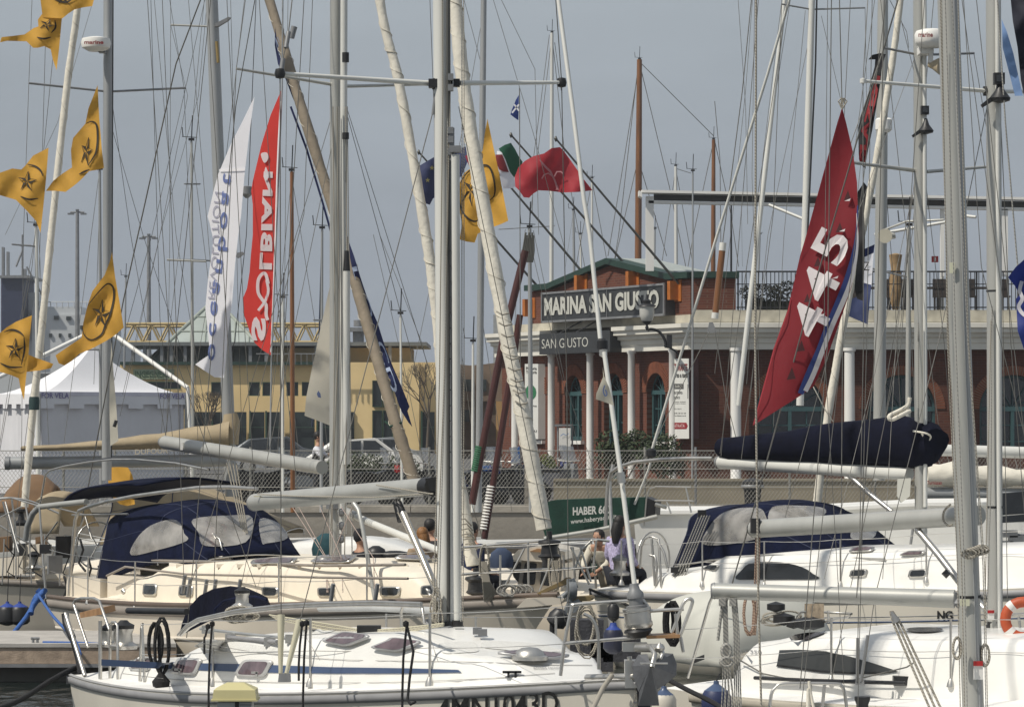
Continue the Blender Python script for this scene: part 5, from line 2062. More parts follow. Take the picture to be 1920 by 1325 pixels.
# cockpit: wheel, seats, boxes
mb = MB()
c0 = PC(182, 1022, -.2)
for i in range(24):
    a0, a1 = i * math.pi / 12, (i + 1) * math.pi / 12
    mb.tube([c0 + Cb.v * .38 * math.cos(a0) + V(0, 0, .38 * math.sin(a0)), c0 + Cb.v * .38 * math.cos(a1) + V(0, 0, .38 * math.sin(a1))], .014, 5)
for i in range(3):
    mb.tube([c0, c0 + Cb.v * .38 * math.cos(i * 2.1) + V(0, 0, .38 * math.sin(i * 2.1))], .01, 5)
mb.build('steering_wheel', STEEL, Cb.root)
MB().box(Cb.pt(.9, -.2, 1.25), (.5, .35, .7), Cb.v, Cb.u * -1).build('steering_pedestal', CREAM, Cb.root)
mb = MB()
for (a, t_, sx_, sy_, sz_, z_) in ((.6, -.95, .5, 1.2, .35, 1.05), (.6, .95, .5, 1.2, .35, 1.05), (1.9, -.9, .45, 1.2, .4, 1.1), (.15, 0, 2.2, .3, .35, 1.0)):
    mb.box(Cb.pt(a, t_, z_), (sx_, sy_, sz_), Cb.v, Cb.u)
mb.build('cockpit_seat', CREAM, Cb.root)
MB().box(PC(119, 1025, -1.3), (.26, .03, .34), Cb.v, Cb.u).build('plotter_cover', BLACK, Cb.root)
MB().box(PC(119, 1025, -1.3) + V(-.28, 0, -.03), (.18, .1, .14)).build('stern_light', BLACK, Cb.root)
sp = MB().box(PC(103, 1058, -1.5), (.24, .05, .28), Cb.v, Cb.u).build('notice_panel', GREYM, Cb.root)
for q in (-.055, .055):
    MB().box(PC(103, 1058, -1.5) + Cb.v * q - Cb.u * .03 + V(0, -.02, 0), (.09, .03, .17), Cb.v, Cb.u).build('label_sheet', WHITEP, sp)
for i, (x, y) in enumerate(((150, 1010), (165, 1045), (120, 1080), (185, 1060))):
    Cb.line('cockpit_hose', [(x, y), (x + 6, y + 20), (x - 2, y + 45), (x + 10, y + 60)], .02, BLACK, -1.0, 6)
# furled headsails
furl('furled_genoa', [(790, -480, 42.6), (846, -60, 42.2), (868, 150, 42), (905, 380, 41.8), (948, 620, 41.5), (985, 800, 41.3), (1020, 992, 41.2)], .17, .20, SAIL, Cb.root, True, 3)
furl('furled_staysail', [(640, -480, 44.2), (712, 0, 43.9), (747, 150, 43.8), (792, 400, 43.6), (816, 560, 43.5), (833, 740, 43.4), (866, 930, 43.2), (886, 1060, 43.1)], .12, .17, SAIL, Cb.root, True, 5)
mb = MB()
for i in range(9):
    y = 590 + i * 21
    x = 942 + i * 4.4
    mb.tube([P(x - 11, y - 6, 41.25), P(x, y, 41.2), P(x + 12, y - 3, 41.25)], .012, 5)
for i in range(6):
    mb.tube([P(858 + i * 3, 975 + i * 9, 43), P(872 + i * 3, 972 + i * 9, 42.9), P(884 + i * 2, 985 + i * 9, 43)], .012, 5)
mb.build('sail_tie', ROPE, Cb.root)
for (x, y, d, lb) in ((1030, 1045, 41.1, 0), (892, 1112, 43, 1)):
    o = MB().lathe(P(x, y, d), [(.14, 0), (.15, .02), (.11, .05), (.10, .15), (.15, .19), (.14, .22), (.04, .24), (.035, .34)], 18).build('furling_drum', BLACK, Cb.root)
# pulpit and bow platform
rl = [[(866, 1026), (905, 1023), (960, 1018), (1040, 1013), (1110, 1011), (1143, 1014)], [(866, 1076), (905, 1073), (1000, 1068), (1108, 1064)]]
for pts in rl:
    MB().tube(catmull([P(x, y, 41.6) for x, y in pts], 4), .018, 8).build('pulpit_rail', STEEL, Cb.root)
for pts in ([(983, 1028), (938, 1115)], [(1048, 1016), (1010, 1112)], [(1077, 1070), (1090, 1030), (1110, 1012)], [(990, 1016), (991, 1108)], [(1070, 1025), (1105, 1095)], [(1088, 1025), (1108, 1090)], [(938, 1040), (938, 1110)], [(1118, 1012), (1112, 1066)]):
    MB().tube([P(x, y, 41.5) for x, y in pts], .014, 6).build('pulpit_leg', STEEL, Cb.root)
mb = MB()
mb.prism([P(x, y, 41.0) for x, y in ((968, 1139), (985, 1122), (1036, 1119), (1058, 1122), (1050, 1132), (1000, 1137))], V(.1, .7, 0))
mb.build('bow_platform', CREAM, Cb.root)
mb = MB()
mb.prism([P(x, y, 41.1) for x, y in ((1006, 1111), (1050, 1090), (1062, 1082), (1066, 1086), (1060, 1094), (1012, 1114))], V(.05, .12, 0))
mb.prism([P(x, y, 40.9) for x, y in ((1074, 1119), (1106, 1117), (1110, 1121), (1106, 1126), (1074, 1127))], V(.05, .3, 0))
mb.build('bowsprit_plank', mat('aged_teak', (.22, .16, .07), .6, 0, .2), Cb.root)
ac = thing('anchor', P(1065, 1128, 40.9), 'dark anchor on the bow platform of the cream yacht', 'anchor')
mb = MB()
mb.lathe(P(1072, 1106, 40.9), [(.11, -.05), (.12, 0), (.11, .05)], 16, ax=(1, .2, 0))
mb.tube([P(1055, 1118, 40.9), P(1080, 1098, 40.9), P(1072, 1085, 40.9)], .035, 8)
mb.tube([P(1068, 1085, 40.9), P(1068, 1128, 40.9)], .04, 8)
mb.build('shank', GALV, ac)
mb = MB()
mb.prism([P(x, y, 40.85) for x, y in ((1064, 1132), (1056, 1150), (1078, 1148), (1092, 1132), (1084, 1124))], V(0, .12, .03))
mb.build('flukes', GALV, ac)
mb = MB()
coil(mb, P(908, 1055, 41.5), .06, .22, 3, .012, 3)
for i in range(12):
    mb.tube([P(903 + i * .8, 1052, 41.45), P(905 + i * 1.2, 1090, 41.4), P(908 + i * 3, 1128, 41.5)], .008, 4)
coil(mb, P(1040, 1065, 41.5), .08, .3, 3, .012, 5)
for i in range(10):
    mb.tube([P(1036 + i * 1.2, 1050, 41.45), P(1035 + i, 1090, 41.4)], .009, 4)
mb.build('coiled_sheet', ROPE, label='light coiled sheets hung on the bow rail of the cream yacht', cat='rope')
mb = MB()
for x, rr_ in ((950, .12), (962, .12), (974, .1), (986, .09)):
    coil(mb, P(x, 1107, 41.3), rr_, .07, 2, .014, x)
mb.build('coiled_sheet', ROPEW, label='striped rope coils lying on the foredeck of the cream yacht', cat='rope')
# blue mooring rope at the quarter
br_ = [P(78, 1108, 49), P(66, 1120, 49), P(56, 1145, 49), P(40, 1168, 48.6), P(18, 1192, 48), P(-10, 1204, 47.5)]
mb = MB()
mb.tube(catmull(br_, 5), .035, 7)
mb.tube(catmull([P(72, 1115, 48.9), P(100, 1155, 45), P(138, 1196, 40), P(150, 1225, 36)], 5), .022, 6)
mb.tube(catmull([P(70, 1105, 49), P(80, 1118, 49), P(66, 1125, 49), P(84, 1106, 48.9), P(62, 1135, 48.9), P(58, 1150, 48.8)], 4), .045, 7)
mb.build('mooring_rope', BLUER, label='bright blue mooring rope knotted at the cream yacht stern corner', cat='rope')
mb = MB()
mb.tube(catmull([P(150, 1265, 34.5), P(146, 1250, 35), P(100, 1272, 34), P(40, 1310, 33), P(-10, 1330, 32)], 5), .028, 6)
mb.tube(catmull([P(122, 1152, 35), P(135, 1195, 35), P(146, 1235, 35), P(150, 1262, 34.6)], 4), .03, 6)
mb.build('mooring_rope', BLACKR, label='black mooring rope running from the white sloop stern to the dark water', cat='rope')

# ------------------------------------------------------------------ G: boat far left, bow to the left
G = Boat('sailing_yacht', 'cream yacht at the left edge with its bow rail above the pontoon', (3.5, 56.4), (-1, -.16), 14.0, (.80, .02, .26), 1.75)
G.hull(CREAM, CREAMD, rake=1.0)
G.strake('rubbing_strake', TAUPE, -.14, -.02, .03)
G.cabin('coachroof', CREAMD, [(3.0, 1.2, .02), (4, 1.25, .4), (8, 1.15, .5), (10.5, .8, .36), (12.2, .4, .02)])
dG = 55.5
spar('mast', P(200, 900, dG), P(205, -560, dG), .085, ALU2, G.root, 14, 1.3)
mb = MB()
mb.tube([P(209, 860, dG - .2), P(212, 0, dG - .2), P(212, -300, dG - .2)], .012, 5)
mb.build('sail_track', BLACK, G.root)
MB().tube([P(203, 172, dG), P(54, 156, dG - .6)], .02, 6).build('spreader', GREYM, G.root)
MB().tube([P(206, 172, dG), P(348, 165, dG + .6)], .02, 6).build('spreader', GREYM, G.root)
shroud(G, [P(150, -480, dG), P(60, 0, dG - .5), P(54, 156, dG - .6), P(44, 440, dG - .8), P(40, 900, dG - 1)], .010)
shroud(G, [P(240, -480, dG), P(384, 0, dG + .4), P(348, 165, dG + .6), P(285, 440, dG + .3), P(230, 640, dG + .3), P(208, 740, dG)], .010)
shroud(G, [P(318, 0, dG + .4), P(345, 165, dG + .6), P(356, 440, dG + .6), P(372, 850, dG + .6)], .009)
shroud(G, [P(212, 205, dG), P(245, 440, dG + .3), P(318, 860, dG + .9)], .010)
shroud(G, [P(212, 248, dG), P(268, 440, dG + .3), P(405, 850, dG + .9)], .010)
shroud(G, [P(175, 0, dG), P(108, 230, dG - .4), P(10, 440, dG - .6)], .008)
rd = MB().lathe(P(180, 90, dG - .4), [(.13, -.06), (.24, .0), (.26, .08), (.24, .16), (.1, .19), (0, .19)], 22).build('radar_dome', WHITEP, G.root)
text('lettering', 'marine', lambda u, v: P(158 + 36 * u, 83 - 7 * v, dG - .67 + .02 * abs(u - .5)), REDT, rd, .03)
mb = MB()
mb.box(P(192, 93, dG - .3), (.12, .2, .12))
mb.box(P(196, 88, dG - .2), (.2, .1, .04))
mb.build('radar_bracket', GREYM, G.root)
furl('furled_genoa', [(176, -300, dG - 1), (147, 0, dG - 1), (127, 150, dG - 1), (100, 400, dG - 1.2), (78, 620, dG - 1.4), (62, 770, dG - 1.4), (46, 950, dG - 1.5)], .12, .13, SAIL, G.root, True, 9)
mb = MB()
mb.lathe(P(64, 757, dG - 1.6), [(.085, -.1), (.09, .05), (.08, .12)], 12)
mb.build('clew_patch', mat('dark_green_patch', (.02, .05, .05), .7), G.root)
MB().lathe(P(40, 985, dG - 1.6), [(.12, 0), (.13, .05), (.06, .1), (.04, .2), (.1, .24), (.1, .28)], 14).build('furling_drum', BLACK, G.root)
for pts in ([(-10, 935), (20, 933), (60, 940), (110, 962)], [(5, 940), (22, 1000), (34, 1040)], [(0, 985), (40, 1010), (60, 1020)], [(22, 935), (30, 1000)]):
    MB().tube(catmull([P(x, y, dG - 2) for x, y in pts], 4), .017, 6).build('pulpit_rail', STEEL, G.root)
for i, (x, y, w_, h_, q) in enumerate(((20, 1060, .5, .3, 0), (60, 1045, .35, .45, 0), (95, 1072, .5, .22, 0), (40, 1030, .2, .2, 1), (78, 1022, .16, .3, 2), (108, 1090, .3, .25, 0), (5, 1020, .3, .25, 2))):
    MB().box(P(x, y, 54), (w_, .4, h_), (.97, -.2, .1)).build(('cockpit_locker', 'instrument_pod', 'canvas_bag')[q], (CREAMD, BLACK, TAND)[q], G.root)
for i, (x, y) in enumerate(((8, 1010), (30, 1000), (55, 1008), (84, 1000), (112, 1012))):
    G.line('guard_post', [(x, y), (x + (i % 3) * 4 - 4, y + 85)], .012, STEEL, -1.3)
    G.line('deck_line', [(x, y + 10), (x + 18, y + 30), (x + 6, y + 62), (x + 26, y + 74)], .012, ROPE if i % 2 else BLACKR, -1.2)
winch(G, P(64, 1068, 53.6), 1.3, BLACK)
for i, x in enumerate((14, 37)):
    fender(x, 1131, 52.5, .36, .17, BLACK, mat('blue_fender_cap', (.02, .05, .25), .6), ['black ball fender with blue cap, leftmost below the cream hull rail', 'black ball fender with blue cap beside the cream stern quarter'][i], P(x + 2, 1075, 52.8))
for i, x in enumerate((15, 28, 37, 50, 58)):
    G.line('guard_wire', [(x, 970 + i * 3), (x - 3, 1080)], .006, WIRE, -1.2)
# tan boat behind with hoods
Hb = Boat('sailing_yacht', 'white yacht behind the cream yacht with tan spray canopy and tan mainsail cover', (-8.8, 63.0), (1, -.12), 10.5, (.80, .05, .3), 1.7)
Hb.hull(CREAM, CREAMD)
Hb.cabin('coachroof', GEL, [(1.5, 1.2, .02), (2.3, 1.25, .4), (6, 1.0, .5), (8, .6, .02)])
dH = 62
hood(Hb, (1.2, 1.1, 1.25, 2.45, .85), (2.4, 1.1, 1.4, 2.5, .85), (4.6, .95, 1.45, 1.6, .8), TAN, [[(196, 1010), (206, 985), (226, 975), (228, 1000), (210, 1030)]], 'sprayhood')
hh = []
for a, zt in ((-3.6, 2.1), (-2.9, 2.6), (-1.6, 2.65), (-.9, 2.2)):
    pass
mb = MB()
g = canopy([[P(x0, 960, 64), P((x0 + x1) / 2 - 6, yt + 4, 64.5), P((x0 + x1) / 2, yt, 65.5), P(x1, 960, 66)] for x0, x1, yt in ((-10, 40, 925), (5, 85, 900), (45, 120, 897), (80, 140, 915))], 4)
mb.surf(g)
mb.build('bimini', TAND, Hb.root, solid=.03)
mb = MB()
g = canopy([[P(x0, 1000, 61.5), P(x0 + 10, yt + 10, 61.8), P((x0 + x1) / 2, yt, 62.5), P(x1, 985, 63.5)] for x0, x1, yt in ((55, 120, 935), (80, 160, 925), (110, 186, 928))], 4)
mb.surf(g)
mb.build('cockpit_tent', TAN, Hb.root, solid=.03)
spar('mast', P(434, 930, dH), P(385, -300, dH), .12, ALU2, Hb.root, 14, 1.3)
mb = MB()
mb.prism([P(x, y, dH - .2) for x, y in ((402, 50), (404, 44), (428, 32), (432, 33), (428, 38), (410, 49))], V(0, .15, 0))
mb.prism([P(x, y, dH - .2) for x, y in ((442, 482), (444, 474), (455, 472), (458, 475), (446, 484))], V(0, .15, 0))
mb.build('spreader', GREYM, Hb.root)
MB().tube([P(395, 50, dH), P(320, 47, dH)], .02, 6).build('spreader', ALU, Hb.root)
MB().tube([P(386, 490, dH), P(313, 487, dH)], .02, 6).build('spreader', ALU, Hb.root)
MB().tube([P(406, 78, dH - .25), P(409, 118, dH - .25)], .03, 6).build('mast_slot', mat('brass_patch', (.35, .25, .1), .5, .5), Hb.root)
MB().lathe(P(463, 362, dH - .3), [(.03, -.1), (.11, -.02), (.11, .12), (.03, .14)], 14).build('mast_lantern', GREYM, Hb.root)
shroud(Hb, [P(320, -200, dH), P(320, 47, dH), P(318, 480, dH), P(312, 850, dH)], .010)
shroud(Hb, [P(320, 47, dH), P(352, 180, dH), P(300, 440, dH), P(230, 740, dH)], .010)
shroud(Hb, [P(398, -100, dH), P(372, 180, dH), P(300, 440, dH), P(225, 780, dH)], .010)
shroud(Hb, [P(480, 0, dH), P(462, 440, dH), P(440, 640, dH), P(370, 880, dH)], .016, WIRED)
mb = MB()
g = []
for i in range(13):
    u = i / 12
    px = 40 + (430 - 40) * u
    yb = 845 - 4 * u
    ht = 9 + 42 * u ** 1.6
    sg = [(0, 0), (-.10, .3), (-.09, .7), (0, 1.0 + .05 * math.sin(i * 2.1)), (.09, .7), (.10, .3), (0, 0)]
    g.append([P(px, yb, dH - .6) + V(0, t_ * (1 + u), ht * dH / 6000 * z_) for t_, z_ in sg])
mb.surf(g)
cv = mb.build('mainsail_cover', TAN, Hb.root)
text('lettering', 'DUFOUR', lambda u, v: P(253 + 62 * u, 852 - 3 * u - 10 * v, dH - .86), mat('faded_cover_lettering', (.50, .44, .34), .8), cv, .01)
MB().tube([P(426, 830, dH - .3), P(434, 790, dH - .3), P(432, 775, dH - .3)], [.22, .17, .13], 12).build('cover_collar', TAN, Hb.root)
spar('boom', P(18, 868, dH - .5), P(425, 862, dH - .5), .12, ALU2, Hb.root, 14, .8)
MB().tube([P(10, 868, dH - .5), P(19, 868, dH - .5)], .13, 12).build('boom_end_cap', GREYM, Hb.root)
furl('furled_genoa', [(440, -200, dH - 3), (505, 0, dH - 4), (560, 185, dH - 5), (640, 440, dH - 6), (692, 620, dH - 7), (735, 770, dH - 8), (778, 905, dH - 8.5)], .17, .21, SAILT, Hb.root, True, 4)
MB().tube([P(722, 790, dH - 7.9), P(742, 806, dH - 8), P(752, 792, dH - 8.2), P(730, 800, dH - 8.2)], .02, 6).build('sail_tie', GREENC, Hb.root)
# long grey hulls and decks glimpsed behind the cream yacht
Ib = Boat('sailing_yacht', 'grey and white yacht behind the cream yacht mast, with people aboard', (-3.6, 54.2), (.55, -.835), 6.5, (.95, .05, .25), 1.3)
Ib.hull(mat('pale_grey_hull', (.45, .46, .47), .35, 0, .05), GELD)
Ib.cabin('coachroof', GEL, [(1.0, .9, .02), (1.8, .95, .4), (4, .7, .4), (5.2, .4, .02)])
for x, y in ((150, 1000), (120, 1003), (90, 1008)):
    Hb.line('guard_rail', [(x, y), (x + 60, y + 12), (x + 90, y + 10)], .014, STEEL, -1.2)
# ------------------------------------------------------------------ D: white yacht right middle
D = Boat('sailing_yacht', 'white yacht with navy sprayhood, navy sail cover and grey rubbing rail', (2.27, 49.0), (.69, -.724), 12.0, (1.15, .10, .55), 1.85)
D.hull(HULLG, GELD, tr=.3)
D.strake('rubbing_strake', GREYR, -.13, -.02, .03)
D.strake('blue_stripes', NAVYS, -.42, -.38, .006, 0, .97, stern=False)
D.strake('blue_stripes', NAVYS, -.34, -.32, .006, 0, .97, stern=False)
D.cabin('coachroof', GEL, [(.4, 1.2, .02), (1.0, 1.3, .28), (1.8, 1.34, .34), (2.4, 1.3, .55), (4.0, 1.25, .62), (7.0, 1.0, .60), (9.5, .55, .4), (10.8, .35, .02)])
PD = D.on
D.decal('saloon_window', cm2([(1380, 1085), (1392, 1068), (1405, 1057), (1435, 1053), (1480, 1056), (1510, 1065), (1525, 1075), (1536, 1085), (1480, 1086), (1420, 1086)], 3, True), DARKG, off=.012, step=12)
for a in ([(1593, 1082), (1597, 1068), (1628, 1066), (1624, 1081)], [(1703, 1083), (1707, 1068), (1741, 1066), (1738, 1082)], [(1318, 1068), (1330, 1060), (1350, 1060), (1342, 1070)]):
    D.hatch(a, STEEL, DARKG, 'porthole', rise=.014, k=.78)
for a in ([(1592, 1038), (1600, 1030), (1642, 1029), (1634, 1036)], [(1687, 1043), (1700, 1036), (1738, 1035), (1730, 1042)]):
    D.hatch(a, STEEL, TINT, rise=.03, k=.8)
hood(D, (1.55, 1.10, 1.46, 2.40, .87), (2.95, 1.03, 1.66, 2.47, .85), (4.1, .86, 1.62, 1.84, .82), NAVY,
     [[(1320, 1020), (1330, 990), (1352, 966), (1385, 955), (1425, 955), (1437, 970), (1444, 990), (1440, 1004), (1380, 1018)], [(1448, 953), (1500, 950), (1545, 955), (1535, 972), (1450, 985)], [(1594, 1000), (1600, 988), (1640, 985), (1636, 1010), (1598, 1012)]])
# mainsail cover and boom
dD = 45.3
mb = MB()
g = []
ol = [(1352, 858, 822), (1372, 862, 818), (1420, 864, 815), (1480, 866, 806), (1530, 868, 797), (1580, 870, 790), (1640, 872, 785), (1690, 875, 778), (1728, 880, 786), (1748, 872, 792), (1756, 850, 802)]
for i, (x, yb, yt) in enumerate(ol):
    b0, t0 = PD(x, yb), PD(x, yt)
    h = t0.z - b0.z
    cc = Vector((b0.x, b0.y, b0.z))
    rr = .5 * h
    row = []
    for j in range(13):
        a = 2 * math.pi * j / 12
        w_ = .15 + .12 * i / 10
        row.append(cc + D.v * (w_ * math.sin(a) * (1 + .08 * math.sin(i * 1.7 + j))) + V(0, 0, rr + rr * -math.cos(a) * 1.0 + .012 * math.sin(i * 2.9 + j * 1.3)))
    g.append(row)
mb.surf(g)
mb.add(g[0], [list(range(13))])
mb.add(g[-1], [list(range(13))])
mb.build('mainsail_cover', NAVYD, D.root)
spar('boom', PD(1350, 866), PD(1706, 888), .095, ALUW, D.root, 16, 1.0, 1.0)
MB().tube([PD(1350, 866), PD(1345, 865)], [.10, .08], 14).build('boom_end_cap', GREYM, D.root)
spar('mast', P(1727, 1000, dD), P(1722, -560, dD), .088, ALU, D.root, 16, 1.4)
MB().tube([P(1735, 950, dD - .15), P(1733, -300, dD - .15)], .03, 8).build('furling_extrusion', ALUW, D.root)
mb = MB()
for y in (795, 640):
    mb.tube([P(1722, y, dD - .22), P(1722, y - 190 if y > 700 else y - 20, dD - .22)], .012, 5)
mb.build('mast_halyard', ROPEW, D.root)
MB().tube(catmull([P(1706, 770, dD - .3), P(1690, 778, dD - .4), P(1672, 786, dD - .4), P(1668, 779, dD - .4), P(1700, 762, dD - .3), P(1706, 745, dD - .3)], 4), .03, 6).build('sail_head', SAIL, D.root)
MB().tube(catmull([P(1712, 808, dD - .3), P(1735, 812, dD - .4), P(1745, 818, dD - .3), P(1738, 826, dD - .3), P(1728, 812, dD - .3)], 4), .015, 5).build('tie_line', SAIL, D.root)
mb = MB()
mb.prism([PD(x, y, -.2) for x, y in ((1684, 898), (1708, 896), (1706, 930), (1690, 942), (1683, 930))], V(0, .1, 0))
mb.build('halyard_bag', GREYC, D.root)
rd = MB().lathe(P(1746, 84, dD - .5), [(.15, -.04), (.21, .0), (.23, .04), (.235, .14), (.21, .19), (.12, .215), (0, .22)], 24).build('radar_dome', WHITEP, D.root)
text('lettering', 'marine', lambda u, v: P(1722 + 27 * u, 70 - 9 * v, dD - .76 + .06 * (u - .55) ** 2), REDT, rd, .03)
mb = MB()
mb.box(P(1735, 96, dD - .3), (.2, .3, .1))
mb.box(P(1745, 105, dD - .4), (.06, .08, .2))
mb.build('radar_bracket', WHITEP, D.root)
MB().lathe(P(1749, 122, dD - .4), [(.04, -.06), (.06, 0), (.13, .12)], 14, ax=(.55, -.3, -.1)).build('loudhailer', mat('tan_horn', (.4, .33, .22), .6), D.root)


def deck_light(b, x, y, d, k):
    o = MB().box(P(x, y, d), (.11 * k, .10 * k, .12 * k)).build('deck_light', BLACK, b.root)
    MB().box(P(x, y, d) - V(0, .055 * k, 0), (.07 * k, .02 * k, .07 * k)).build('lamp_glass', DARKG, o)
    c_ = P(x + 2, y + 38 * k, d)
    mb = MB()
    mb.lathe(c_, [(.02, .17 * k), (.05 * k, .08 * k), (.11 * k, 0), (.10 * k, -.03 * k), (.03, -.05 * k)], 14)
    mb.prism([c_ + V(-.20 * k, -.03, -.07 * k), c_ + V(-.04 * k, -.03, .06 * k), c_ + V(0, -.03, .01), c_ + V(-.18 * k, -.03, -.10 * k)], V(0, .06, 0))
    mb.build('steaming_light', BLACK, b.root)


deck_light(D, 1734, 207, dD - .2, 1.0)
tN, tF = P(1583, 303, dD - 1.3), P(1862, 312, dD + 1.3)
MB().tube([P(1717, 320, dD), tN], [.03, .022], 8).build('spreader', ALU, D.root)
MB().tube([P(1737, 322, dD), tF], [.026, .02], 8).build('spreader', ALU, D.root)
t2 = P(1657, 90, dD - .8)
MB().tube([P(1712, 101, dD), t2], .018, 6).build('spreader', GREYM, D.root)
MB().tube([P(1737, 103, dD), P(1826, 100, dD + .8)], .018, 6).build('spreader', GREYM, D.root)
shroud(D, [t2, P(1620, 200, dD - 1), tN, P(1580, 640, dD - 1.6), P(1577, 1000, dD - 2), P(1576, 1090, dD - 2)], .013)
shroud(D, [P(1715, 108, dD), P(1594, 440, dD - .5), P(1540, 640, dD - 1)], .008)
shroud(D, [P(1715, 335, dD), P(1680, 640, dD - .6), P(1655, 1085, dD - 2)], .010)
shroud(D, [P(1716, 340, dD), P(1640, 700, dD - .6), P(1545, 1085, dD - 2)], .010)
shroud(D, [P(1735, 335, dD), P(1770, 640, dD + .8), P(1800, 1000, dD + 1.8)], .010)
shroud(D, [P(1826, 100, dD + .8), tF, P(1862, 1000, dD + 2)], .010)
D.line('backstay', [(1600, -300), (1480, 0), (1438, 143), (1345, 440), (1221, 848)], .022, ALUW, 0, 8)
MB().lathe(PD(1221, 852, 0), [(.05, -.05), (.08, -.02), (.08, .07), (.04, .1)], 12).build('backstay_adjuster', BLACK, D.root)
D.line('backstay_leg', [(1220, 865), (1216, 880), (1190, 945)], .018, ALUW)
D.line('boom_vang', [(1592, 890), (1630, 925), (1672, 958)], .035, STEEL, 0, 10)
D.line('boom_vang', [(1716, 960), (1706, 1030)], .02, GREYM, 0, 8)
D.line('gantry', [(1135, 985), (1138, 930), (1140, 905), (1146, 885), (1160, 875), (1190, 866), (1240, 861), (1290, 859), (1336, 859)], .028, STEEL, -.4, 10)
D.line('gantry', [(1138, 905), (1165, 880)], .014, STEEL, -.4, 6)
for pts in ([(1208, 985), (1212, 935), (1218, 916), (1230, 912), (1296, 913)], [(1228, 938), (1300, 939)], [(1250, 940), (1258, 962)], [(1286, 914), (1296, 960)]):
    D.line('stern_rail', pts, .013, STEEL, .9, 6)
for pts in ([(1200, 1065), (1203, 1025), (1210, 1010), (1220, 1005), (1235, 1010), (1240, 1100)], [(1222, 1010), (1228, 1098)], [(1232, 1012), (1245, 1035), (1252, 1065)], [(1218, 1040), (1228, 1042), (1232, 1060), (1230, 1095)]):
    D.line('pushpit_rail', pts, .018, STEEL, -1.3, 8)
mb = MB()
c0 = PD(1225, 1048, -.1)
for i in range(24):
    a0, a1 = i * math.pi / 12, (i + 1) * math.pi / 12
    mb.tube([c0 + D.v * .36 * math.cos(a0) + V(0, 0, .42 * math.sin(a0)), c0 + D.v * .36 * math.cos(a1) + V(0, 0, .42 * math.sin(a1))], .014, 5)
mb.build('steering_wheel', STEEL, D.root)
st = D.stanchions([(1165, 1095), (1317, 1098), (1433, 1100), (1576, 1098), (1737, 1090)], .65)
mb = MB()
tops = [PD(1200, 1020, -1.3)] + st[1:] + [D.pt(11, -.6, 2.4)]
for z_ in (0, .3):
    for a, b_ in zip(tops[:-1], tops[1:]):
        mb.tube(sag(a - V(0, 0, z_), b_ - V(0, 0, z_), .02, 4), .0045, 4)
mb.build('lifeline', STEEL, D.root)
D.line('handrail', [(1265, 1062), (1330, 1050), (1440, 1040), (1660, 1048)], .016, STEEL, -1.1)
MB().box(D.hit(1272, 1068) or PD(1272, 1068, -1.2), (.22, .16, .08)).build('rope_clutch', BLACK, D.root)
winch(D, PD(1162, 1078, -1.2), 1.3, GREYM)
for i in range(5):
    D.line('mainsheet', [(1311 + i * 5, 966), (1270 + i * 5, 1065), (1235 + i * 6, 1135)], .010, ROPEW, -1.25 if i < 5 else 0)
MB().box(PD(1316, 962, -1.2), (.12, .1, .1)).build('sheet_block', BLACK, D.root)
D.line('mooring_line', [(1105, 1104), (1160, 1126), (1210, 1150)], .02, BLACKR, -1.6)
text('registration_letters', 'NG 1', lambda u, v: D.hit(1758 + 42 * u, 1161 - 17 * v, .012) or P(1758 + 42 * u, 1161 - 17 * v, 43.3), INK, D.root, .03)
for i, (x, y) in enumerate(((1660, 950), (1672, 955))):
    pass
# sun-faded jib boat furl right middle
furl('furled_genoa', [(1712, -300, 50), (1688, 0, 50), (1655, 230, 50), (1616, 440, 50), (1583, 600, 50), (1550, 795, 50), (1530, 960, 50)], .10, .13, SAIL, D.root, True, 12)

# ------------------------------------------------------------------ E: white yacht right front
E = Boat('sailing_yacht', 'white yacht with long dark lens-shaped cabin window at lower right', (2.77, 34.84), (.56, -.828), 10.5, (.83, .10, .55), 1.8)
E.hull(HULLG, GELD, tr=.2)
E.strake('rubbing_strake', mat('beige_rubbing_strake', (.36, .33, .27), .5, 0, .1), -.12, -.02, .03, .06, .55, stern=False)
E.cabin('coachroof', GEL, [(.75, 1.2, .02), (1.2, 1.3, .56), (2.2, 1.3, .68), (4.5, 1.1, .66), (7.0, .7, .42), (8.5, .3, .02)])
PE = E.on
E.decal('saloon_window', [(1458, 1247), (1463, 1219), (1500, 1218), (1550, 1221), (1595, 1230), (1640, 1243), (1686, 1258), (1655, 1261), (1600, 1261), (1540, 1258), (1490, 1251)], mat('smoked_window', (.045, .047, .046), .25, 0, .1, 3), off=.012, step=10)
E.decal('window_rim', [(1457, 1249), (1490, 1253), (1540, 1260), (1600, 1263), (1655, 1263), (1688, 1258), (1655, 1259), (1600, 1259), (1540, 1256), (1490, 1249), (1459, 1245)], INK, off=.014, step=10)
for a in ([(1400, 1193), (1408, 1183), (1440, 1177), (1462, 1180), (1440, 1189), (1420, 1194)], [(1483, 1200), (1490, 1189), (1530, 1184), (1550, 1186), (1525, 1197), (1505, 1201)], [(1700, 1183), (1712, 1179), (1756, 1179), (1768, 1183), (1745, 1187), (1715, 1187)]):
    E.decal('flush_hatch', cm2(a, 3, True), mat('dark_hatch_acrylic', (.05, .047, .05), .15, 0, .2, 6), off=.02, step=10)
E.line('handrail', [(1541, 1197), (1632, 1206)], .018, mat('brown_rail', (.22, .17, .14), .6), -1.0)
E.line('genoa_track', [(1415, 1270), (1520, 1275), (1698, 1280)], .02, BLACK, -1.35)
MB().box(E.hit(1690, 1275) or PE(1690, 1275, -1.3), (.16, .12, .09)).build('track_car', BLACK, E.root)
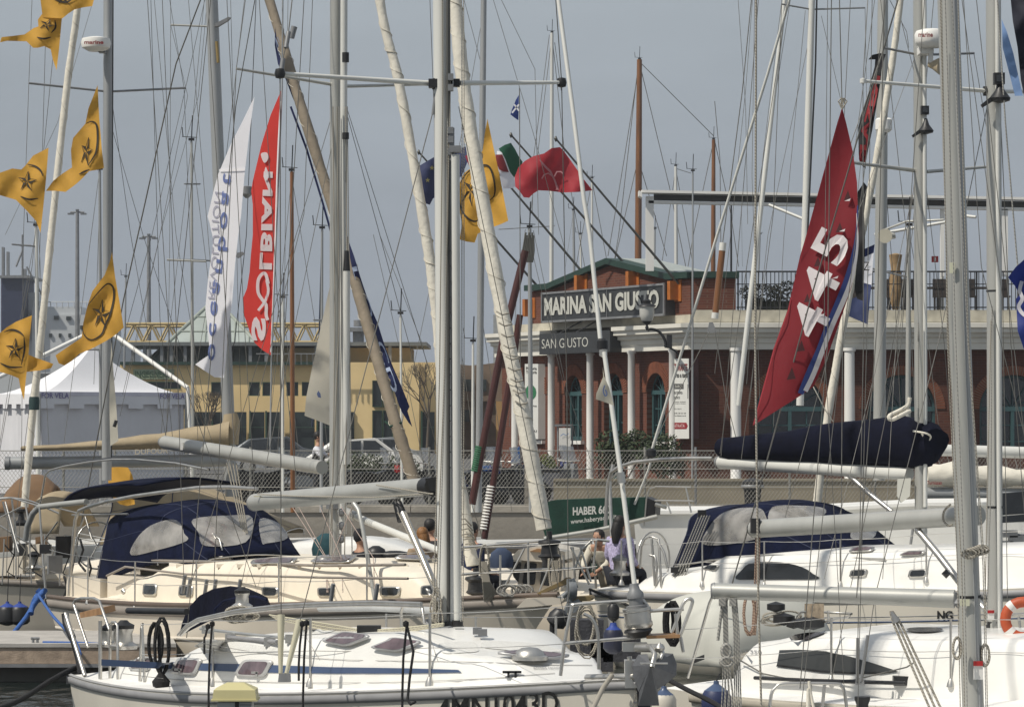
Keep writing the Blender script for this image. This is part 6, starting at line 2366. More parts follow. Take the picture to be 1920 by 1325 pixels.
text('model_lettering', 'ST 350', lambda u, v: E.hit(1387 + 42 * u, 1226 - 7 * v, .012) or P(1387 + 42 * u, 1226 - 7 * v, 33), mat('silver_lettering', (.3, .3, .3), .4), E.root)
st = E.stanchions([(1559, 1278), (1783, 1285)], .64)
mb = MB()
tops = [PE(1265, 1180, -1.4)] + st + [E.pt(9.5, -.5, 2.0)]
for z_ in (0, .31):
    for a, b_ in zip(tops[:-1], tops[1:]):
        mb.tube(sag(a - V(0, 0, z_), b_ - V(0, 0, z_), .015, 4), .0035, 4)
mb.build('lifeline', STEEL, E.root)
dE = 31.8
spar('mast', P(1866, 1184, dE), P(1861, -600, dE), .075, ALU, E.root, 18, 1.4)
MB().tube([P(1874, 1180, dE - .12), P(1869, -400, dE - .12)], .024, 8).build('sail_track', ALUW, E.root)
mb = MB()
mb.lathe(P(1868, 1190, dE), [(.14, 0), (.13, .04), (.095, .05), (.095, .12), (.1, .125), (.1, .135)], 18, flat=1.2)
mb.build('mast_collar', BLACK, E.root)
mb = MB()
mb.tube([P(1865.5, 952, dE), P(1865.5, 948, dE)], .079, 18, 1.4)
mb.tube([P(1863.5, 547, dE), P(1863.5, 544, dE)], .077, 18, 1.4)
mb.build('mast_band', BLACK, E.root)
lbm = MB().box(P(1858, 1152, dE - .12), (.065, .012, .10)).build('label_sheet', WHITEP, E.root)
MB().box(P(1858, 1146, dE - .13), (.065, .012, .03)).build('label_heading', RED, lbm)
MB().tube([P(1860, 575, dE - .12), P(1858, 900, dE - .15), P(1850, 1170, dE - .2)], .006, 5).build('halyard', ROPEW, E.root)
MB().tube([P(1858, 600, dE - .12), P(1852, 880, dE - .15), P(1846, 1170, dE - .2)], .006, 5).build('halyard', ROPE, E.root)
MB().tube([P(1870, 0, dE - .2), P(1885, 230, dE - .3), P(1903, 440, dE - .3), P(1960, 1100, dE)], .008, 5).build('halyard', ROPEW, E.root)
tN = P(1618, 152, dE - 1.0)
MB().tube([P(1852, 171, dE), tN], [.022, .016], 8).build('spreader', ALUW, E.root)
MB().tube([P(1876, 172, dE), P(2050, 172, dE + .8)], .02, 8).build('spreader', ALUW, E.root)
MB().lathe(tN, [(0, -.03), (.03, -.02), (.03, .02), (0, .03)], 8).build('spreader_tip', ALUW, E.root)
MB().lathe(P(1855, 171, dE), [(.05, -.02), (.05, .06)], 10, ax=(-1, 0, 0)).build('spreader_root', BLACK, E.root)
deck_light(E, 1873, 148, dE - .2, .95)
shroud(E, [P(1720, -400, dE), P(1627, 0, dE - .8), tN, P(1619, 640, dE - 1.2), P(1607, 1277, dE - 1.3)], .009)
shroud(E, [P(1852, 195, dE), P(1760, 640, dE - .8), P(1640, 1120, dE - 1.2), P(1617, 1277, dE - 1.3)], .009)
shroud(E, [P(1875, 195, dE), P(1895, 640, dE + .6), P(1940, 1200, dE + 1)], .009)
mb = MB()
mb.tube([PE(1607, 1277, -1.6), PE(1608, 1195, -1.6)], .014, 6)
mb.tube([PE(1614, 1277, -1.6), PE(1627, 1190, -1.55)], .014, 6)
mb.prism([PE(x, y, -1.6) for x, y in ((1604, 1283), (1606, 1270), (1619, 1270), (1621, 1283))], V(0, .03, 0))
mb.build('turnbuckle', GREYM, E.root)
spar('boom', PE(1415, 991), PE(1835, 966), .098, ALU, E.root, 18, 1.0, 1.0)
MB().tube([PE(1415, 991), PE(1409, 991)], [.1, .07], 14).build('boom_end_cap', BLACK, E.root)
MB().tube(catmull([PE(1782, 945, -.2), PE(1770, 958, -.2), PE(1769, 975, -.2), PE(1778, 985, -.2), PE(1786, 983, -.2)], 4), .012, 5).build('boom_rope_loop', ROPE, E.root)
E.line('boom_vang', [(1720, 992), (1760, 1040), (1800, 1092), (1850, 1145)], .036, STEEL, 0, 12)
MB().lathe(PE(1774, 1075, -.1), [(0, -.05), (.05, 0), (0, .05)], 10).build('vang_block', BLACK, E.root)
E.line('backstay', [(1800, -400), (1640, 150), (1520, 560), (1420, 930), (1345, 1190)], .008, WIRE)
MB().box(PE(1416, 985, -.1), (.1, .12, .16)).build('sheet_block', BLACK, E.root)
for i in range(3):
    E.line('mainsheet', [(1418 + i * 3, 1000), (1415 + i * 4, 1100), (1410 + i * 3, 1190)], .009, mat_rope('brown_flecked_rope', (.40, .30, .22), (.14, .07, .05), 20) if 'brown_flecked_rope' not in MATS else MATS['brown_flecked_rope'])
mb = MB()
coil(mb, PE(1405, 1150, -.2), .06, .22, 3, .013, 6)
mb.build('coiled_sheet', MATS['brown_flecked_rope'], label='brown flecked rope hanging in loops below the upper grey boom', cat='rope')
# cockpit tent hump of E
hp = []
for (x, yt, w_) in ((1262, 1235, .7), (1268, 1190, .8), (1290, 1150, .85), (1335, 1112, .9), (1400, 1106, .9), (1438, 1116, 1.0), (1456, 1140, .95), (1470, 1178, .9), (1474, 1215, .85)):
    c_ = PE(x, yt, .75)
    zf = .95
    hp.append([Vector((c_.x, c_.y, 0)) - E.v * w_ + V(0, 0, zf), Vector((c_.x, c_.y, 0)) - E.v * w_ * .93 + V(0, 0, zf + (c_.z - zf) * .6), Vector((c_.x, c_.y, 0)) - E.v * w_ * .6 + V(0, 0, zf + (c_.z - zf) * .93), c_,
               Vector((c_.x, c_.y, 0)) + E.v * w_ * .6 + V(0, 0, zf + (c_.z - zf) * .93), Vector((c_.x, c_.y, 0)) + E.v * w_ + V(0, 0, zf)])
MB().surf(canopy(hp, 5)).build('cockpit_tent', GREYC, E.root, solid=.02)
for pts in ([(1290, 1270), (1330, 1130), (1340, 1108)], ):
    E.line('tent_hoop', pts, .015, STEEL, -1.1)
for a in ((1310, 1240),):
    p = E.hit(*a) or PE(*a, -1)
    MB().box(p + V(0, 0, .03), (.14, .05, .05), (.87, .2, .3)).build('cleat', BLACK, E.root)
# gear on E: plate, rails, instrument pods
mb = MB()
mb.prism([PE(x, y, .2) for x, y in ((1509, 1131), (1545, 1131), (1545, 1164), (1508, 1164))], V(0, .02, 0))
mb.build('worn_plate', mat('worn_ply', (.27, .22, .16), .9, 0, .35, 20), E.root)
for pts in ([(1494, 1170), (1495, 1155), (1502, 1147), (1512, 1146)], [(1546, 1147), (1597, 1150), (1590, 1156), (1546, 1165)], [(1553, 1144), (1553, 1166)]):
    E.line('instrument_rail', pts, .013, STEEL, .2)
mb = MB()
for (x, y, s_) in ((1488, 1170, .08), (1455, 1137, .1), (1470, 1160, .12), (1510, 1168, .12), (1525, 1168, .12)):
    mb.lathe(PE(x, y, .1), [(0, -s_ * .6), (s_, -s_ * .3), (s_, s_ * .3), (0, s_ * .6)], 12)
mb.build('deck_gear', BLACK, E.root)
mb = MB()
for i in range(6):
    coil(mb, PE(1466, 1158, .1) + V(random.uniform(-.1, .1), 0, random.uniform(-.04, .04)), .13, .05, 2, .008, i)
mb.build('rope_bundle', ROPE, E.root)
E.line('deck_line', [(1386, 1236), (1430, 1262), (1500, 1276), (1600, 1274), (1700, 1250), (1716, 1240)], .008, WIRE, -1.3)
lbo = thing('lifebuoy', P(1905, 1190, 30.8), 'orange lifebuoy at the right edge beside the mast', 'lifebuoy')
mb = MB()
c0 = P(1919, 1161, 30.8)
q = [c0 + V(.17 * math.cos(a * math.pi / 12), -.03 * math.cos(a * math.pi / 12), .17 * math.sin(a * math.pi / 12)) for a in range(25)]
mb.tube(q, .052, 12)
mb.build('ring', ORANGE, lbo)
mb = MB()
for a in (2.3, .8, 3.9, 5.4):
    mb.tube([c0 + V(.17 * math.cos(a + k), -.03 * math.cos(a + k), .17 * math.sin(a + k)) for k in (-.16, 0, .16)], .055, 12)
mb.build('reflective_band', WHITEP, lbo)
for pts in ([(1893, 1152), (1925, 1150)], [(1910, 1155), (1915, 1195)]):
    E.line('stern_rail', pts, .014, STEEL, 0)
fender(1245, 1292, 31.0, .34, .12, mat('white_fender', (.62, .58, .50), .5), NAVYS, 'white fender with navy cap hanging beside the grey anchor', P(1250, 1276, 31.2))
fender(1343, 1283, 32.2, .40, .15, mat('navy_fender', (.02, .03, .09), .5), NAVYS, 'navy fender hanging on the white yacht stern quarter', P(1350, 1262, 32.4))
mb = MB()
mb.tube(catmull([P(1250, 1272, 30), P(1290, 1293, 29), P(1340, 1318, 28), P(1380, 1345, 27)], 4), .022, 6)
mb.build('mooring_rope', BLACKR, label='thick black mooring rope slanting down past the anchor', cat='rope')
mb = MB()
mb.tube([P(1147, 1266, 26), P(1130, 1290, 25.6), P(1108, 1335, 25)], .022, 6)
mb.build('mooring_rope', ROPE, label='pale mooring rope slanting down from the white sloop bow fairlead', cat='rope')

# ------------------------------------------------------------------ A: nearest yacht (mast and boom in view)
A = Boat('sailing_yacht', 'nearest yacht, seen by its thick grey mast and lower long boom', (1.75, 25.9), (.70, -.714), 10.0, (.88, .06, .25), 1.6)
A.hull(GEL, GELD)
A.cabin('coachroof', GEL, [(1.6, 1.0, .02), (2.4, 1.05, .25), (5, .9, .25), (7.4, .4, .02)])
dAa = 24.0
PA = A.on
spar('mast', P(1828, 1420, dAa), P(1758, -560, dAa), .081, ALU, A.root, 20, 1.4)
mb = MB()
mb.tube([P(1837, 1345, dAa - .1), P(1795, 200, dAa - .1), P(1770, -560, dAa - .1)], .02, 6)
mb.build('sail_track', ALU2, A.root)
mb = MB()
mb.tube([P(1818.5, 1120, dAa), P(1818.3, 1115, dAa)], .0855, 18, 1.4)
mb.build('mast_band', BLACK, A.root)
lbm = MB().box(P(1834, 1256, dAa - .14), (.07, .012, .135)).build('label_sheet', WHITEP, A.root)
MB().box(P(1834, 1243, dAa - .15), (.07, .012, .035)).build('label_heading', RED, lbm)
MB().box(P(1785, 502, dAa - .13), (.035, .012, .08)).build('reflector_patch', mat('pale_yellow_patch', (.6, .6, .45), .4), A.root)
MB().box(P(1809, 1129, dAa - .13), (.07, .012, .05)).build('reflector_patch', mat('pale_yellow_patch', (.6, .6, .45)), A.root)
spar('boom', P(1338, 1107, 24.6), P(1790, 1122, 24.1), .062, ALU, A.root, 18, 1.0, 1.12, up=(0, 1, 0))
MB().tube([P(1340, 1107, 24.6), P(1333, 1107, 24.6)], [.066, .055], 14).build('boom_end_cap', GREYM, A.root)
mb = MB()
mb.box(P(1800, 1122, 24.05), (.1, .1, .1))
mb.lathe(P(1795, 1130, 24), [(0, -.04), (.03, 0), (0, .04)], 8)
mb.build('gooseneck', GREYM, A.root)
for q in (-7, 0, 7):
    MB().tube([P(1671 + q * .3, 1145, 24.1), P(1683 + q, 1170, 24.1), P(1755 + q * 1.5, 1330, 23.9), P(1775 + q * 1.5, 1380, 23.8)], .009, 6).build('vang_line', ROPE, A.root)
mb = MB()
mb.tube([P(1671, 1146, 24.1), P(1681, 1165, 24.1)], [.012, .034], 8)
mb.build('vang_block', GREYM, A.root)
for i, (x0, x1) in enumerate(((1762, 1795), (1776, 1843), (1758, 1803), (1766, 1808), (1790, 1846))):
    MB().tube([P(x0, -200, dAa - .2), P(x0 + (x1 - x0) * .5 + (5 if i % 2 else -2), 640, dAa - .2), P(x1, 1060, dAa - .2), P(x1 + 6, 1350, dAa - .2)], .004, 5).build('halyard', (ROPE, ROPEW, ROPE, ROPEW, ROPE)[i], A.root)
mb = MB()
for i in range(5):
    coil(mb, P(1818 + i * 6, 1038 - i * 2, dAa - .2), .05, .03, 2, .009, i)
coil(mb, P(1795, 1215, dAa - .2), .03, .08, 3, .008, 3)
coil(mb, P(1848, 1228, dAa - .1), .03, .08, 3, .008, 4)
mb.build('cleated_line', ROPE, A.root)
# hanging tackle on the boom end
mb = MB()
for i in range(7):
    mb.tube([P(1356 + i * 1.2, 1120, 24.5), P(1357 + i * 1.4, 1225, 24.5), P(1354 + i * 3.4 + (i % 2) * 2, 1300, 24.5), P(1352 + i * 3.6, 1345, 24.5)], .0045, 5)
coil(mb, P(1362, 1220, 24.4), .035, .05, 3, .011, 5)
coil(mb, P(1362, 1240, 24.4), .045, .035, 4, .011, 9)
mb.build('hanging_tackle', ROPEW, A.root)
mb = MB()
mb.tube([P(1356, 1122, 24.5), P(1352, 1150, 24.5), P(1346, 1200, 24.5)], .012, 6)
for i in range(4):
    mb.tube([P(1372 + i * 3, 1122, 24.5), P(1376 + i * 3, 1180, 24.5), P(1378 + i * 4, 1345, 24.5)], .006, 5)
mb.box(P(1374, 1128, 24.5), (.05, .05, .06))
mb.box(P(1354, 1128, 24.5), (.05, .05, .06))
mb.build('mainsheet', ROPEW, A.root)
MB().tube([P(1418, -100, 24), P(1416, 640, 24), P(1422, 1120, 24), P(1428, 1345, 24)], .008, 6).build('topping_lift', ROPE, A.root)
for pts in ([(1442, 1345), (1446, 1302), (1455, 1288), (1472, 1281), (1565, 1281), (1578, 1286), (1584, 1300), (1590, 1345)], [(1546, 1283), (1540, 1345)], [(1520, 1283), (1516, 1345)]):
    MB().tube(catmull([P(x, y, 24.6) for x, y in pts], 3), .013, 8).build('pushpit_rail', STEEL, A.root)
mb = MB()
mb.tube(catmull([P(1517, 1276, 24.5), P(1520, 1300, 24.5), P(1530, 1345, 24.5)], 3), .012, 6)
mb.tube(catmull([P(1516, 1290, 24.5), P(1514, 1345, 24.5)], 3), .014, 6)
mb.build('hanging_tackle', SAIL, A.root)
o = MB().lathe(P(1617, 1335, 24.2), [(.05, 0), (.045, .06), (.06, .10), (.06, .12)], 16).build('winch', BLACK, A.root)
for q in ((1365, -1.2), (1210, -1.2)):
    pass
shroud(A, [P(1640, -300, 23.4), P(1625, 640, 23.2), P(1608, 1345, 23)], .006)
shroud(A, [P(1700, -300, 23.4), P(1580, 640, 23.2), P(1500, 1345, 23)], .006)
shroud(A, [P(1555, -300, 23.6), P(1545, 640, 23.2), P(1586, 1345, 23)], .005)

# ------------------------------------------------------------------ small green-covered motor sailer
Kb = Boat('motor_sailer', 'small cream motor sailer with wheelhouse and a green sail cover with white lettering', (2.5, 50.0), (-.6, .8), 5.5, (.85, .05, .3), 1.15, cat='boat')
Kb.hull(CREAM, CREAMD)
# wheelhouse
wh = Kb.root
dK = 51.0
mb = MB()
mb.prism([P(x, y, dK) for x, y in ((954, 1048), (972, 1030), (1010, 1024), (1060, 1034), (1060, 1048), (1030, 1054))], V(.3, 1.5, 0))
roof = mb.build('wheelhouse_roof', CREAM, wh)
MB().prism([P(x, y, dK - .05) for x, y in ((993, 1033), (1008, 1028), (1030, 1030), (1014, 1035))], V(0, .1, .0)).build('roof_hatch', TEAK, roof)
mb = MB()
mb.prism([P(x, y, dK + .15) for x, y in ((978, 1050), (1056, 1056), (1050, 1112), (968, 1108))], V(.3, 1.2, 0))
mb.build('wheelhouse', CREAM, wh)
for a in ([(984, 1054), (1007, 1055), (1003, 1096), (979, 1094)], [(1017, 1056), (1034, 1057), (1031, 1098), (1012, 1096)], [(958, 1052), (978, 1053), (972, 1092), (962, 1080)]):
    q = [P(x, y, dK + .08) for x, y in rounded(a, .15)]
    MB().prism(q, V(0, .05, 0)).build('window', DARKG, wh)
gc = [(1004, 945), (1040, 937), (1120, 934), (1212, 932), (1230, 940), (1228, 968), (1180, 980), (1100, 994), (1022, 1004)]
mb = MB()
mb.prism([P(x, y, 50.6) for x, y in gc], V(.05, .35, .0))
cv = mb.build('sail_cover', GREENC, Kb.root)
MB().prism([P(x, y, 50.55) for x, y in ((1212, 932), (1230, 940), (1228, 966), (1208, 970))], V(.1, .4, 0)).build('cover_end', BLACK, cv)
WL = mat('white_cover_lettering', (.66, .66, .62), .7, 0, .04)
text('lettering', 'HABER 660', quadmap(P(1074, 966, 50.5), P(1144, 962, 50.5), P(1144, 946, 50.5), P(1074, 950, 50.5)), WL, cv, .03)
text('lettering', 'www.haberyachts.it', quadmap(P(1070, 985, 50.5), P(1156, 974, 50.5), P(1156, 963, 50.5), P(1070, 973, 50.5)), WL, cv, .012)
mb = MB()
mb.tube([P(1020, 1010, 50.5), P(1120, 994, 50.5), P(1232, 968, 50.5)], .04, 8)
mb.tube([P(1228, 945, 50.5), P(1250, 951, 50.5)], .03, 8)
mb.build('boom', ALU, Kb.root)
MB().tube([P(1150, 1100, 50), P(1143, 900, 50.4), P(1150, 870, 50.4)], .03, 8).build('gallows_post', STEEL, Kb.root)
o = MB().lathe(P(1031, 1052, 50), [(.15, -.17), (.13, -.13), (.12, 0), (.15, .06), (.16, .10), (.05, .12)], 18).build('barrel_winch', BLACK, Kb.root)
mb = MB()
for (x, y) in ((1060, 1060), (1078, 1045), (1112, 1030), (1118, 1068)):
    mb.tube([P(x, y + 40, 49), P(x - 4, y - 20, 49)], .018, 6)
mb.build('guard_post', STEEL, Kb.root)
mb = MB()
mb.box(P(1118, 1033, 49), (.14, .1, .16))
mb.tube([P(1108, 1052, 49), P(1137, 1052, 49)], .03, 8)
mb.build('instrument_box', BLACK, Kb.root)
MB().prism([P(x, y, 49.5) for x, y in ((1108, 1050), (1135, 1050), (1148, 1082), (1108, 1080))], V(0, .1, 0)).build('dodger', GREENC, Kb.root)
# tall masts at the sides of the gaff boat (dark red spars)
sp = thing('gaff_boat', V(PX(925, 63), 63, 0), 'dark old boat with two raked maroon spars lashed with white rope behind the silver mast', 'boat')
MAR = mat('maroon_spar', (.055, .014, .012), .5, 0, .2)
for pts, r_ in (([(885, 945), (900, 860), (943, 640), (985, 470)], .075), ([(908, 1010), (925, 905), (945, 780), (960, 690), (975, 590)], .065)):
    MB().tube([P(x, y, 63) for x, y in pts], r_, 10).build('spar', MAR, sp)
mb = MB()
for i in range(15):
    y = 912 + i * 5.6
    x = 921 - i * .95
    mb.lathe(P(x, y, 63), [(.078, -.018), (.09, 0), (.078, .018)], 10, ax=(.12, 0, 1))
mb.build('white_lashing', WHITEP, sp)
mb = MB()
for i in range(12):
    mb.lathe(P(899 - i * .7, 838 + i * 4, 63), [(.08, -.02), (.09, 0), (.08, .02)], 10, ax=(.2, 0, 1))
mb.build('green_lashing', mat('green_yellow_lashing', (.03, .12, .06), .8, 0, .3, 20), sp)
hb = MB()
g = []
for i in range(13):
    u = i / 12
    w_ = 1.2 * math.sin(math.pi * min(1, u * .9 + .1)) ** .6
    x = PX(840, 63) + u * 5.5
    g.append([V(x, 63 - w_, 1.2), V(x, 63 - w_ * .9, .3), V(x, 63, -.4), V(x, 63 + w_ * .9, .3), V(x, 63 + w_, 1.2)])
hb.surf(g)
hb.add([r_[0] for r_ in g] + [r_[4] for r_ in g][::-1], [list(range(26))])
hb.build('hull', mat('dark_hull', (.04, .035, .03), .5), sp)

# ------------------------------------------------------------------ white hull behind the sprayhood + rowing shells
Lb = thing('motor_yacht', V(PX(1400, 60), 60, 0), 'plain white motor yacht hull lying behind the navy sprayhood', 'boat')
mb = MB()
mb.prism([P(x, y, 60) for x, y in ((1188, 966), (1200, 960), (1300, 960), (1480, 958), (1720, 946), (1960, 944), (1960, 1180), (1205, 1180))], V(.5, 3, 0))
mb.build('hull', mat('flat_white_hull', (.66, .655, .62), .4, 0, .05), Lb)
mb = MB()
mb.prism([P(x, y, 59.9) for x, y in ((1186, 964), (1200, 957), (1300, 957), (1480, 955), (1720, 942), (1960, 940), (1960, 946), (1720, 948), (1480, 961), (1300, 963))], V(.5, 3.2, .0))
mb.build('gunwale', WHITEP, Lb)
mb = MB()
mb.prism([P(x, y, 56) for x, y in ((1870, 968), (1960, 960), (1960, 975), (1876, 980))], V(.5, .3, 0))
mb.prism([P(x, y, 56.4) for x, y in ((1868, 925), (1960, 918), (1960, 960), (1868, 966))], V(.5, .3, 0))
mb.build('window_band', DARKG, Lb)
Mb = thing('sailing_yacht', V(PX(1820, 64), 64, 0), 'yacht with a loose cream sail bundled on its grey boom behind the tall masts', 'sailboat')
mb = MB()
g = []
for i in range(11):
    u = i / 10
    px = 1738 + 240 * u
    yb, yt = 912, (862 + 22 * u if u > .1 else 868)
    b0 = P(px, yb, 64)
    h = P(px, yt, 64).z - b0.z
    g.append([b0 + V(0, -.22 * math.sin(a), h * .5 * (1 - math.cos(a)) + .03 * math.sin(i * 2 + a * 3)) for a in (0, .6, 1.2, 1.8, 2.4, 3.14, 4, 5, 6.28)])
mb.surf(g)
cv = mb.build('bundled_sail', SAIL, Mb)
text('lettering', 'Turnissan', quadmap(P(1738, 908, 63.6), P(1766, 908, 63.6), P(1766, 901, 63.6), P(1738, 901, 63.6)), REDT, cv, .02)
MB().tube([P(1735, 925, 64), P(1980, 928, 64)], .13, 12).build('boom', ALU2, Mb)
MB().tube([P(1745, 843, 66), P(1980, 850, 66)], .12, 12).build('upper_boom', ALUW, Mb)
mb = MB()
for i in range(12):
    mb.tube([P(1740 + i * 18, 853, 66), P(1746 + i * 18, 880, 65.5)], .008, 4)
mb.build('lazy_jack', WIRE, Mb)
hb = MB()
hb.prism([P(x, y, 64.2) for x, y in ((1700, 985), (1980, 985), (1980, 1130), (1760, 1130))], V(.4, 2.6, 0))
hb.build('hull', GEL, Mb)
mb = MB()
for (x, y) in ((1893, 1000), (1905, 1010), (1885, 1020)):
    mb.box(P(x, y, 55), (.25, .2, .12))
mb.tube([P(1870, 1000, 55), P(1940, 1003, 55)], .02, 6)
mb.tube([P(1870, 1030, 55), P(1940, 1033, 55)], .02, 6)
mb.build('deck_gear', GREYM, Mb)
# ------------------------------------------------------------------ pontoons and foreground
pn = thing('pontoon', P(60, 1228, 46), 'weathered wooden finger pontoon below the cream yacht stern', 'pontoon')
xa, xb = P(-120, 1212, 44.8).x, P(330, 1212, 44.8).x
mb = MB()
mb.prism([V(xa, 44.8, .50), V(xb, 44.8, .50), V(xb - .4, 47.6, .50), V(xa - 1, 47.6, .50)], V(0, 0, .05))
mb.build('deck', DOCKT, pn)
mb = MB()
mb.prism([V(xa, 44.82, .27), V(xb, 44.82, .27), V(xb, 44.82, .49), V(xa, 44.82, .49)], V(0, .08, 0))
mb.build('side_board', DOCKW, pn)
mb = MB()
mb.prism([V(xa, 44.78, .22), V(xb, 44.78, .22), V(xb, 44.78, .265), V(xa, 44.78, .265)], V(0, .1, 0))
mb.build('edge_strip', GREYM, pn)
mb = MB()
mb.box((xa + 3, 46.2, .0), (5.5, 2.2, .5))
mb.build('float', mat('float_concrete', (.12, .115, .10), .9), pn)
mb = MB()
for x in (62, 70):
    mb.tube([P(x, 1207, 45), P(x, 1196, 45)], .02, 6)
mb.tube([P(58, 1196, 45), P(74, 1196, 45)], .02, 6)
mb.build('cleat', GREYM, pn)
MB().tube([P(80, 1205, 45), P(150, 1206, 45), P(190, 1208, 45)], .03, 6).build('mooring_rope', BLUER, label='short blue rope lying along the pontoon edge', cat='rope')
pm = thing('pontoon', V(0, 66, .5), 'far pontoon walkway running below the quay wall', 'pontoon')
MB().box((0, 68.5, .5), (60, 2.2, .12)).build('deck', DOCKT, pm)
MB().box((0, 67.38, .38), (60, .06, .2)).build('side_board', DOCKW, pm)
# service pedestal
pd = thing('service_pedestal', P(442, 1420, 25.6), 'grey service pedestal with cream pitched cap in front of the white sloop', 'pedestal')
dP = 25.6
cx = P(442, 1300, dP)
mb = MB()
w_, d_ = .18, .15
zt = [(-.004, 1.52), (.0, 1.56)]
z0 = P(442, 1311, dP).z
mb.prism([cx + V(-.185, -.15, z0 - cx.z), cx + V(.185, -.15, z0 - cx.z), cx + V(.185, .15, z0 - cx.z), cx + V(-.185, .15, z0 - cx.z)], V(0, 0, .012))
b0 = z0 - cx.z + .012
lo = [cx + V(a * .175, b * .14, b0) for a, b in ((-1, -1), (1, -1), (1, 1), (-1, 1))]
up = [cx + V(a * .165, b * .13, b0 + .075) for a, b in ((-1, -1), (1, -1), (1, 1), (-1, 1))]
tp = [cx + V(a * .07, b * .04, b0 + .125) for a, b in ((-1, -1), (1, -1), (1, 1), (-1, 1))]
mb.add(lo + up + tp, [[0, 1, 5, 4], [1, 2, 6, 5], [2, 3, 7, 6], [3, 0, 4, 7], [4, 5, 9, 8], [5, 6, 10, 9], [6, 7, 11, 10], [7, 4, 8, 11], [8, 9, 10, 11]])
mb.build('cap', mat('cream_cap', (.55, .50, .26), .5, 0, .06), pd)
MB().box(cx + V(0, 0, z0 - cx.z - .55), (.27, .22, 1.08)).build('column', mat('pedestal_grey', (.45, .47, .46), .5, 0, .05), pd)
MB().box(cx + V(.02, -.112, z0 - cx.z - .1), (.03, .012, .2)).build('handle_slot', BLACK, pd)
mb = MB()
for i in range(7):
    mb.box(cx + V(.09, -.113, z0 - cx.z - .03 - i * .022), (.09, .01, .008))
mb.build('louvre', GREYM, pd)
# pale dinghy bow at the lower left corner
dn = thing('dinghy', P(-10, 1340, 19), 'pale grey rounded dinghy bow poking in at the lower left corner', 'dinghy')
g = []
for i in range(9):
    a = i / 8
    c_ = V(-4.6 + 1.55 * a, 19.5 - .3 * a, 0)
    r_ = .55 * math.sqrt(max(0.001, 1 - a ** 3))
    g.append([c_ + V(0, r_ * math.cos(t_) * .9, 1.55 + .72 * r_ * math.sin(t_) - .2) for t_ in [k * math.pi / 8 for k in range(-8, 9)]])
MB().surf(g).build('hull', mat('pale_dinghy_grey', (.50, .53, .50), .45, 0, .05, bump=.1), dn)

fender(1150, 1172, 27.2, .24, .085, mat('dark_blue_fender', (.015, .018, .04), .5), mat('blue_fender_cap', (.015, .03, .13)), 'dark teardrop fender with blue top hanging inside the bow rail', P(1150, 1150, 27.2))
ob = thing('outboard_motor', P(1040, 1215, 39), 'black outboard motor clamped beneath the cream yacht bow platform', 'motor')
mb = MB()
mb.lathe(P(1046, 1160, 39), [(.06, -.10), (.12, -.07), (.13, .02), (.10, .10), (.03, .13)], 14, ax=(.5, 0, .85))
mb.build('cowling', BLACK, ob)
mb = MB()
mb.tube([P(1036, 1165, 39), P(1034, 1230, 39)], .035, 8)
mb.box(P(1034, 1226, 39), (.14, .05, .03))
mb.build('shaft', BLACK, ob)
mb = MB()
for x, y, w_, h_ in ((1100, 1195, .30, .34), (1165, 1215, .34, .22), (1128, 1225, .2, .3)):
    mb.box(P(x, y, 29), (w_, .3, h_))
mb.build('deck_locker', mat('dark_gear_cloth', (.035, .035, .04), .85, 0, .4, 9, bump=.5), label='dark covered gear stacked behind the bow rail of the white sloop', cat='gear')
rr = random.Random(5)
for i, (x, y, w_, h_, m_, nm_, lb) in enumerate(((612, 1022, .42, .36, mat('teal_canvas', (.012, .06, .075), .85, 0, .2, 5), 'boat_cover', 'small teal canvas cover left of the paired masts'), (705, 1035, .3, .2, BLACK, 'gear_bag', 'black gear bag beside the hooded figure'), (740, 1038, .5, .1, BLACK, 'cushion', 'long black cushion right of the hooded figure'), (845, 1030, .3, .3, JACK, 'gear_bag', 'dark gear bag behind the silver mast foot'), (940, 1045, .35, .3, mat('blue_grey_cloth', (.04, .06, .11), .9, 0, .3), 'gear_bag', 'blue grey bag inside the cream bow rail'))):
    c_ = P(x, y, 49)
    mb = MB()
    g = [[c_ + V(w_ / 2 * math.cos(a) * k, .15 * math.sin(a) * k, h_ * (z_ - .5)) for a in [j * math.pi / 5 for j in range(11)]] for k, z_ in ((1, 0), (1.08, .35), (.9, .75), (.35, 1.0), (0, 1.02))]
    mb.surf(g)
    mb.build(nm_, m_, label=lb, cat=nm_.replace('_', ' '))
# ------------------------------------------------------------------ cloth
OR = mat('orange_flag_cloth', (.62, .34, .05), .8, 0, .08, 3, bump=.25, bs=10, tl=.35)
ORI = mat('black_flag_print', (.03, .022, .012), .8, 0, .1, tl=.15)


def folds(d, amp=.06, lx=26.0, ly=60.0, ph=0.0, lean=0.0, x0=0.0):
    def f(x, y):
        return d - lean * (x - x0) + amp * math.sin(x / lx * 2 + y / ly * 2 + ph) + amp * .5 * math.sin(x / lx * 3.3 - y / ly * 4 + ph * 2) + (amp * .25 * math.sin((x + y) / 9.0 + ph) if ly < 80 else 0)
    return f


def star(cx, cy, r, rot=0.0, sx=1.0, sy=1.0, k=.4, shear=0.0):
    out = []
    for i in range(10):
        a = math.radians(-90 + 36 * i) + rot
        rr = r if i % 2 == 0 else r * k
        x, y = math.cos(a) * rr * sx, math.sin(a) * rr * sy
        out.append((cx + x + shear * y, cy + y))
    return out


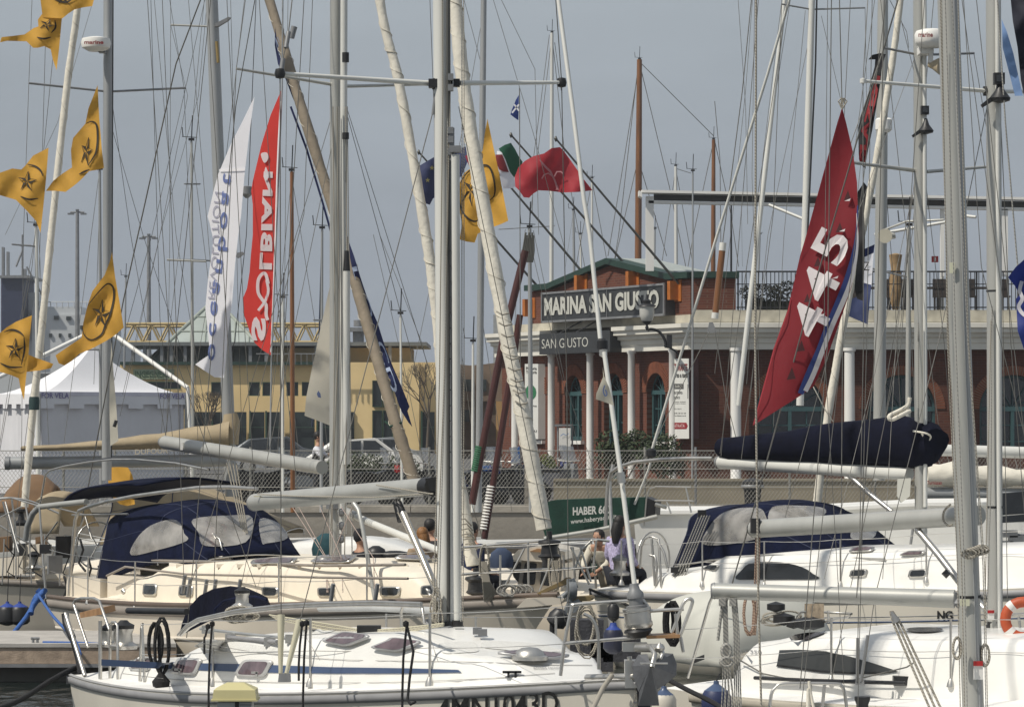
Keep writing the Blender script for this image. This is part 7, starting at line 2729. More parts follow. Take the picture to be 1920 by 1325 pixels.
def starflag(poly, d, c, r, rot, sx, sy, ring, ph, label, shear=0.0, amp=.06):
    fn = folds(d, amp, 24, 46, ph, .006, c[0])
    o = thing('pennant_flag', P(c[0], max(p[1] for p in poly), d), label, 'flag', 'orange star flags')
    sheet(MB(), poly, fn, 7).build('cloth', OR, o)
    pts = star(c[0], c[1], r, rot, sx, sy, .40, shear)
    m_ = MB()
    for i in range(10):                     # faceted nautical star: alternate halves are dark
        a, b_ = pts[i], pts[(i + 1) % 10]
        if i % 2 == 0:
            for (p, q, r_) in (((c[0], c[1]), a, b_),):
                m_.add([P(x, y, fn(x, y) - .03) for x, y in (p, q, r_)], [[0, 1, 2]])
    ribbon(m_, pts + [pts[0]], 1.1, fn, .03)
    m_.build('star_print', ORI, o)
    for rg in ring:
        m_ = MB()
        q = cm2(rg, 4)
        n_ = len(q)
        ribbon(m_, q, [1.2 + 2.6 * math.sin(math.pi * min(1, max(0, i / (n_ - 1)))) for i in range(n_)], fn, .03)
        m_.build('ring_print', ORI, o)
    return o


starflag([(74, -14), (180, -14), (173, 12), (158, 14), (140, 18), (128, 26), (117, 35), (98, 34), (80, 33)], 50, (120, -6), 18, 0, 1, 1, [[(92, -8), (110, 2), (126, 4), (140, -6)]], .3, 'topmost orange flag bent over the cream furled sail at the top left')
starflag([(80, 25), (71, 37), (72, 50), (63, 53), (46, 65), (22, 68), (3, 70), (0, 80), (13, 77), (50, 78), (62, 90), (71, 90), (83, 87), (95, 93), (99, 112), (106, 132), (111, 90), (116, 35), (98, 33)], 50.3, (88, 47), 14, .4, 1.1, .8, [[(103, 38), (104, 52), (96, 62)], [(69, 70), (82, 73), (96, 70)]], 1.3, 'orange star flag with a long thin tail at the upper left corner')
starflag([(183, 160), (186, 220), (191, 280), (195, 315), (180, 319), (167, 321), (155, 334), (143, 345), (123, 360), (105, 358), (86, 358), (100, 339), (118, 325), (135, 314), (133, 282), (137, 259), (160, 232), (166, 203)], 49, (162, 285), 22, .15, .5, 1.25, [[(161, 232), (172, 228), (181, 235), (183, 260), (180, 285), (172, 300), (165, 310)], [(148, 327), (158, 322), (168, 318)]], 2.1, 'orange star flag hanging left of the grey mast under its spreader', shear=-.1)
starflag([(91, 277), (86, 340), (80, 400), (76, 437), (68, 415), (50, 395), (30, 375), (0, 366), (-20, 360), (-20, 322), (0, 324), (23, 316), (40, 318), (48, 310), (62, 292)], 50, (51, 341), 18, .1, 1, 1.1, [[(51, 308), (66, 312), (76, 320), (80, 330)], [(38, 368), (54, 374), (72, 372)]], 3.0, 'orange star flag streaming past the left picture edge, second from top')
starflag([(210, 472), (216, 520), (224, 565), (232, 614), (216, 628), (199, 639), (175, 652), (149, 663), (135, 676), (121, 685), (110, 681), (104, 666), (130, 648), (153, 633), (156, 606), (164, 573), (173, 546), (185, 530), (196, 516), (206, 490)], 48.5, (190, 590), 21, .1, .85, 1.35, [[(165, 572), (180, 553), (198, 534), (207, 533), (213, 542), (213, 562), (206, 590), (198, 608), (190, 627), (172, 637), (158, 628), (154, 610)]], 4.4, 'lowest large orange star flag overlapping the marquee roof', amp=.07)
starflag([(60, 591), (56, 630), (53, 673), (48, 715), (45, 750), (39, 730), (35, 709), (18, 702), (0, 697), (-25, 692), (-25, 640), (-10, 632), (12, 614), (30, 603)], 48.5, (28, 655), 18, .05, 1, 1.15, [[(8, 622), (22, 618), (36, 622), (45, 630)], [(0, 680), (18, 688), (42, 688)], [(45, 632), (46, 655), (40, 684)]], 5.2, 'orange star flag at the left edge beside the white ship')
sheet(MB(), [(52, 664), (66, 670), (100, 682), (96, 690), (76, 694), (50, 697)], folds(49.2, .04, 20, 30), 7).build('flag_tail', OR, label='loose orange flag end showing behind the cream furled sail', cat='flag')
starflag([(914, 223), (924, 270), (938, 335), (953, 414), (940, 420), (929, 424), (910, 432), (896, 438), (890, 455), (875, 453), (862, 449), (866, 420), (861, 390), (861, 345), (870, 325), (887, 312), (896, 300), (905, 282), (909, 250)], 44, (882, 358), 21, .25, .8, 1.5, [[(862, 345), (875, 325), (892, 314), (912, 310), (922, 322), (928, 350), (926, 368), (915, 378)], [(861, 375), (866, 395), (878, 410), (892, 415), (905, 405)]], 1.8, 'orange star flag half hidden behind the furled white sail and silver mast', shear=-.12)
starflag([(202, 876), (222, 875), (240, 876), (248, 890), (252, 908), (251, 930), (253, 945), (238, 948), (225, 945), (210, 930), (203, 905)], 56, (228, 920), 9, 0, 1.3, .8, [[(212, 925), (226, 930), (242, 918)]], 2.5, 'folded orange flag bundle hanging above the dark blue bimini')
# white banner
WB = mat('white_banner_cloth', (.86, .86, .90), .7, 0, .02, 2, bump=.1, bs=6, tl=.3)
wf_ = folds(50, .03, 60, 220, 1.0, .009, 430)
wb = thing('banner', P(420, 708, 50), 'tall white feather banner with mirrored blue lettering', 'banner')
sheet(MB(), [(477, 182), (468, 247), (459, 323), (452, 404), (447, 440), (441, 493), (435, 567), (428, 620), (423, 680), (420, 708), (402, 707), (384, 695), (366, 683), (380, 673), (394, 664), (390, 626), (385, 577), (390, 524), (396, 482), (400, 450), (393, 418), (389, 406), (394, 386), (402, 352), (409, 327), (433, 270), (456, 225)], wf_, 10).build('cloth', WB, wb)
BLT = mat('faded_blue_lettering', (.16, .21, .44), .7, 0, .06, tl=.3)
GRT = mat('grey_banner_lettering', (.42, .42, .50), .7, 0, .06, tl=.3)


def vtext(txt, axis, wid, fn, m, parent, off=.03, mirror=True, bold=0.0, space=1.0, flip=1):
    """text running along axis (picture-unit polyline) with its height across it"""
    ln = [0]
    for a, b_ in zip(axis[:-1], axis[1:]):
        ln.append(ln[-1] + math.hypot(b_[0] - a[0], b_[1] - a[1]))

    def f(u, v):
        s_ = u * ln[-1]
        i = 0
        while i < len(ln) - 2 and s_ > ln[i + 1]: i += 1
        k = (s_ - ln[i]) / (ln[i + 1] - ln[i])
        a, b_ = axis[i], axis[i + 1]
        x, y = a[0] + (b_[0] - a[0]) * k, a[1] + (b_[1] - a[1]) * k
        dx, dy = (b_[0] - a[0]) / (ln[i + 1] - ln[i]), (b_[1] - a[1]) / (ln[i + 1] - ln[i])
        w_ = wid[0] + (wid[1] - wid[0]) * u if isinstance(wid, tuple) else wid
        q = (v - .5) * w_ * (-1 if mirror else 1) * flip
        x, y = x + dy * q, y - dx * q
        return P(x, y, fn(x, y) - off)
    return text('lettering', txt, f, m, parent, bold, space)


vtext('oceanboat', [(399, 676), (401, 620), (405, 560), (415, 490), (420, 440), (423, 400), (428, 326)], (19, 19), wf_, BLT, wb, .02, space=1.35, bold=.012)
vtext('REVOLUTION', [(396, 560), (401, 500), (405, 460), (403, 420), (410, 360)], (12, 14), wf_, GRT, wb, .02)
ribbon(MB(), [(411, 319), (435, 318), (459, 317)], 3, wf_, .04).build('seam', WHITEC, wb)
# red banner
RB = mat('red_banner_cloth', (.66, .045, .035), .7, 0, .06, 2, bump=.15, bs=6, tl=.35)
rf_ = folds(49, .04, 55, 180, 2.0, .006, 500)
rb_ = thing('banner', P(508, 666, 49), 'tall red feather banner with white mirrored lettering', 'banner')
sheet(MB(), [(527, 170), (524, 240), (520, 330), (518, 440), (516, 467), (512, 567), (508, 666), (492, 656), (478, 643), (470, 626), (456, 586), (456, 558), (463, 541), (468, 510), (470, 482), (474, 440), (474, 384), (471, 359), (474, 339), (490, 272), (507, 217)], rf_, 10).build('cloth', RB, rb_)
WLT = mat('white_banner_lettering', (.74, .72, .74), .7, 0, .04, tl=.3)
vtext('S', [(484, 639), (486, 594)], 27, rf_, WLT, rb_, .02, bold=.05)
vtext('LBIAN', [(498, 505), (500, 440), (501, 380), (503, 322)], (24, 17), rf_, WLT, rb_, .02, bold=.045, space=1.1)
m_ = MB()
ribbon(m_, cm2([(503, 532), (498, 514), (491, 514), (484, 526), (484, 548), (492, 562), (499, 572), (499, 590), (502, 600)], 4), [2, 5, 7, 8, 8, 6, 4, 7, 2, ] and 6, rf_, .04)
ribbon(m_, cm2([(500, 525), (503, 545), (498, 562), (492, 572), (484, 582)], 4), 5, rf_, .045)
m_.build('fish_emblem', WLT, rb_)
m_ = MB()
for pl in ([(489, 290), (494, 286), (501, 287), (503, 296), (499, 304), (494, 304)], [(498, 313), (503, 325), (503, 334), (498, 339), (495, 330)]):
    q = cm2(pl, 3, True)
    m_.add([P(x, y, rf_(x, y) - .045) for x, y in q], [list(range(len(q)))])
m_.build('dot_emblem', WLT, rb_)
ribbon(MB(), [(526, 190), (522, 260), (519, 330), (516, 440), (512, 560), (508, 660)], 2.2, rf_, .03).build('luff_tape', WHITEC, rb_)
MB().tube([P(531, -120, 48.9), P(529, 165, 48.9), P(509, 668, 48.9), P(506, 870, 48.9)], .012, 6).build('banner_halyard', ALU2, rb_)
# navy feather banner twisted round the tan furled sail
NB = mat('navy_banner_cloth', (.010, .018, .085), .7, 0, .1, 2, bump=.15, bs=6, tl=.2)
nf_ = folds(55.5, .05, 30, 60, .5)
nb = thing('banner', P(770, 795, 55), 'long navy feather banner with pale letters twisted beside the tan furled sail', 'banner')
sheet(MB(), [(655, 455), (664, 480), (676, 520), (692, 568), (708, 605), (722, 650), (738, 690), (752, 722), (768, 762), (756, 776), (748, 760), (741, 738), (728, 705), (716, 672), (702, 632), (690, 598), (676, 560), (662, 512), (656, 482)], nf_, 8).build('cloth', NB, nb)
nf2 = folds(57.5, .04, 30, 60, 1.5)
sheet(MB(), [(516, 52), (520, 80), (526, 110), (534, 132), (530, 140), (521, 120), (515, 85)], nf2, 7).build('cloth', NB, nb)
m_ = MB()
ribbon(m_, [(534, 138), (550, 180), (568, 222), (600, 310), (628, 390), (652, 450)], 5, nf2, .25)
ribbon(m_, [(545, 200), (575, 280), (605, 380), (622, 440)], 4, nf2, .1)
m_.build('cloth_edge', NB, nb)
sheet(MB(), [(748, 730), (760, 742), (768, 762), (764, 770), (773, 800), (766, 792), (752, 770)], folds(54.8, .04), 7).build('loose_end', NB, nb)
PLT = mat('pale_blue_lettering', (.42, .50, .68), .7, 0, .05)
for ltr, ax, w_ in (('L', [(664, 500), (674, 536)], 9), ('O', [(680, 548), (696, 594)], 12), ('C', [(711, 640), (725, 682)], 13), ('D', [(724, 690), (742, 735)], 14)):
    vtext(ltr, ax, w_, nf_, PLT, nb, .05, mirror=False)
vtext('S', [(518, 70), (527, 106)], 7, nf2, PLT, nb, .05)
# burgundy spinnaker-like banner 445
BG = mat('burgundy_banner_cloth', (.235, .014, .022), .75, 0, .07, 2, bump=.12, bs=5, tl=.22)
bf_ = folds(34.5, .05, 60, 130, .8)
bb = thing('banner', P(1470, 800, 34.5), 'large burgundy banner numbered 445 with blue and white edge stripes', 'banner')
BO = [(1579, 202), (1587, 232), (1599, 284), (1607, 342), (1608, 380), (1610, 430), (1608, 480), (1597, 537), (1574, 605), (1549, 674), (1525, 725), (1500, 742), (1411, 798), (1450, 654), (1477, 580), (1500, 480), (1531, 377), (1552, 295), (1570, 230)]
sheet(MB(), BO, bf_, 12).build('cloth', BG, bb)
STB = mat('banner_blue_stripe', (.035, .06, .22), .7, 0, .05, tl=.2)
STW = mat('banner_white_stripe', (.72, .70, .70), .7, 0, .04, tl=.2)
br1 = [(1608, 385), (1606, 440), (1597, 490), (1580, 545), (1552, 612), (1536, 655), (1516, 700), (1501, 738)]
ribbon(MB(), cm2(br1, 5), [2 + min(9, i * .6) for i in range(len(cm2(br1, 5)))], bf_, .03).build('blue_stripe', STB, bb)
br2 = [(1606, 400), (1608, 450), (1603, 495), (1589, 545), (1562, 607), (1545, 650), (1526, 700), (1510, 733)]
ribbon(MB(), cm2(br2, 5), [1 + min(8, i * .5) for i in range(len(cm2(br2, 5)))], bf_, .035).build('white_stripe', STW, bb)
WNM = mat('banner_white_number', (.80, .76, .76), .75, 0, .04, tl=.2)
for ch, (cx, cy), sz, rt in (('4', (1518, 600), 66, 62), ('4', (1536, 533), 66, 62), ('5', (1558, 461), 64, 62)):
    a = math.radians(rt)

    def f4(u, v, cx=cx, cy=cy, sz=sz, a=a):
        x_, y_ = (u - .5) * sz * .88, (v - .5) * sz
        x = cx + x_ * math.cos(a) - y_ * math.sin(a)
        y = cy - (x_ * math.sin(a) + y_ * math.cos(a))
        return P(x, y, bf_(x, y) - .05)
    text('number', ch, f4, WNM, bb, .022)
DKT = mat('dark_print', (.05, .008, .01), .8, 0, .1)
for (x, y, s_) in ((1590, 368, 8), (1575, 428, 8), (1534, 492, 8), (1514, 560, 7), (1503, 650, 9), (1485, 702, 10)):
    MB().add([P(a_, b_, bf_(a_, b_) - .05) for a_, b_ in ((x - s_, y + s_), (x + s_ * .7, y + s_ * .8), (x, y - s_ * 1.4))], [[0, 1, 2]]).build('arrow_print', DKT, bb)
for (x, y) in ((1588, 375), (1578, 432), (1540, 590), (1565, 520)):
    MB().add([P(a_, b_, bf_(a_, b_) - .055) for a_, b_ in ((x - 5, y + 2), (x + 7, y - 3), (x + 5, y + 2))], [[0, 1, 2]]).build('arrow_print', WNM, bb)
ribbon(MB(), [(1579, 204), (1560, 270), (1538, 350), (1505, 470), (1478, 582), (1452, 652), (1413, 795)], 2, bf_, .02).build('hem', mat('hem_red', (.32, .02, .03), .7), bb)
MB().tube([P(1579, 202, 34.4), P(1574, 0, 34.4), P(1570, -200, 34.4)], .006, 5).build('halyard', WIRE, bb)
MB().tube([P(1525, 725, 34.4), P(1548, 770, 34.4), P(1562, 790, 35)], .006, 5).build('sheet_line', SAIL, bb)
mb = MB()
for i in range(5):
    mb.tube([P(1579, 205, 34.3), P(1572 + i * 4, 190 + (i % 2) * 6, 34.3), P(1578 + i, 184, 34.3)], .008, 4)
mb.build('head_knot', ROPE, bb)
# black and red banner behind
KB = mat('black_banner_cloth', (.012, .011, .012), .7, 0, .2, 2, bump=.2, bs=6)
kf = folds(47.5, .04, 30, 60, .9)
kb = thing('banner', P(1623, 565, 47.5), 'narrow black banner with large red letters beside the cream furled sail', 'banner')
sheet(MB(), [(1661, 102), (1655, 120), (1653, 132), (1650, 160), (1643, 202), (1636, 242), (1624, 300), (1623, 317), (1612, 307), (1610, 289), (1609, 240), (1615, 214), (1626, 184), (1633, 151), (1640, 125), (1641, 112), (1628, 112), (1636, 103), (1650, 100)], kf, 8).build('cloth', KB, kb)
sheet(MB(), [(1620, 342), (1626, 350), (1620, 400), (1622, 450), (1620, 520), (1618, 564), (1607, 560), (1602, 540), (1608, 470), (1608, 420), (1608, 360)], kf, 8).build('cloth', KB, kb)
vtext('SLAZEM', [(1617, 305), (1621, 250), (1631, 210), (1640, 170), (1645, 142)], (15, 12), kf, mat('red_banner_letters', (.24, .012, .016), .7, 0, .05), kb, .05, bold=.06, flip=-1)
# blue and white club flag
cf = thing('flag', P(1620, 608, 53), 'blue and white rectangular flag hanging behind the black banner', 'flag')
ff = folds(53, .05, 22, 60, .4)
sheet(MB(), [(1640, 458), (1638, 474), (1612, 486), (1618, 468)], ff, 7).build('cloth', NB, cf)
sheet(MB(), [(1638, 474), (1634, 534), (1611, 528), (1612, 486)], ff, 7).build('white_cloth', WB, cf)
sheet(MB(), [(1634, 534), (1630, 570), (1627, 608), (1608, 600), (1590, 592), (1592, 562), (1608, 556), (1611, 528)], ff, 7).build('blue_cloth', mat('mid_blue_cloth', (.035, .05, .13), .75, 0, .1, tl=.2), cf)
vtext('Z', [(1619, 499), (1630, 499)], 16, ff, INK, cf, .04, mirror=False)
# right-edge flags
rfl = thing('flag', P(1910, 660, 28), 'royal blue flag with white sail emblem at the right edge', 'flag')
f1 = folds(28, .05, 30, 60, .2)
sheet(MB(), [(1890, 520), (1905, 500), (1930, 478), (1960, 470), (1960, 660), (1920, 655), (1908, 620), (1905, 560), (1912, 552), (1903, 536)], f1, 9).build('cloth', mat('royal_blue_cloth', (.015, .03, .19), .7, 0, .08, tl=.25), rfl)
ribbon(MB(), cm2([(1916, 527), (1912, 545), (1917, 560), (1910, 575), (1920, 590), (1940, 600)], 4), 7, f1, .03).build('sail_emblem', WLT, rfl)
f2 = folds(27, .05, 30, 60, 1.2)
sheet(MB(), [(1893, -20), (1935, -20), (1935, 150), (1924, 200), (1914, 150), (1908, 90), (1899, 40)], f2, 9).build('banner', mat('black_navy_cloth', (.008, .009, .02), .8, 0, .1), label='near black banner hanging down the top right corner', cat='banner')
sheet(MB(), [(1878, 36), (1888, 60), (1900, 100), (1910, 145), (1918, 180), (1903, 180), (1893, 140), (1880, 90)], folds(27.6, .04, 30, 60, 2), 9).build('banner', mat('pale_blue_cloth', (.17, .28, .50), .7, 0, .08, tl=.3), label='pale blue pennant strip beside the near black banner', cat='banner')
# flags on the clubhouse poles
fe = thing('flag', P(800, 380, 95), 'dark blue flag with yellow stars on the first clubhouse flagpole', 'flag')
f3 = folds(111, .16, 22, 50, .3)
EUB = mat('european_blue_cloth', (.022, .032, .10), .75, 0, .1, tl=.25)
sheet(MB(), [(776, 309), (786, 311), (798, 304), (815, 294), (840, 285), (860, 280), (873, 275), (878, 300), (866, 330), (850, 345), (838, 360), (812, 372), (806, 384), (792, 380), (785, 370), (782, 358), (782, 345), (788, 330), (782, 318)], f3, 8).build('cloth', EUB, fe)
for (x, y) in ((810, 315), (802, 338), (830, 305), (846, 320), (835, 345)):
    MB().add([P(a_, b_, f3(a_, b_) - .1) for a_, b_ in star(x, y, 5)], [[0, 1, 2, 3, 4, 5, 6, 7, 8, 9]]).build('star', mat('yellow_star', (.5, .42, .12), .7), fe)
sheet(MB(), [(872, 293), (880, 288), (886, 300), (880, 312)], folds(110, .05), 6).build('flag', mat('crimson_cloth', (.4, .02, .05), .7, tl=.3), label='small crimson flag corner beside the furled white sail', cat='flag')
fi = thing('flag', P(950, 350, 105), 'green white and red flag with a crest on the third flagpole', 'flag')
f5 = folds(105.5, .14, 22, 50, 1.3)
sheet(MB(), [(958, 268), (966, 280), (972, 292), (980, 304), (974, 320), (964, 333), (956, 322), (948, 300), (935, 279), (946, 272)], f5, 7).build('green_cloth', mat('green_cloth', (.012, .10, .05), .7, 0, .08, tl=.3), fi)
sheet(MB(), [(932, 283), (941, 285), (948, 300), (956, 322), (964, 334), (967, 350), (960, 353), (944, 354), (938, 330), (930, 300)], f5, 7).build('white_cloth', WB, fi)
sheet(MB(), [(929, 290), (942, 290), (948, 306), (954, 323), (944, 322), (936, 318), (930, 305)], lambda x, y: f5(x, y) - .08, 7).build('crest', mat('crest_red', (.22, .015, .02), .7, 0, .5, 60, tl=.2), fi)
ft_ = thing('flag', P(1000, 372, 102), 'red flag with a pale halberd emblem on the corner flagpole', 'flag')
f6 = folds(102.5, .15, 30, 60, 2.3)
sheet(MB(), [(1050, 276), (1056, 282), (1068, 298), (1082, 318), (1096, 338), (1111, 357), (1085, 360), (1055, 361), (1030, 358), (1010, 357), (1000, 363), (992, 371), (982, 370), (974, 358), (966, 350), (965, 332), (972, 314), (984, 302), (1000, 293), (1020, 288), (1034, 278)], f6, 9).build('cloth', mat('trieste_red_cloth', (.42, .022, .035), .7, 0, .1, 2, tl=.35), ft_)
PINK = mat('pale_pink_emblem', (.56, .26, .28), .7, 0, .05, tl=.3)
for pts, w_ in (([(1012, 300), (1022, 312), (1032, 322), (1040, 338), (1045, 352), (1045, 356)], [2, 4, 4, 3, 4, 6]), ([(1016, 335), (1020, 328), (1028, 325), (1038, 332), (1040, 330), (1044, 322), (1052, 322), (1056, 326)], 2.5)):
    ribbon(MB(), pts, w_, f6, .15).build('halberd_emblem', PINK, ft_)
# small pennants
sf = thing('flag', P(965, 220, 62), 'small blue flag with white diagonal cross high above the flagpoles', 'flag')
sheet(MB(), [(973, 178), (972, 226), (966, 222), (957, 215), (960, 205), (964, 196), (967, 188)], folds(62, .03), 5).build('cloth', mat('saltire_blue', (.03, .06, .25), .7), sf)
ribbon(MB(), [(960, 212), (973, 196)], 3, lambda x, y: 61.9).build('cross', WHITEC, sf)
ribbon(MB(), [(964, 196), (973, 208)], 3, lambda x, y: 61.9).build('cross', WHITEC, sf)
MB().tube([P(974, 165, 62), P(975, 440, 62), P(976, 900, 62)], .01, 5).build('halyard', WIRE, sf)
tp_ = thing('pennant', P(1130, 758, 26.3), 'small cream triangular pennant on the silver forestay with blue emblem', 'pennant')
sheet(MB(), [(1130, 688), (1133, 706), (1142, 726), (1147, 745), (1151, 760), (1132, 753), (1117, 748), (1118, 738), (1126, 718), (1131, 706)], folds(26.4, .012, 20, 40), 6).build('cloth', mat('cream_pennant_cloth', (.52, .49, .40), .8, tl=.2), tp_)
ribbon(MB(), cm2([(1134, 722), (1131, 733), (1135, 742), (1138, 738), (1135, 730)], 3), 2.4, lambda x, y: 26.35).build('emblem', mat('dull_blue_print', (.10, .14, .28), .7), tp_)
ms = thing('sail', P(600, 798, 52), 'cream triangular mizzen sail corner left of the paired masts', 'sail')
sheet(MB(), [(624, 513), (630, 560), (631, 640), (630, 720), (620, 798), (595, 788), (571, 779), (574, 745), (585, 690), (600, 620), (612, 565)], folds(52, .04, 60, 90), 10).build('cloth', mat('cream_sailcloth', (.58, .55, .46), .8, 0, .04, tl=.3), ms)
sheet(MB(), [(597, 732), (601, 738), (602, 746), (596, 744), (594, 738)], lambda x, y: 51.9, 5).build('emblem', mat('dull_blue_print', (.10, .14, .28), .7), ms)
m2 = thing('sail', P(215, 835, 54), 'thin cream sail strip lashed along the left grey mast', 'sail')
sheet(MB(), [(209, 640), (213, 700), (218, 760), (222, 826), (207, 836), (205, 760), (206, 700)], folds(54.5, .03, 30, 60), 8).build('cloth', mat('cream_sailcloth', (.58, .55, .46), .8), m2)
MB().tube([P(218, 788, 54.2), P(214, 800, 54.2)], .03, 6).build('clew_patch', BLACK, m2)

# ------------------------------------------------------------------ boats further back, seen by their masts
bgrand = random.Random(11)


def bgboat(label, top, bot, d, wpx, m, spr=(), stays=(), hull=True, name='moored_sailboat', head=True, wm=WIRE, sw=.011, flat=1.2):
    o = thing(name, P(bot[0], 1000, d), label, 'sailboat' if hull else 'mast')
    a, b_ = P(bot[0], bot[1], d), P(top[0], top[1], d)
    r_ = wpx * d / 6000 / 2
    MB().tube([a, a.lerp(b_, .5), b_], [r_, r_ * .97, r_ * .75], 12, flat).build('mast', m, o)
    if head and top[1] > -20:
        mb = MB()
        mb.box(b_ + V(0, 0, .04), (.12, .1, .05))
        mb.tube([b_, b_ + V(.02, 0, .55)], .012, 4)
        mb.tube([b_ + V(-.18, 0, .1), b_ + V(-.2, 0, .3)], .01, 4)
        mb.tube([b_ + V(-.2, 0, .1), b_ + V(.12, 0, .08)], .008, 4)
        mb.build('masthead', BLACK, o)
    for (y, l_, r2) in spr:
        x = top[0] + (bot[0] - top[0]) * (y - top[1]) / (bot[1] - top[1])
        for q in (l_, r2):
            if q:
                MB().tube([P(x, y, d), P(q[0], q[1], d + (.3 if q is r2 else -.3))], .018, 6).build('spreader', GREYM, o)
    for s_ in stays:
        MB().tube([P(x, y, d) for x, y in s_], sw / 2, 4).build('stay', wm, o)
    if hull:
        g = []
        for i in range(15):
            u = i / 14
            w_ = 1.15 * (math.sin(math.pi * min(1, u * .82 + .18)) ** .7)
            x = P(bot[0], 1000, d).x - 4 + u * 7.5
            g.append([V(x, d - w_, 1.0 + .2 * u), V(x, d - w_ * .92, .25), V(x, d, -.4), V(x, d + w_ * .92, .25), V(x, d + w_, 1.0 + .2 * u)])
        mb = MB()
        mb.surf(g)
        mb.add([q[0] for q in g] + [q[4] for q in g][::-1], [list(range(30))])
        mb.build('hull', GEL, o)
    return o


bgboat('yacht with slim grey mast behind the furled white sail, dark track on its edge', (910, -300), (897, 960), 66, 13, ALU2, ((418, None, None),),
       [[(925, 0), (1000, 250), (1060, 470)], [(905, 30), (870, 230), (740, 860)], [(870, 0), (905, 130)], [(898, 560), (960, 960)], [(940, 0), (1003, 130), (1010, 440)]])
o = bgboat('yacht with pale grey mast leaning behind the wire rigging at upper right', (1531, -300), (1500, 760), 67, 14, ALUW, ((18, (1465, 8), (1622, 15)),),
           [[(1465, 8), (1430, 300), (1400, 720)], [(1622, 15), (1625, 200), (1600, 440)], [(1520, 60), (1440, 440), (1405, 760)], [(1540, 30), (1577, 190)], [(1510, 20), (1470, 440), (1450, 800)]])
MB().tube([P(1537, -300, 66.6), P(1529, 120, 66.6), P(1514, 440, 66.6), P(1512, 620, 66.6)], .02, 5).build('sail_track', BLACK, o)
o = bgboat('yacht with broad grey mast carrying a white radar drum above the sail cover', (1658, -300), (1648, 900), 57, 23, ALU, (),
           [[(1640, 0), (1600, 300), (1560, 760)], [(1680, 0), (1720, 160)], [(1655, 640), (1600, 900)], [(1668, 0), (1700, 60), (1704, 90)], [(1660, 340), (1678, 560), (1690, 800)]])
MB().lathe(P(1657, 243, 56.6), [(.10, -.05), (.15, 0), (.15, .17), (.12, .2), (0, .21)], 18).build('radar_drum', WHITEP, o)
MB().box(P(1655, 250, 56.7), (.12, .2, .05)).build('radar_bracket', GREYM, o)
MB().tube([P(1648, 435, 56.6), P(1700, 415, 56.2), P(1770, 412, 56)], .02, 6).build('spreader', ALU, o)
MB().lathe(P(1660, 442, 56.5), [(.04, -.08), (.06, 0), (.13, .06)], 12, ax=(-.2, -1, -.1)).build('loudhailer', mat('ivory_horn', (.55, .52, .42), .5), o)
MB().tube([P(1667, 442, 56.5), P(1678, 440, 56.5)], .07, 10).build('floodlight', ALU, o)
bgboat('small yacht whose thin grey mast stands behind the raised navy sail cover', (1704, 425), (1702, 900), 59, 10, ALU, ((520, (1612, 498), None),),
       [[(1704, 430), (1740, 640), (1760, 800)], [(1704, 430), (1690, 600), (1660, 780)]])
bgboat('yacht with raked pale mast crossing the white awning frame', (1476, -40), (1384, 760), 69, 10, ALUW, (),
       [[(1384, 0), (1398, 200), (1402, 420)], [(1411, 0), (1398, 170), (1370, 440), (1340, 700)], [(1482, 0), (1435, 300), (1398, 700)], [(1415, 0), (1410, 330), (1425, 760)]])
bgboat('yacht with slim grey mast and a bundle of dark rope at its head', (993, 428), (996, 960), 66, 9, ALU2, (),
       [[(985, 430), (968, 560), (955, 800)], [(1000, 432), (1060, 720), (1120, 900)], [(1000, 480), (1075, 800), (1110, 960)]])
mb = MB()
for i in range(8):
    mb.tube([P(986 + i * 2, 436 + (i % 3) * 5, 65.7), P(980 + i * 3, 470, 65.7), P(984 + i * 2, 492, 65.7)], .02, 5)
mb.build('rope_bundle', mat('dark_rope_bundle', (.09, .09, .08), .9), label='dark rope bundle tied at the slim grey masthead', cat='rope')
bgboat('yacht with varnished wooden mast standing before the yellow office', (547, 322), (549, 960), 66, 9, WOOD, (),
       [[(547, 330), (590, 600), (620, 900)], [(547, 330), (520, 600), (500, 850)], [(540, 0), (536, 300), (531, 840)]])
bgboat('yacht with thin pale mast between the white banner and grey mast', (359, 265), (362, 960), 68, 6, ALU, ((345, (346, 345), (375, 345)), (487, (318, 487), (398, 489))),
       [[(359, 270), (320, 600), (300, 840)], [(359, 270), (395, 560), (430, 820)], [(383, 0), (360, 240)]])
bgboat('yacht with slim pale mast behind the red banner foot', (530, 560), (530, 960), 68, 6, ALUW, (), [[(530, 565), (500, 850)], [(530, 565), (560, 850)]])
bgboat('yacht with pale mast showing behind the left furled sail', (68, 425), (72, 960), 68, 8, ALUW, ((462, (22, 458), (64, 460)),),
       [[(68, 430), (20, 700), (0, 830)], [(72, 430), (85, 700), (92, 840)], [(60, 340), (66, 430)]])
bgboat('yacht with two-tone mast just left of the left grey mast', (187, 320), (190, 940), 67, 7, ALU2, ((655, (152, 656), None),), [[(186, 325), (150, 600), (120, 830)], [(188, 325), (181, 560), (176, 720)]])
bgboat('yacht with short pale mast above the long grey boom', (887, 642), (886, 960), 67, 6, ALUW, (), [[(866, 665), (890, 840)]])
bgboat('yacht with short white mast beside the navy twisted banner', (751, 590), (754, 960), 67, 5, ALUW, (), [[(700, 440), (760, 700), (800, 900)], [(712, 440), (790, 640), (830, 800)]])
bgboat('yacht with thin mast and wind vane above the stone building', (604, 430), (602, 960), 68, 6, ALU2, ((600, (588, 600), (612, 600)),), [[(604, 435), (598, 640), (585, 800)]], wm=mat('blue_black_line', (.02, .03, .06), .7), sw=.03)
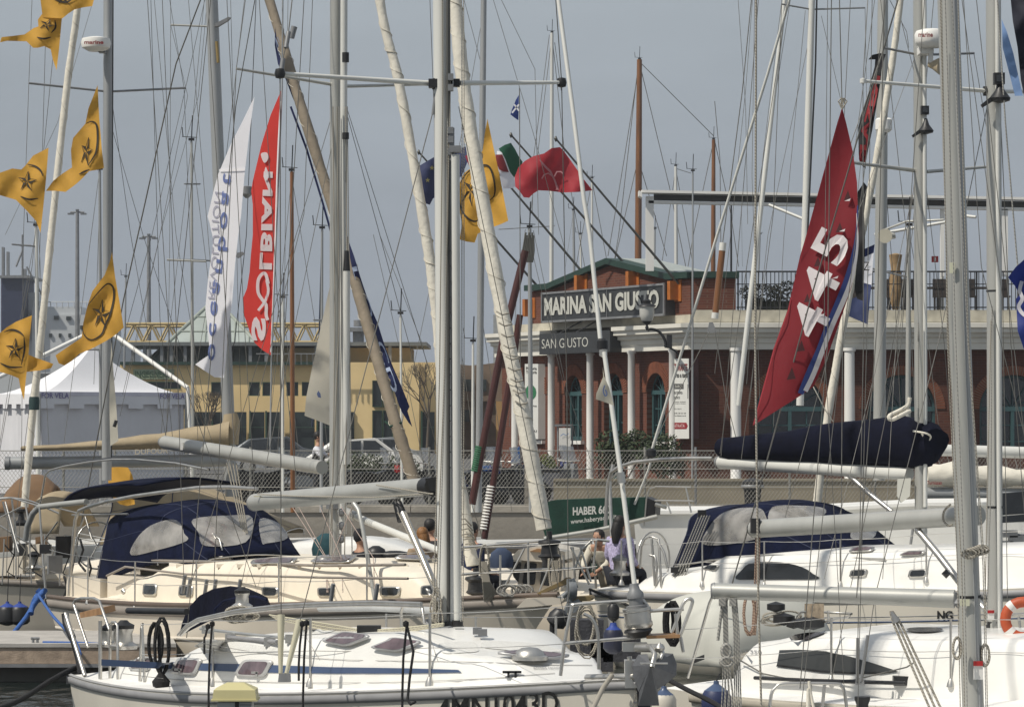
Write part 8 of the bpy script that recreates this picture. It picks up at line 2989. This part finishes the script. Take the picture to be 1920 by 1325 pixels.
# masts standing in the basin behind the clubhouse
bgboat('tall varnished wooden mast behind the clubhouse roof', (1199, 112), (1196, 560), 132, 13, WOOD, (), [[(1199, 118), (1170, 300), (1140, 480)], [(1199, 118), (1255, 350), (1290, 520)], [(1199, 116), (1338, 255)], [(1196, 300), (1150, 500)], [(1197, 300), (1215, 360), (1250, 480)], [(1197, 118), (1160, 440), (1150, 500)]], False, 'wooden_mast', sw=.03)
bgboat('shorter varnished wooden mast right of the tall wooden one', (1338, 262), (1337, 560), 132, 9, WOOD, (), [[(1338, 264), (1300, 440), (1290, 500)], [(1340, 264), (1370, 400), (1385, 500)], [(1340, 190), (1350, 300), (1352, 500)]], False, 'wooden_mast', sw=.03)
bgboat('tall white mast behind the red flag and gable', (1035, 62), (1034, 560), 128, 8, ALUW, ((424, (935, 430), (1040, 423)),), [[(1035, 66), (990, 440), (970, 520)], [(1035, 66), (1060, 300), (1100, 520)], [(1030, 66), (1000, 300), (998, 400)], [(1040, 80), (1052, 170)]], False, 'white_mast', sw=.025)
bgboat('thin white mast between the flagpoles', (1110, 335), (1110, 540), 128, 5, ALUW, (), [[(1110, 338), (1080, 500)], [(1110, 338), (1140, 500)]], False, 'white_mast', sw=.025)
bgboat('white mast right of the tall wooden mast', (1267, 312), (1268, 540), 128, 7, ALUW, (), [[(1267, 316), (1240, 500)], [(1267, 316), (1296, 325)], [(1267, 316), (1300, 500)]], False, 'white_mast', sw=.025)
bgboat('thin grey pole before the brick parapet corner', (1299, 322), (1298, 900), 99, 4, ALU2, (), [], False, 'grey_pole')
bgboat('thin black mast right of the short wooden mast', (1371, 380), (1371, 560), 125, 4, BLACK, (), [[(1390, 380), (1392, 500)]], False, 'black_mast', False)
bgboat('white post with small red sign on the clubhouse terrace', (1766, 400), (1767, 585), 104.5, 8, ALUW, (), [], False, 'white_post', False)
sgx = thing('sign', P(1753, 492, 104), 'tiny red and white square notice on the terrace post', 'sign')
MB().box(P(1753, 486, 104), (.22, .03, .2)).build('sign_plate', RED, sgx)
MB().box(P(1753, 486, 103.98), (.06, .03, .13)).build('figure_mark', WHITEP, sgx)
bgboat('cluster of thin masts behind the flagpole feet, foremost one', (1075, 395), (1077, 540), 128, 5, ALU2, (), [[(1075, 398), (1060, 500)]], False, 'grey_mast')
bgboat('thin pale mast far behind the third flagpole foot', (1088, 440), (1090, 540), 130, 4, ALUW, (), [], False, 'grey_mast')
for i, (x0, x1, y0) in enumerate(((236, 233, 520), (1228, 1226, 430), (1425, 1420, 440))):
    bgboat(['small grey mast above the marquee roof', 'small grey mast behind the awning post', 'small grey mast behind the awning beam'][i], (x0, y0), (x1, 690 if i == 0 else 560), 125, 4, ALU2, (), [], False, 'grey_mast')
# wooden spar hung on split backstay
ws = thing('wooden_spar', P(1343, 600, 60), 'short varnished spar with silver caps hanging before the brick parapet', 'spar')
MB().tube([P(1341, 590, 60), P(1355, 462, 60)], .062, 12).build('spar_body', WOOD, ws)
for (y0, y1) in ((470, 455), (597, 586)):
    x0, x1 = 1355 - (y0 - 462) * .11, 1355 - (y1 - 462) * .11
    MB().tube([P(x0, y0, 60), P(x1, y1, 60)], .066, 12).build('metal_cap', ALUW, ws)
MB().prism([P(x, y, 60) for x, y in ((1330, 604), (1341, 606), (1346, 622), (1326, 622)) if True][:1] + [P(1337, 604, 60), P(1344, 624, 60), P(1326, 624, 60)], V(0, .06, 0)).build('bridle_plate', GREYM, ws)
MB().tube([P(1330, 622, 60), P(1270, 740, 60), P(1210, 865, 60)], .008, 5).build('bridle_wire', WIRE, ws)
MB().tube([P(1341, 622, 60), P(1360, 740, 60), P(1392, 870, 60)], .008, 5).build('bridle_wire', WIRE, ws)
MB().tube([P(1355, 455, 60), P(1392, 170, 60), P(1415, -60, 60)], .010, 5).build('backstay', WIRE, ws)
# extra running lines on the named yachts
for b_, y0s in ((D, [(1600, -100, 1560, 640, 1440, 1090), (1640, -100, 1700, 440, 1720, 870), (1470, -100, 1450, 400, 1390, 860), (1492, -100, 1400, 500, 1350, 850), (1430, -100, 1398, 300, 1352, 855), (1760, -100, 1710, 440, 1650, 780)]),
                (E, [(1740, -100, 1690, 640, 1560, 1270), (1820, -100, 1900, 640, 1960, 1150), (1790, -100, 1880, 560, 1890, 1180), (1800, -100, 1840, 500, 1930, 850)]),
                (A, [(1660, -100, 1645, 600, 1606, 1120), (1560, -100, 1552, 640, 1500, 1290)]),
                (Cb, [(420, -100, 460, 640, 478, 930), (480, -100, 520, 560, 560, 940), (300, -100, 330, 600, 345, 1100), (270, -100, 318, 640, 480, 1100), (590, -100, 570, 400, 470, 800)]),
                (G, [(90, -100, 70, 640, 20, 1050), (120, -100, 60, 500, -10, 900), (280, -100, 300, 600, 330, 880)]),
                (Hb, [(470, -100, 400, 500, 340, 860), (430, -100, 448, 640, 455, 860), (345, -100, 400, 560, 440, 850), (280, -100, 330, 440, 400, 860)])):
    dd = {'D': 46, 'E': 31, 'A': 23.6, 'C': 45, 'G': 56, 'H': 62}[[k for k, v in (('D', D), ('E', E), ('A', A), ('C', Cb), ('G', G), ('H', Hb)) if v is b_][0]]
    for (a0, a1, c0_, c1_, e0_, e1_) in y0s:
        MB().tube([P(a0, a1, dd), P(c0_, c1_, dd), P(e0_, e1_, dd)], .0038 if dd < 40 else .005, 4).build('running_line', WIRE, b_.root)

# ------------------------------------------------------------------ people


def skin_mesh(verts, edges, radii, sub=2):
    me = bpy.data.meshes.new('tmp')
    me.from_pydata(verts, edges, [])
    ob = bpy.data.objects.new('tmp', me)
    C.objects.link(ob)
    md = ob.modifiers.new('s', 'SKIN')
    md.use_smooth_shade = True
    for i, r_ in enumerate(radii):
        me.skin_vertices[0].data[i].radius = (r_, r_) if not isinstance(r_, tuple) else r_
        me.skin_vertices[0].data[i].use_root = (i == 0)
    sb = ob.modifiers.new('u', 'SUBSURF')
    sb.levels = sub
    dg = bpy.context.evaluated_depsgraph_get()
    ev = ob.evaluated_get(dg)
    m2 = ev.to_mesh()
    vs = [v.co.copy() for v in m2.vertices]
    fs = [list(p.vertices) for p in m2.polygons]
    ev.to_mesh_clear()
    bpy.data.objects.remove(ob)
    return vs, fs


def person(px, py, d, fwd, label, J, shirt, trousers, hair, longhair=0.0, sitting=False, k=1.0, vest=None, group=None):
    """px,py: top of the head; J: joints in (forward, right, up) from the pelvis"""
    f = Vector((math.sin(fwd), -math.cos(fwd), 0))
    r = Vector((-f.y, f.x, 0)) * -1
    top = P(px, py, d)
    head = Vector(J['head'])
    pel = top - (f * head.x + r * head.y + V(0, 0, head.z + .115)) * k
    o = thing('person', pel - V(0, 0, .9 if not sitting else .5), label, 'person', group)

    def W(p): return pel + (f * p[0] + r * p[1] + V(0, 0, p[2])) * k
    names = ['pelvis', 'waist', 'chest', 'neck', 'head0', 'shl', 'ell', 'wrl', 'hal', 'shr', 'elr', 'wrr', 'har', 'hil', 'knl', 'anl', 'tol', 'hir', 'knr', 'anr', 'tor']
    hx, hy, hz = head
    base = dict(pelvis=(0, 0, 0), waist=(.01 + hx * .25, 0, .2), chest=(.02 + hx * .7, 0, .42), neck=(hx * .92, hy, hz - .16), head0=(hx, hy, hz - .03),
                shl=(hx * .75, -.19, .48), shr=(hx * .75, .19, .48), hil=(0, -.09, -.03), hir=(0, .09, -.03))
    base.update(J)
    rd = dict(pelvis=.14, waist=.125, chest=.15, neck=.055, head0=.06, shl=.065, ell=.045, wrl=.03, hal=.035, shr=.065, elr=.045, wrr=.03, har=.035, hil=.09, knl=.06, anl=.042, tol=.035, hir=.09, knr=.06, anr=.042, tor=.035)
    ed = [(0, 1), (1, 2), (2, 3), (3, 4), (2, 5), (5, 6), (6, 7), (7, 8), (2, 9), (9, 10), (10, 11), (11, 12), (0, 13), (13, 14), (14, 15), (15, 16), (0, 17), (17, 18), (18, 19), (19, 20)]
    vs, fs = skin_mesh([W(base[n_]) for n_ in names], ed, [rd[n_] * k for n_ in names])
    mb = MB().add(vs, fs, True)
    hc = W(base['head'])
    prof = [(0, -.12), (.045, -.112), (.068, -.07), (.078, -.01), (.080, .04), (.066, .09), (.035, .113), (0, .12)]
    mb.lathe(hc, [(a * k, b * k) for a, b in prof], 16)
    mb.lathe(hc + f * .078 * k + V(0, 0, -.02 * k), [(0, -.02 * k), (.014 * k, -.01 * k), (.006 * k, .03 * k)], 8)
    for s_ in (-1, 1):
        mb.lathe(hc + r * s_ * .08 * k, [(0, -.03 * k), (.016 * k, 0), (0, .03 * k)], 8)
    for sd, hn, wn in ((-1, 'hal', 'wrl'), (1, 'har', 'wrr')):
        h = W(base[hn])
        dr = (h - W(base[wn]))
        dr = dr.normalized() if dr.length > .001 else V(0, 0, -1)
        sdv = dr.cross(f).normalized() if dr.cross(f).length > .1 else r
        for i in range(4):
            a = h + dr * .03 * k + sdv * (i - 1.5) * .018 * k
            mb.tube([a, a + dr * .04 * k, a + dr * (.06 + .01 * (i in (1, 2))) * k + f * .02 * k], [.009 * k, .008 * k, .006 * k], 6)
        mb.tube([h - sdv * .03 * k, h - sdv * .05 * k + dr * .04 * k], [.011 * k, .008 * k], 6)
    mb.build('body', SKIN, o)
    # clothes: same skeleton, a little wider, cut at wrist, ankle and neck
    n1 = ['waist', 'pelvis', 'chest', 'shl', 'ell', 'shr', 'elr', 'nk', 'fl', 'fr']
    base['nk'] = tuple(Vector(base['chest']).lerp(Vector(base['neck']), .55))
    base['fl'] = tuple(Vector(base['ell']).lerp(Vector(base['wrl']), .8))
    base['fr'] = tuple(Vector(base['elr']).lerp(Vector(base['wrr']), .8))
    rs_ = [.14, .15, .168, .082, .06, .082, .06, .075, .045, .045]
    vs, fs = skin_mesh([W(base[n_]) for n_ in n1], [(0, 1), (0, 2), (2, 3), (3, 4), (2, 5), (5, 6), (2, 7), (4, 8), (6, 9)], [q * k for q in rs_])
    MB().add(vs, fs, True).build('shirt', shirt, o)
    if vest:
        vs, fs = skin_mesh([W(base[n_]) for n_ in ('waist', 'pelvis', 'chest', 'shl', 'shr')] , [(0, 1), (0, 2), (2, 3), (2, 4)], [q * k for q in (.155, .16, .185, .075, .075)])
        MB().add(vs, fs, True).build('waistcoat', vest, o)
    n2 = ['pelvis', 'hil', 'knl', 'anl', 'hir', 'knr', 'anr']
    vs, fs = skin_mesh([W(base[n_]) for n_ in n2], [(0, 1), (1, 2), (2, 3), (0, 4), (4, 5), (5, 6)], [q * k for q in (.15, .105, .075, .06, .105, .075, .06)])
    MB().add(vs, fs, True).build('trousers', trousers, o)
    mb = MB()
    hb_ = hc - f * .018 * k + V(0, 0, .012 * k)
    mb.lathe(hb_, [(.05 * k, -.075 * k), (.085 * k, -.03 * k), (.092 * k, .03 * k), (.082 * k, .08 * k), (.05 * k, .118 * k), (0, .13 * k)], 16)
    if longhair:
        mb.tube([hb_ - f * .03 * k, hb_ - f * .07 * k - V(0, 0, .12 * k), hb_ - f * .09 * k - V(0, 0, longhair * k)], [.085 * k, .09 * k, .05 * k], 10)
    mb.build('hair', hair, o)
    for s_ in (-1, 1):
        e_ = hc + f * .076 * k + r * s_ * .03 * k + V(0, 0, .012 * k)
        MB().lathe(e_, [(0, -.008 * k), (.011 * k, 0), (0, .008 * k)], 8).build('eye', INK, o)
    return o


STAND = dict(head=(.02, 0, .74), ell=(.02, -.24, .22), wrl=(.12, -.22, .0), hal=(.15, -.22, -.06), elr=(.02, .24, .22), wrr=(.12, .22, .0), har=(.15, .22, -.06),
             knl=(.02, -.1, -.45), anl=(0, -.1, -.86), tol=(.14, -.1, -.9), knr=(.0, .1, -.45), anr=(-.02, .1, -.86), tor=(.12, .1, -.9))
SIT = dict(STAND, head=(.04, 0, .72), knl=(.42, -.12, 0), anl=(.42, -.12, -.42), tol=(.55, -.12, -.45), knr=(.42, .12, 0), anr=(.42, .12, -.42), tor=(.55, .12, -.45), wrl=(.28, -.14, .08), hal=(.36, -.12, .06), wrr=(.28, .14, .08), har=(.36, .12, .06))
wshirt = mat('white_shirt', (.66, .66, .70), .9, 0, .05, 8, bump=.3, bs=12)
DEN = mat('dark_trousers', (.02, .022, .03), .9)
PH = dict(STAND, elr=(.16, .26, .30), wrr=(.16, .13, .58), har=(.12, .10, .66), ell=(.12, -.24, .28), wrl=(.26, -.10, .36), hal=(.3, -.04, .38))
pm_ = person(597, 810, 73, 1.35, 'dark-haired man in a black waistcoat and white shirt holding a phone by the paired masts', PH, wshirt, DEN, HAIRB, vest=JACK)
BEND = dict(STAND, head=(.36, .0, .58), chest=(.28, 0, .40), waist=(.10, 0, .2), neck=(.34, 0, .47), shl=(.27, -.19, .42), shr=(.27, .19, .42), ell=(.42, -.22, .2), wrl=(.55, -.12, .1), hal=(.6, -.1, .07), elr=(.42, .22, .2), wrr=(.55, .14, .1), har=(.6, .12, .07))
person(807, 974, 49.5, 2.6, 'seated person with short dark hair behind the auburn-haired one', SIT, JACK, DEN, HAIRB, sitting=True)
person(791, 990, 48.8, -2.6, 'seated person with auburn hair beside the shiny silver boom strut', SIT, mat('tan_jacket', (.30, .22, .14), .9), DEN, HAIRR, .16, sitting=True)
person(887, 980, 48.2, 2.2, 'seated person in dark navy with black hair right of the silver mast', SIT, mat('navy_jacket', (.015, .022, .06), .9), DEN, HAIRB, sitting=True)
person(676, 993, 48.6, 1.9, 'seated figure in a black hooded jacket right of the paired masts', SIT, JACK, DEN, JACK, sitting=True, k=1.05)
person(1122, 994, 48.6, -.6, 'person in a loose cream shirt bending forward beside the green sail cover', BEND, SHIRTW, mat('beige_trousers', (.36, .31, .23), .9, bump=.3, bs=10), HAIRB)
person(1163, 968, 48.2, 2.4, 'person with long black hair and lilac patterned shirt behind the silver forestay', SIT, mat('lilac_shirt', (.42, .38, .55), .9, 0, .4, 30), DEN, HAIRB, .30, sitting=True)

# ------------------------------------------------------------------ sea air
hm = bpy.data.materials.new('sea_haze')
hm.use_nodes = True
n, l = hm.node_tree.nodes, hm.node_tree.links
n.remove(n['Principled BSDF'])
pv = n.new('ShaderNodeVolumePrincipled')
pv.inputs['Color'].default_value = (.86, .90, .95, 1)
pv.inputs['Density'].default_value = .00035
pv.inputs['Anisotropy'].default_value = .2
l.new(pv.outputs[0], n['Material Output'].inputs['Volume'])
MB().box((0, 435, 31.5), (820, 990, 66)).build('haze', hm, kind='stuff')
sc.cycles.volume_bounces = 0
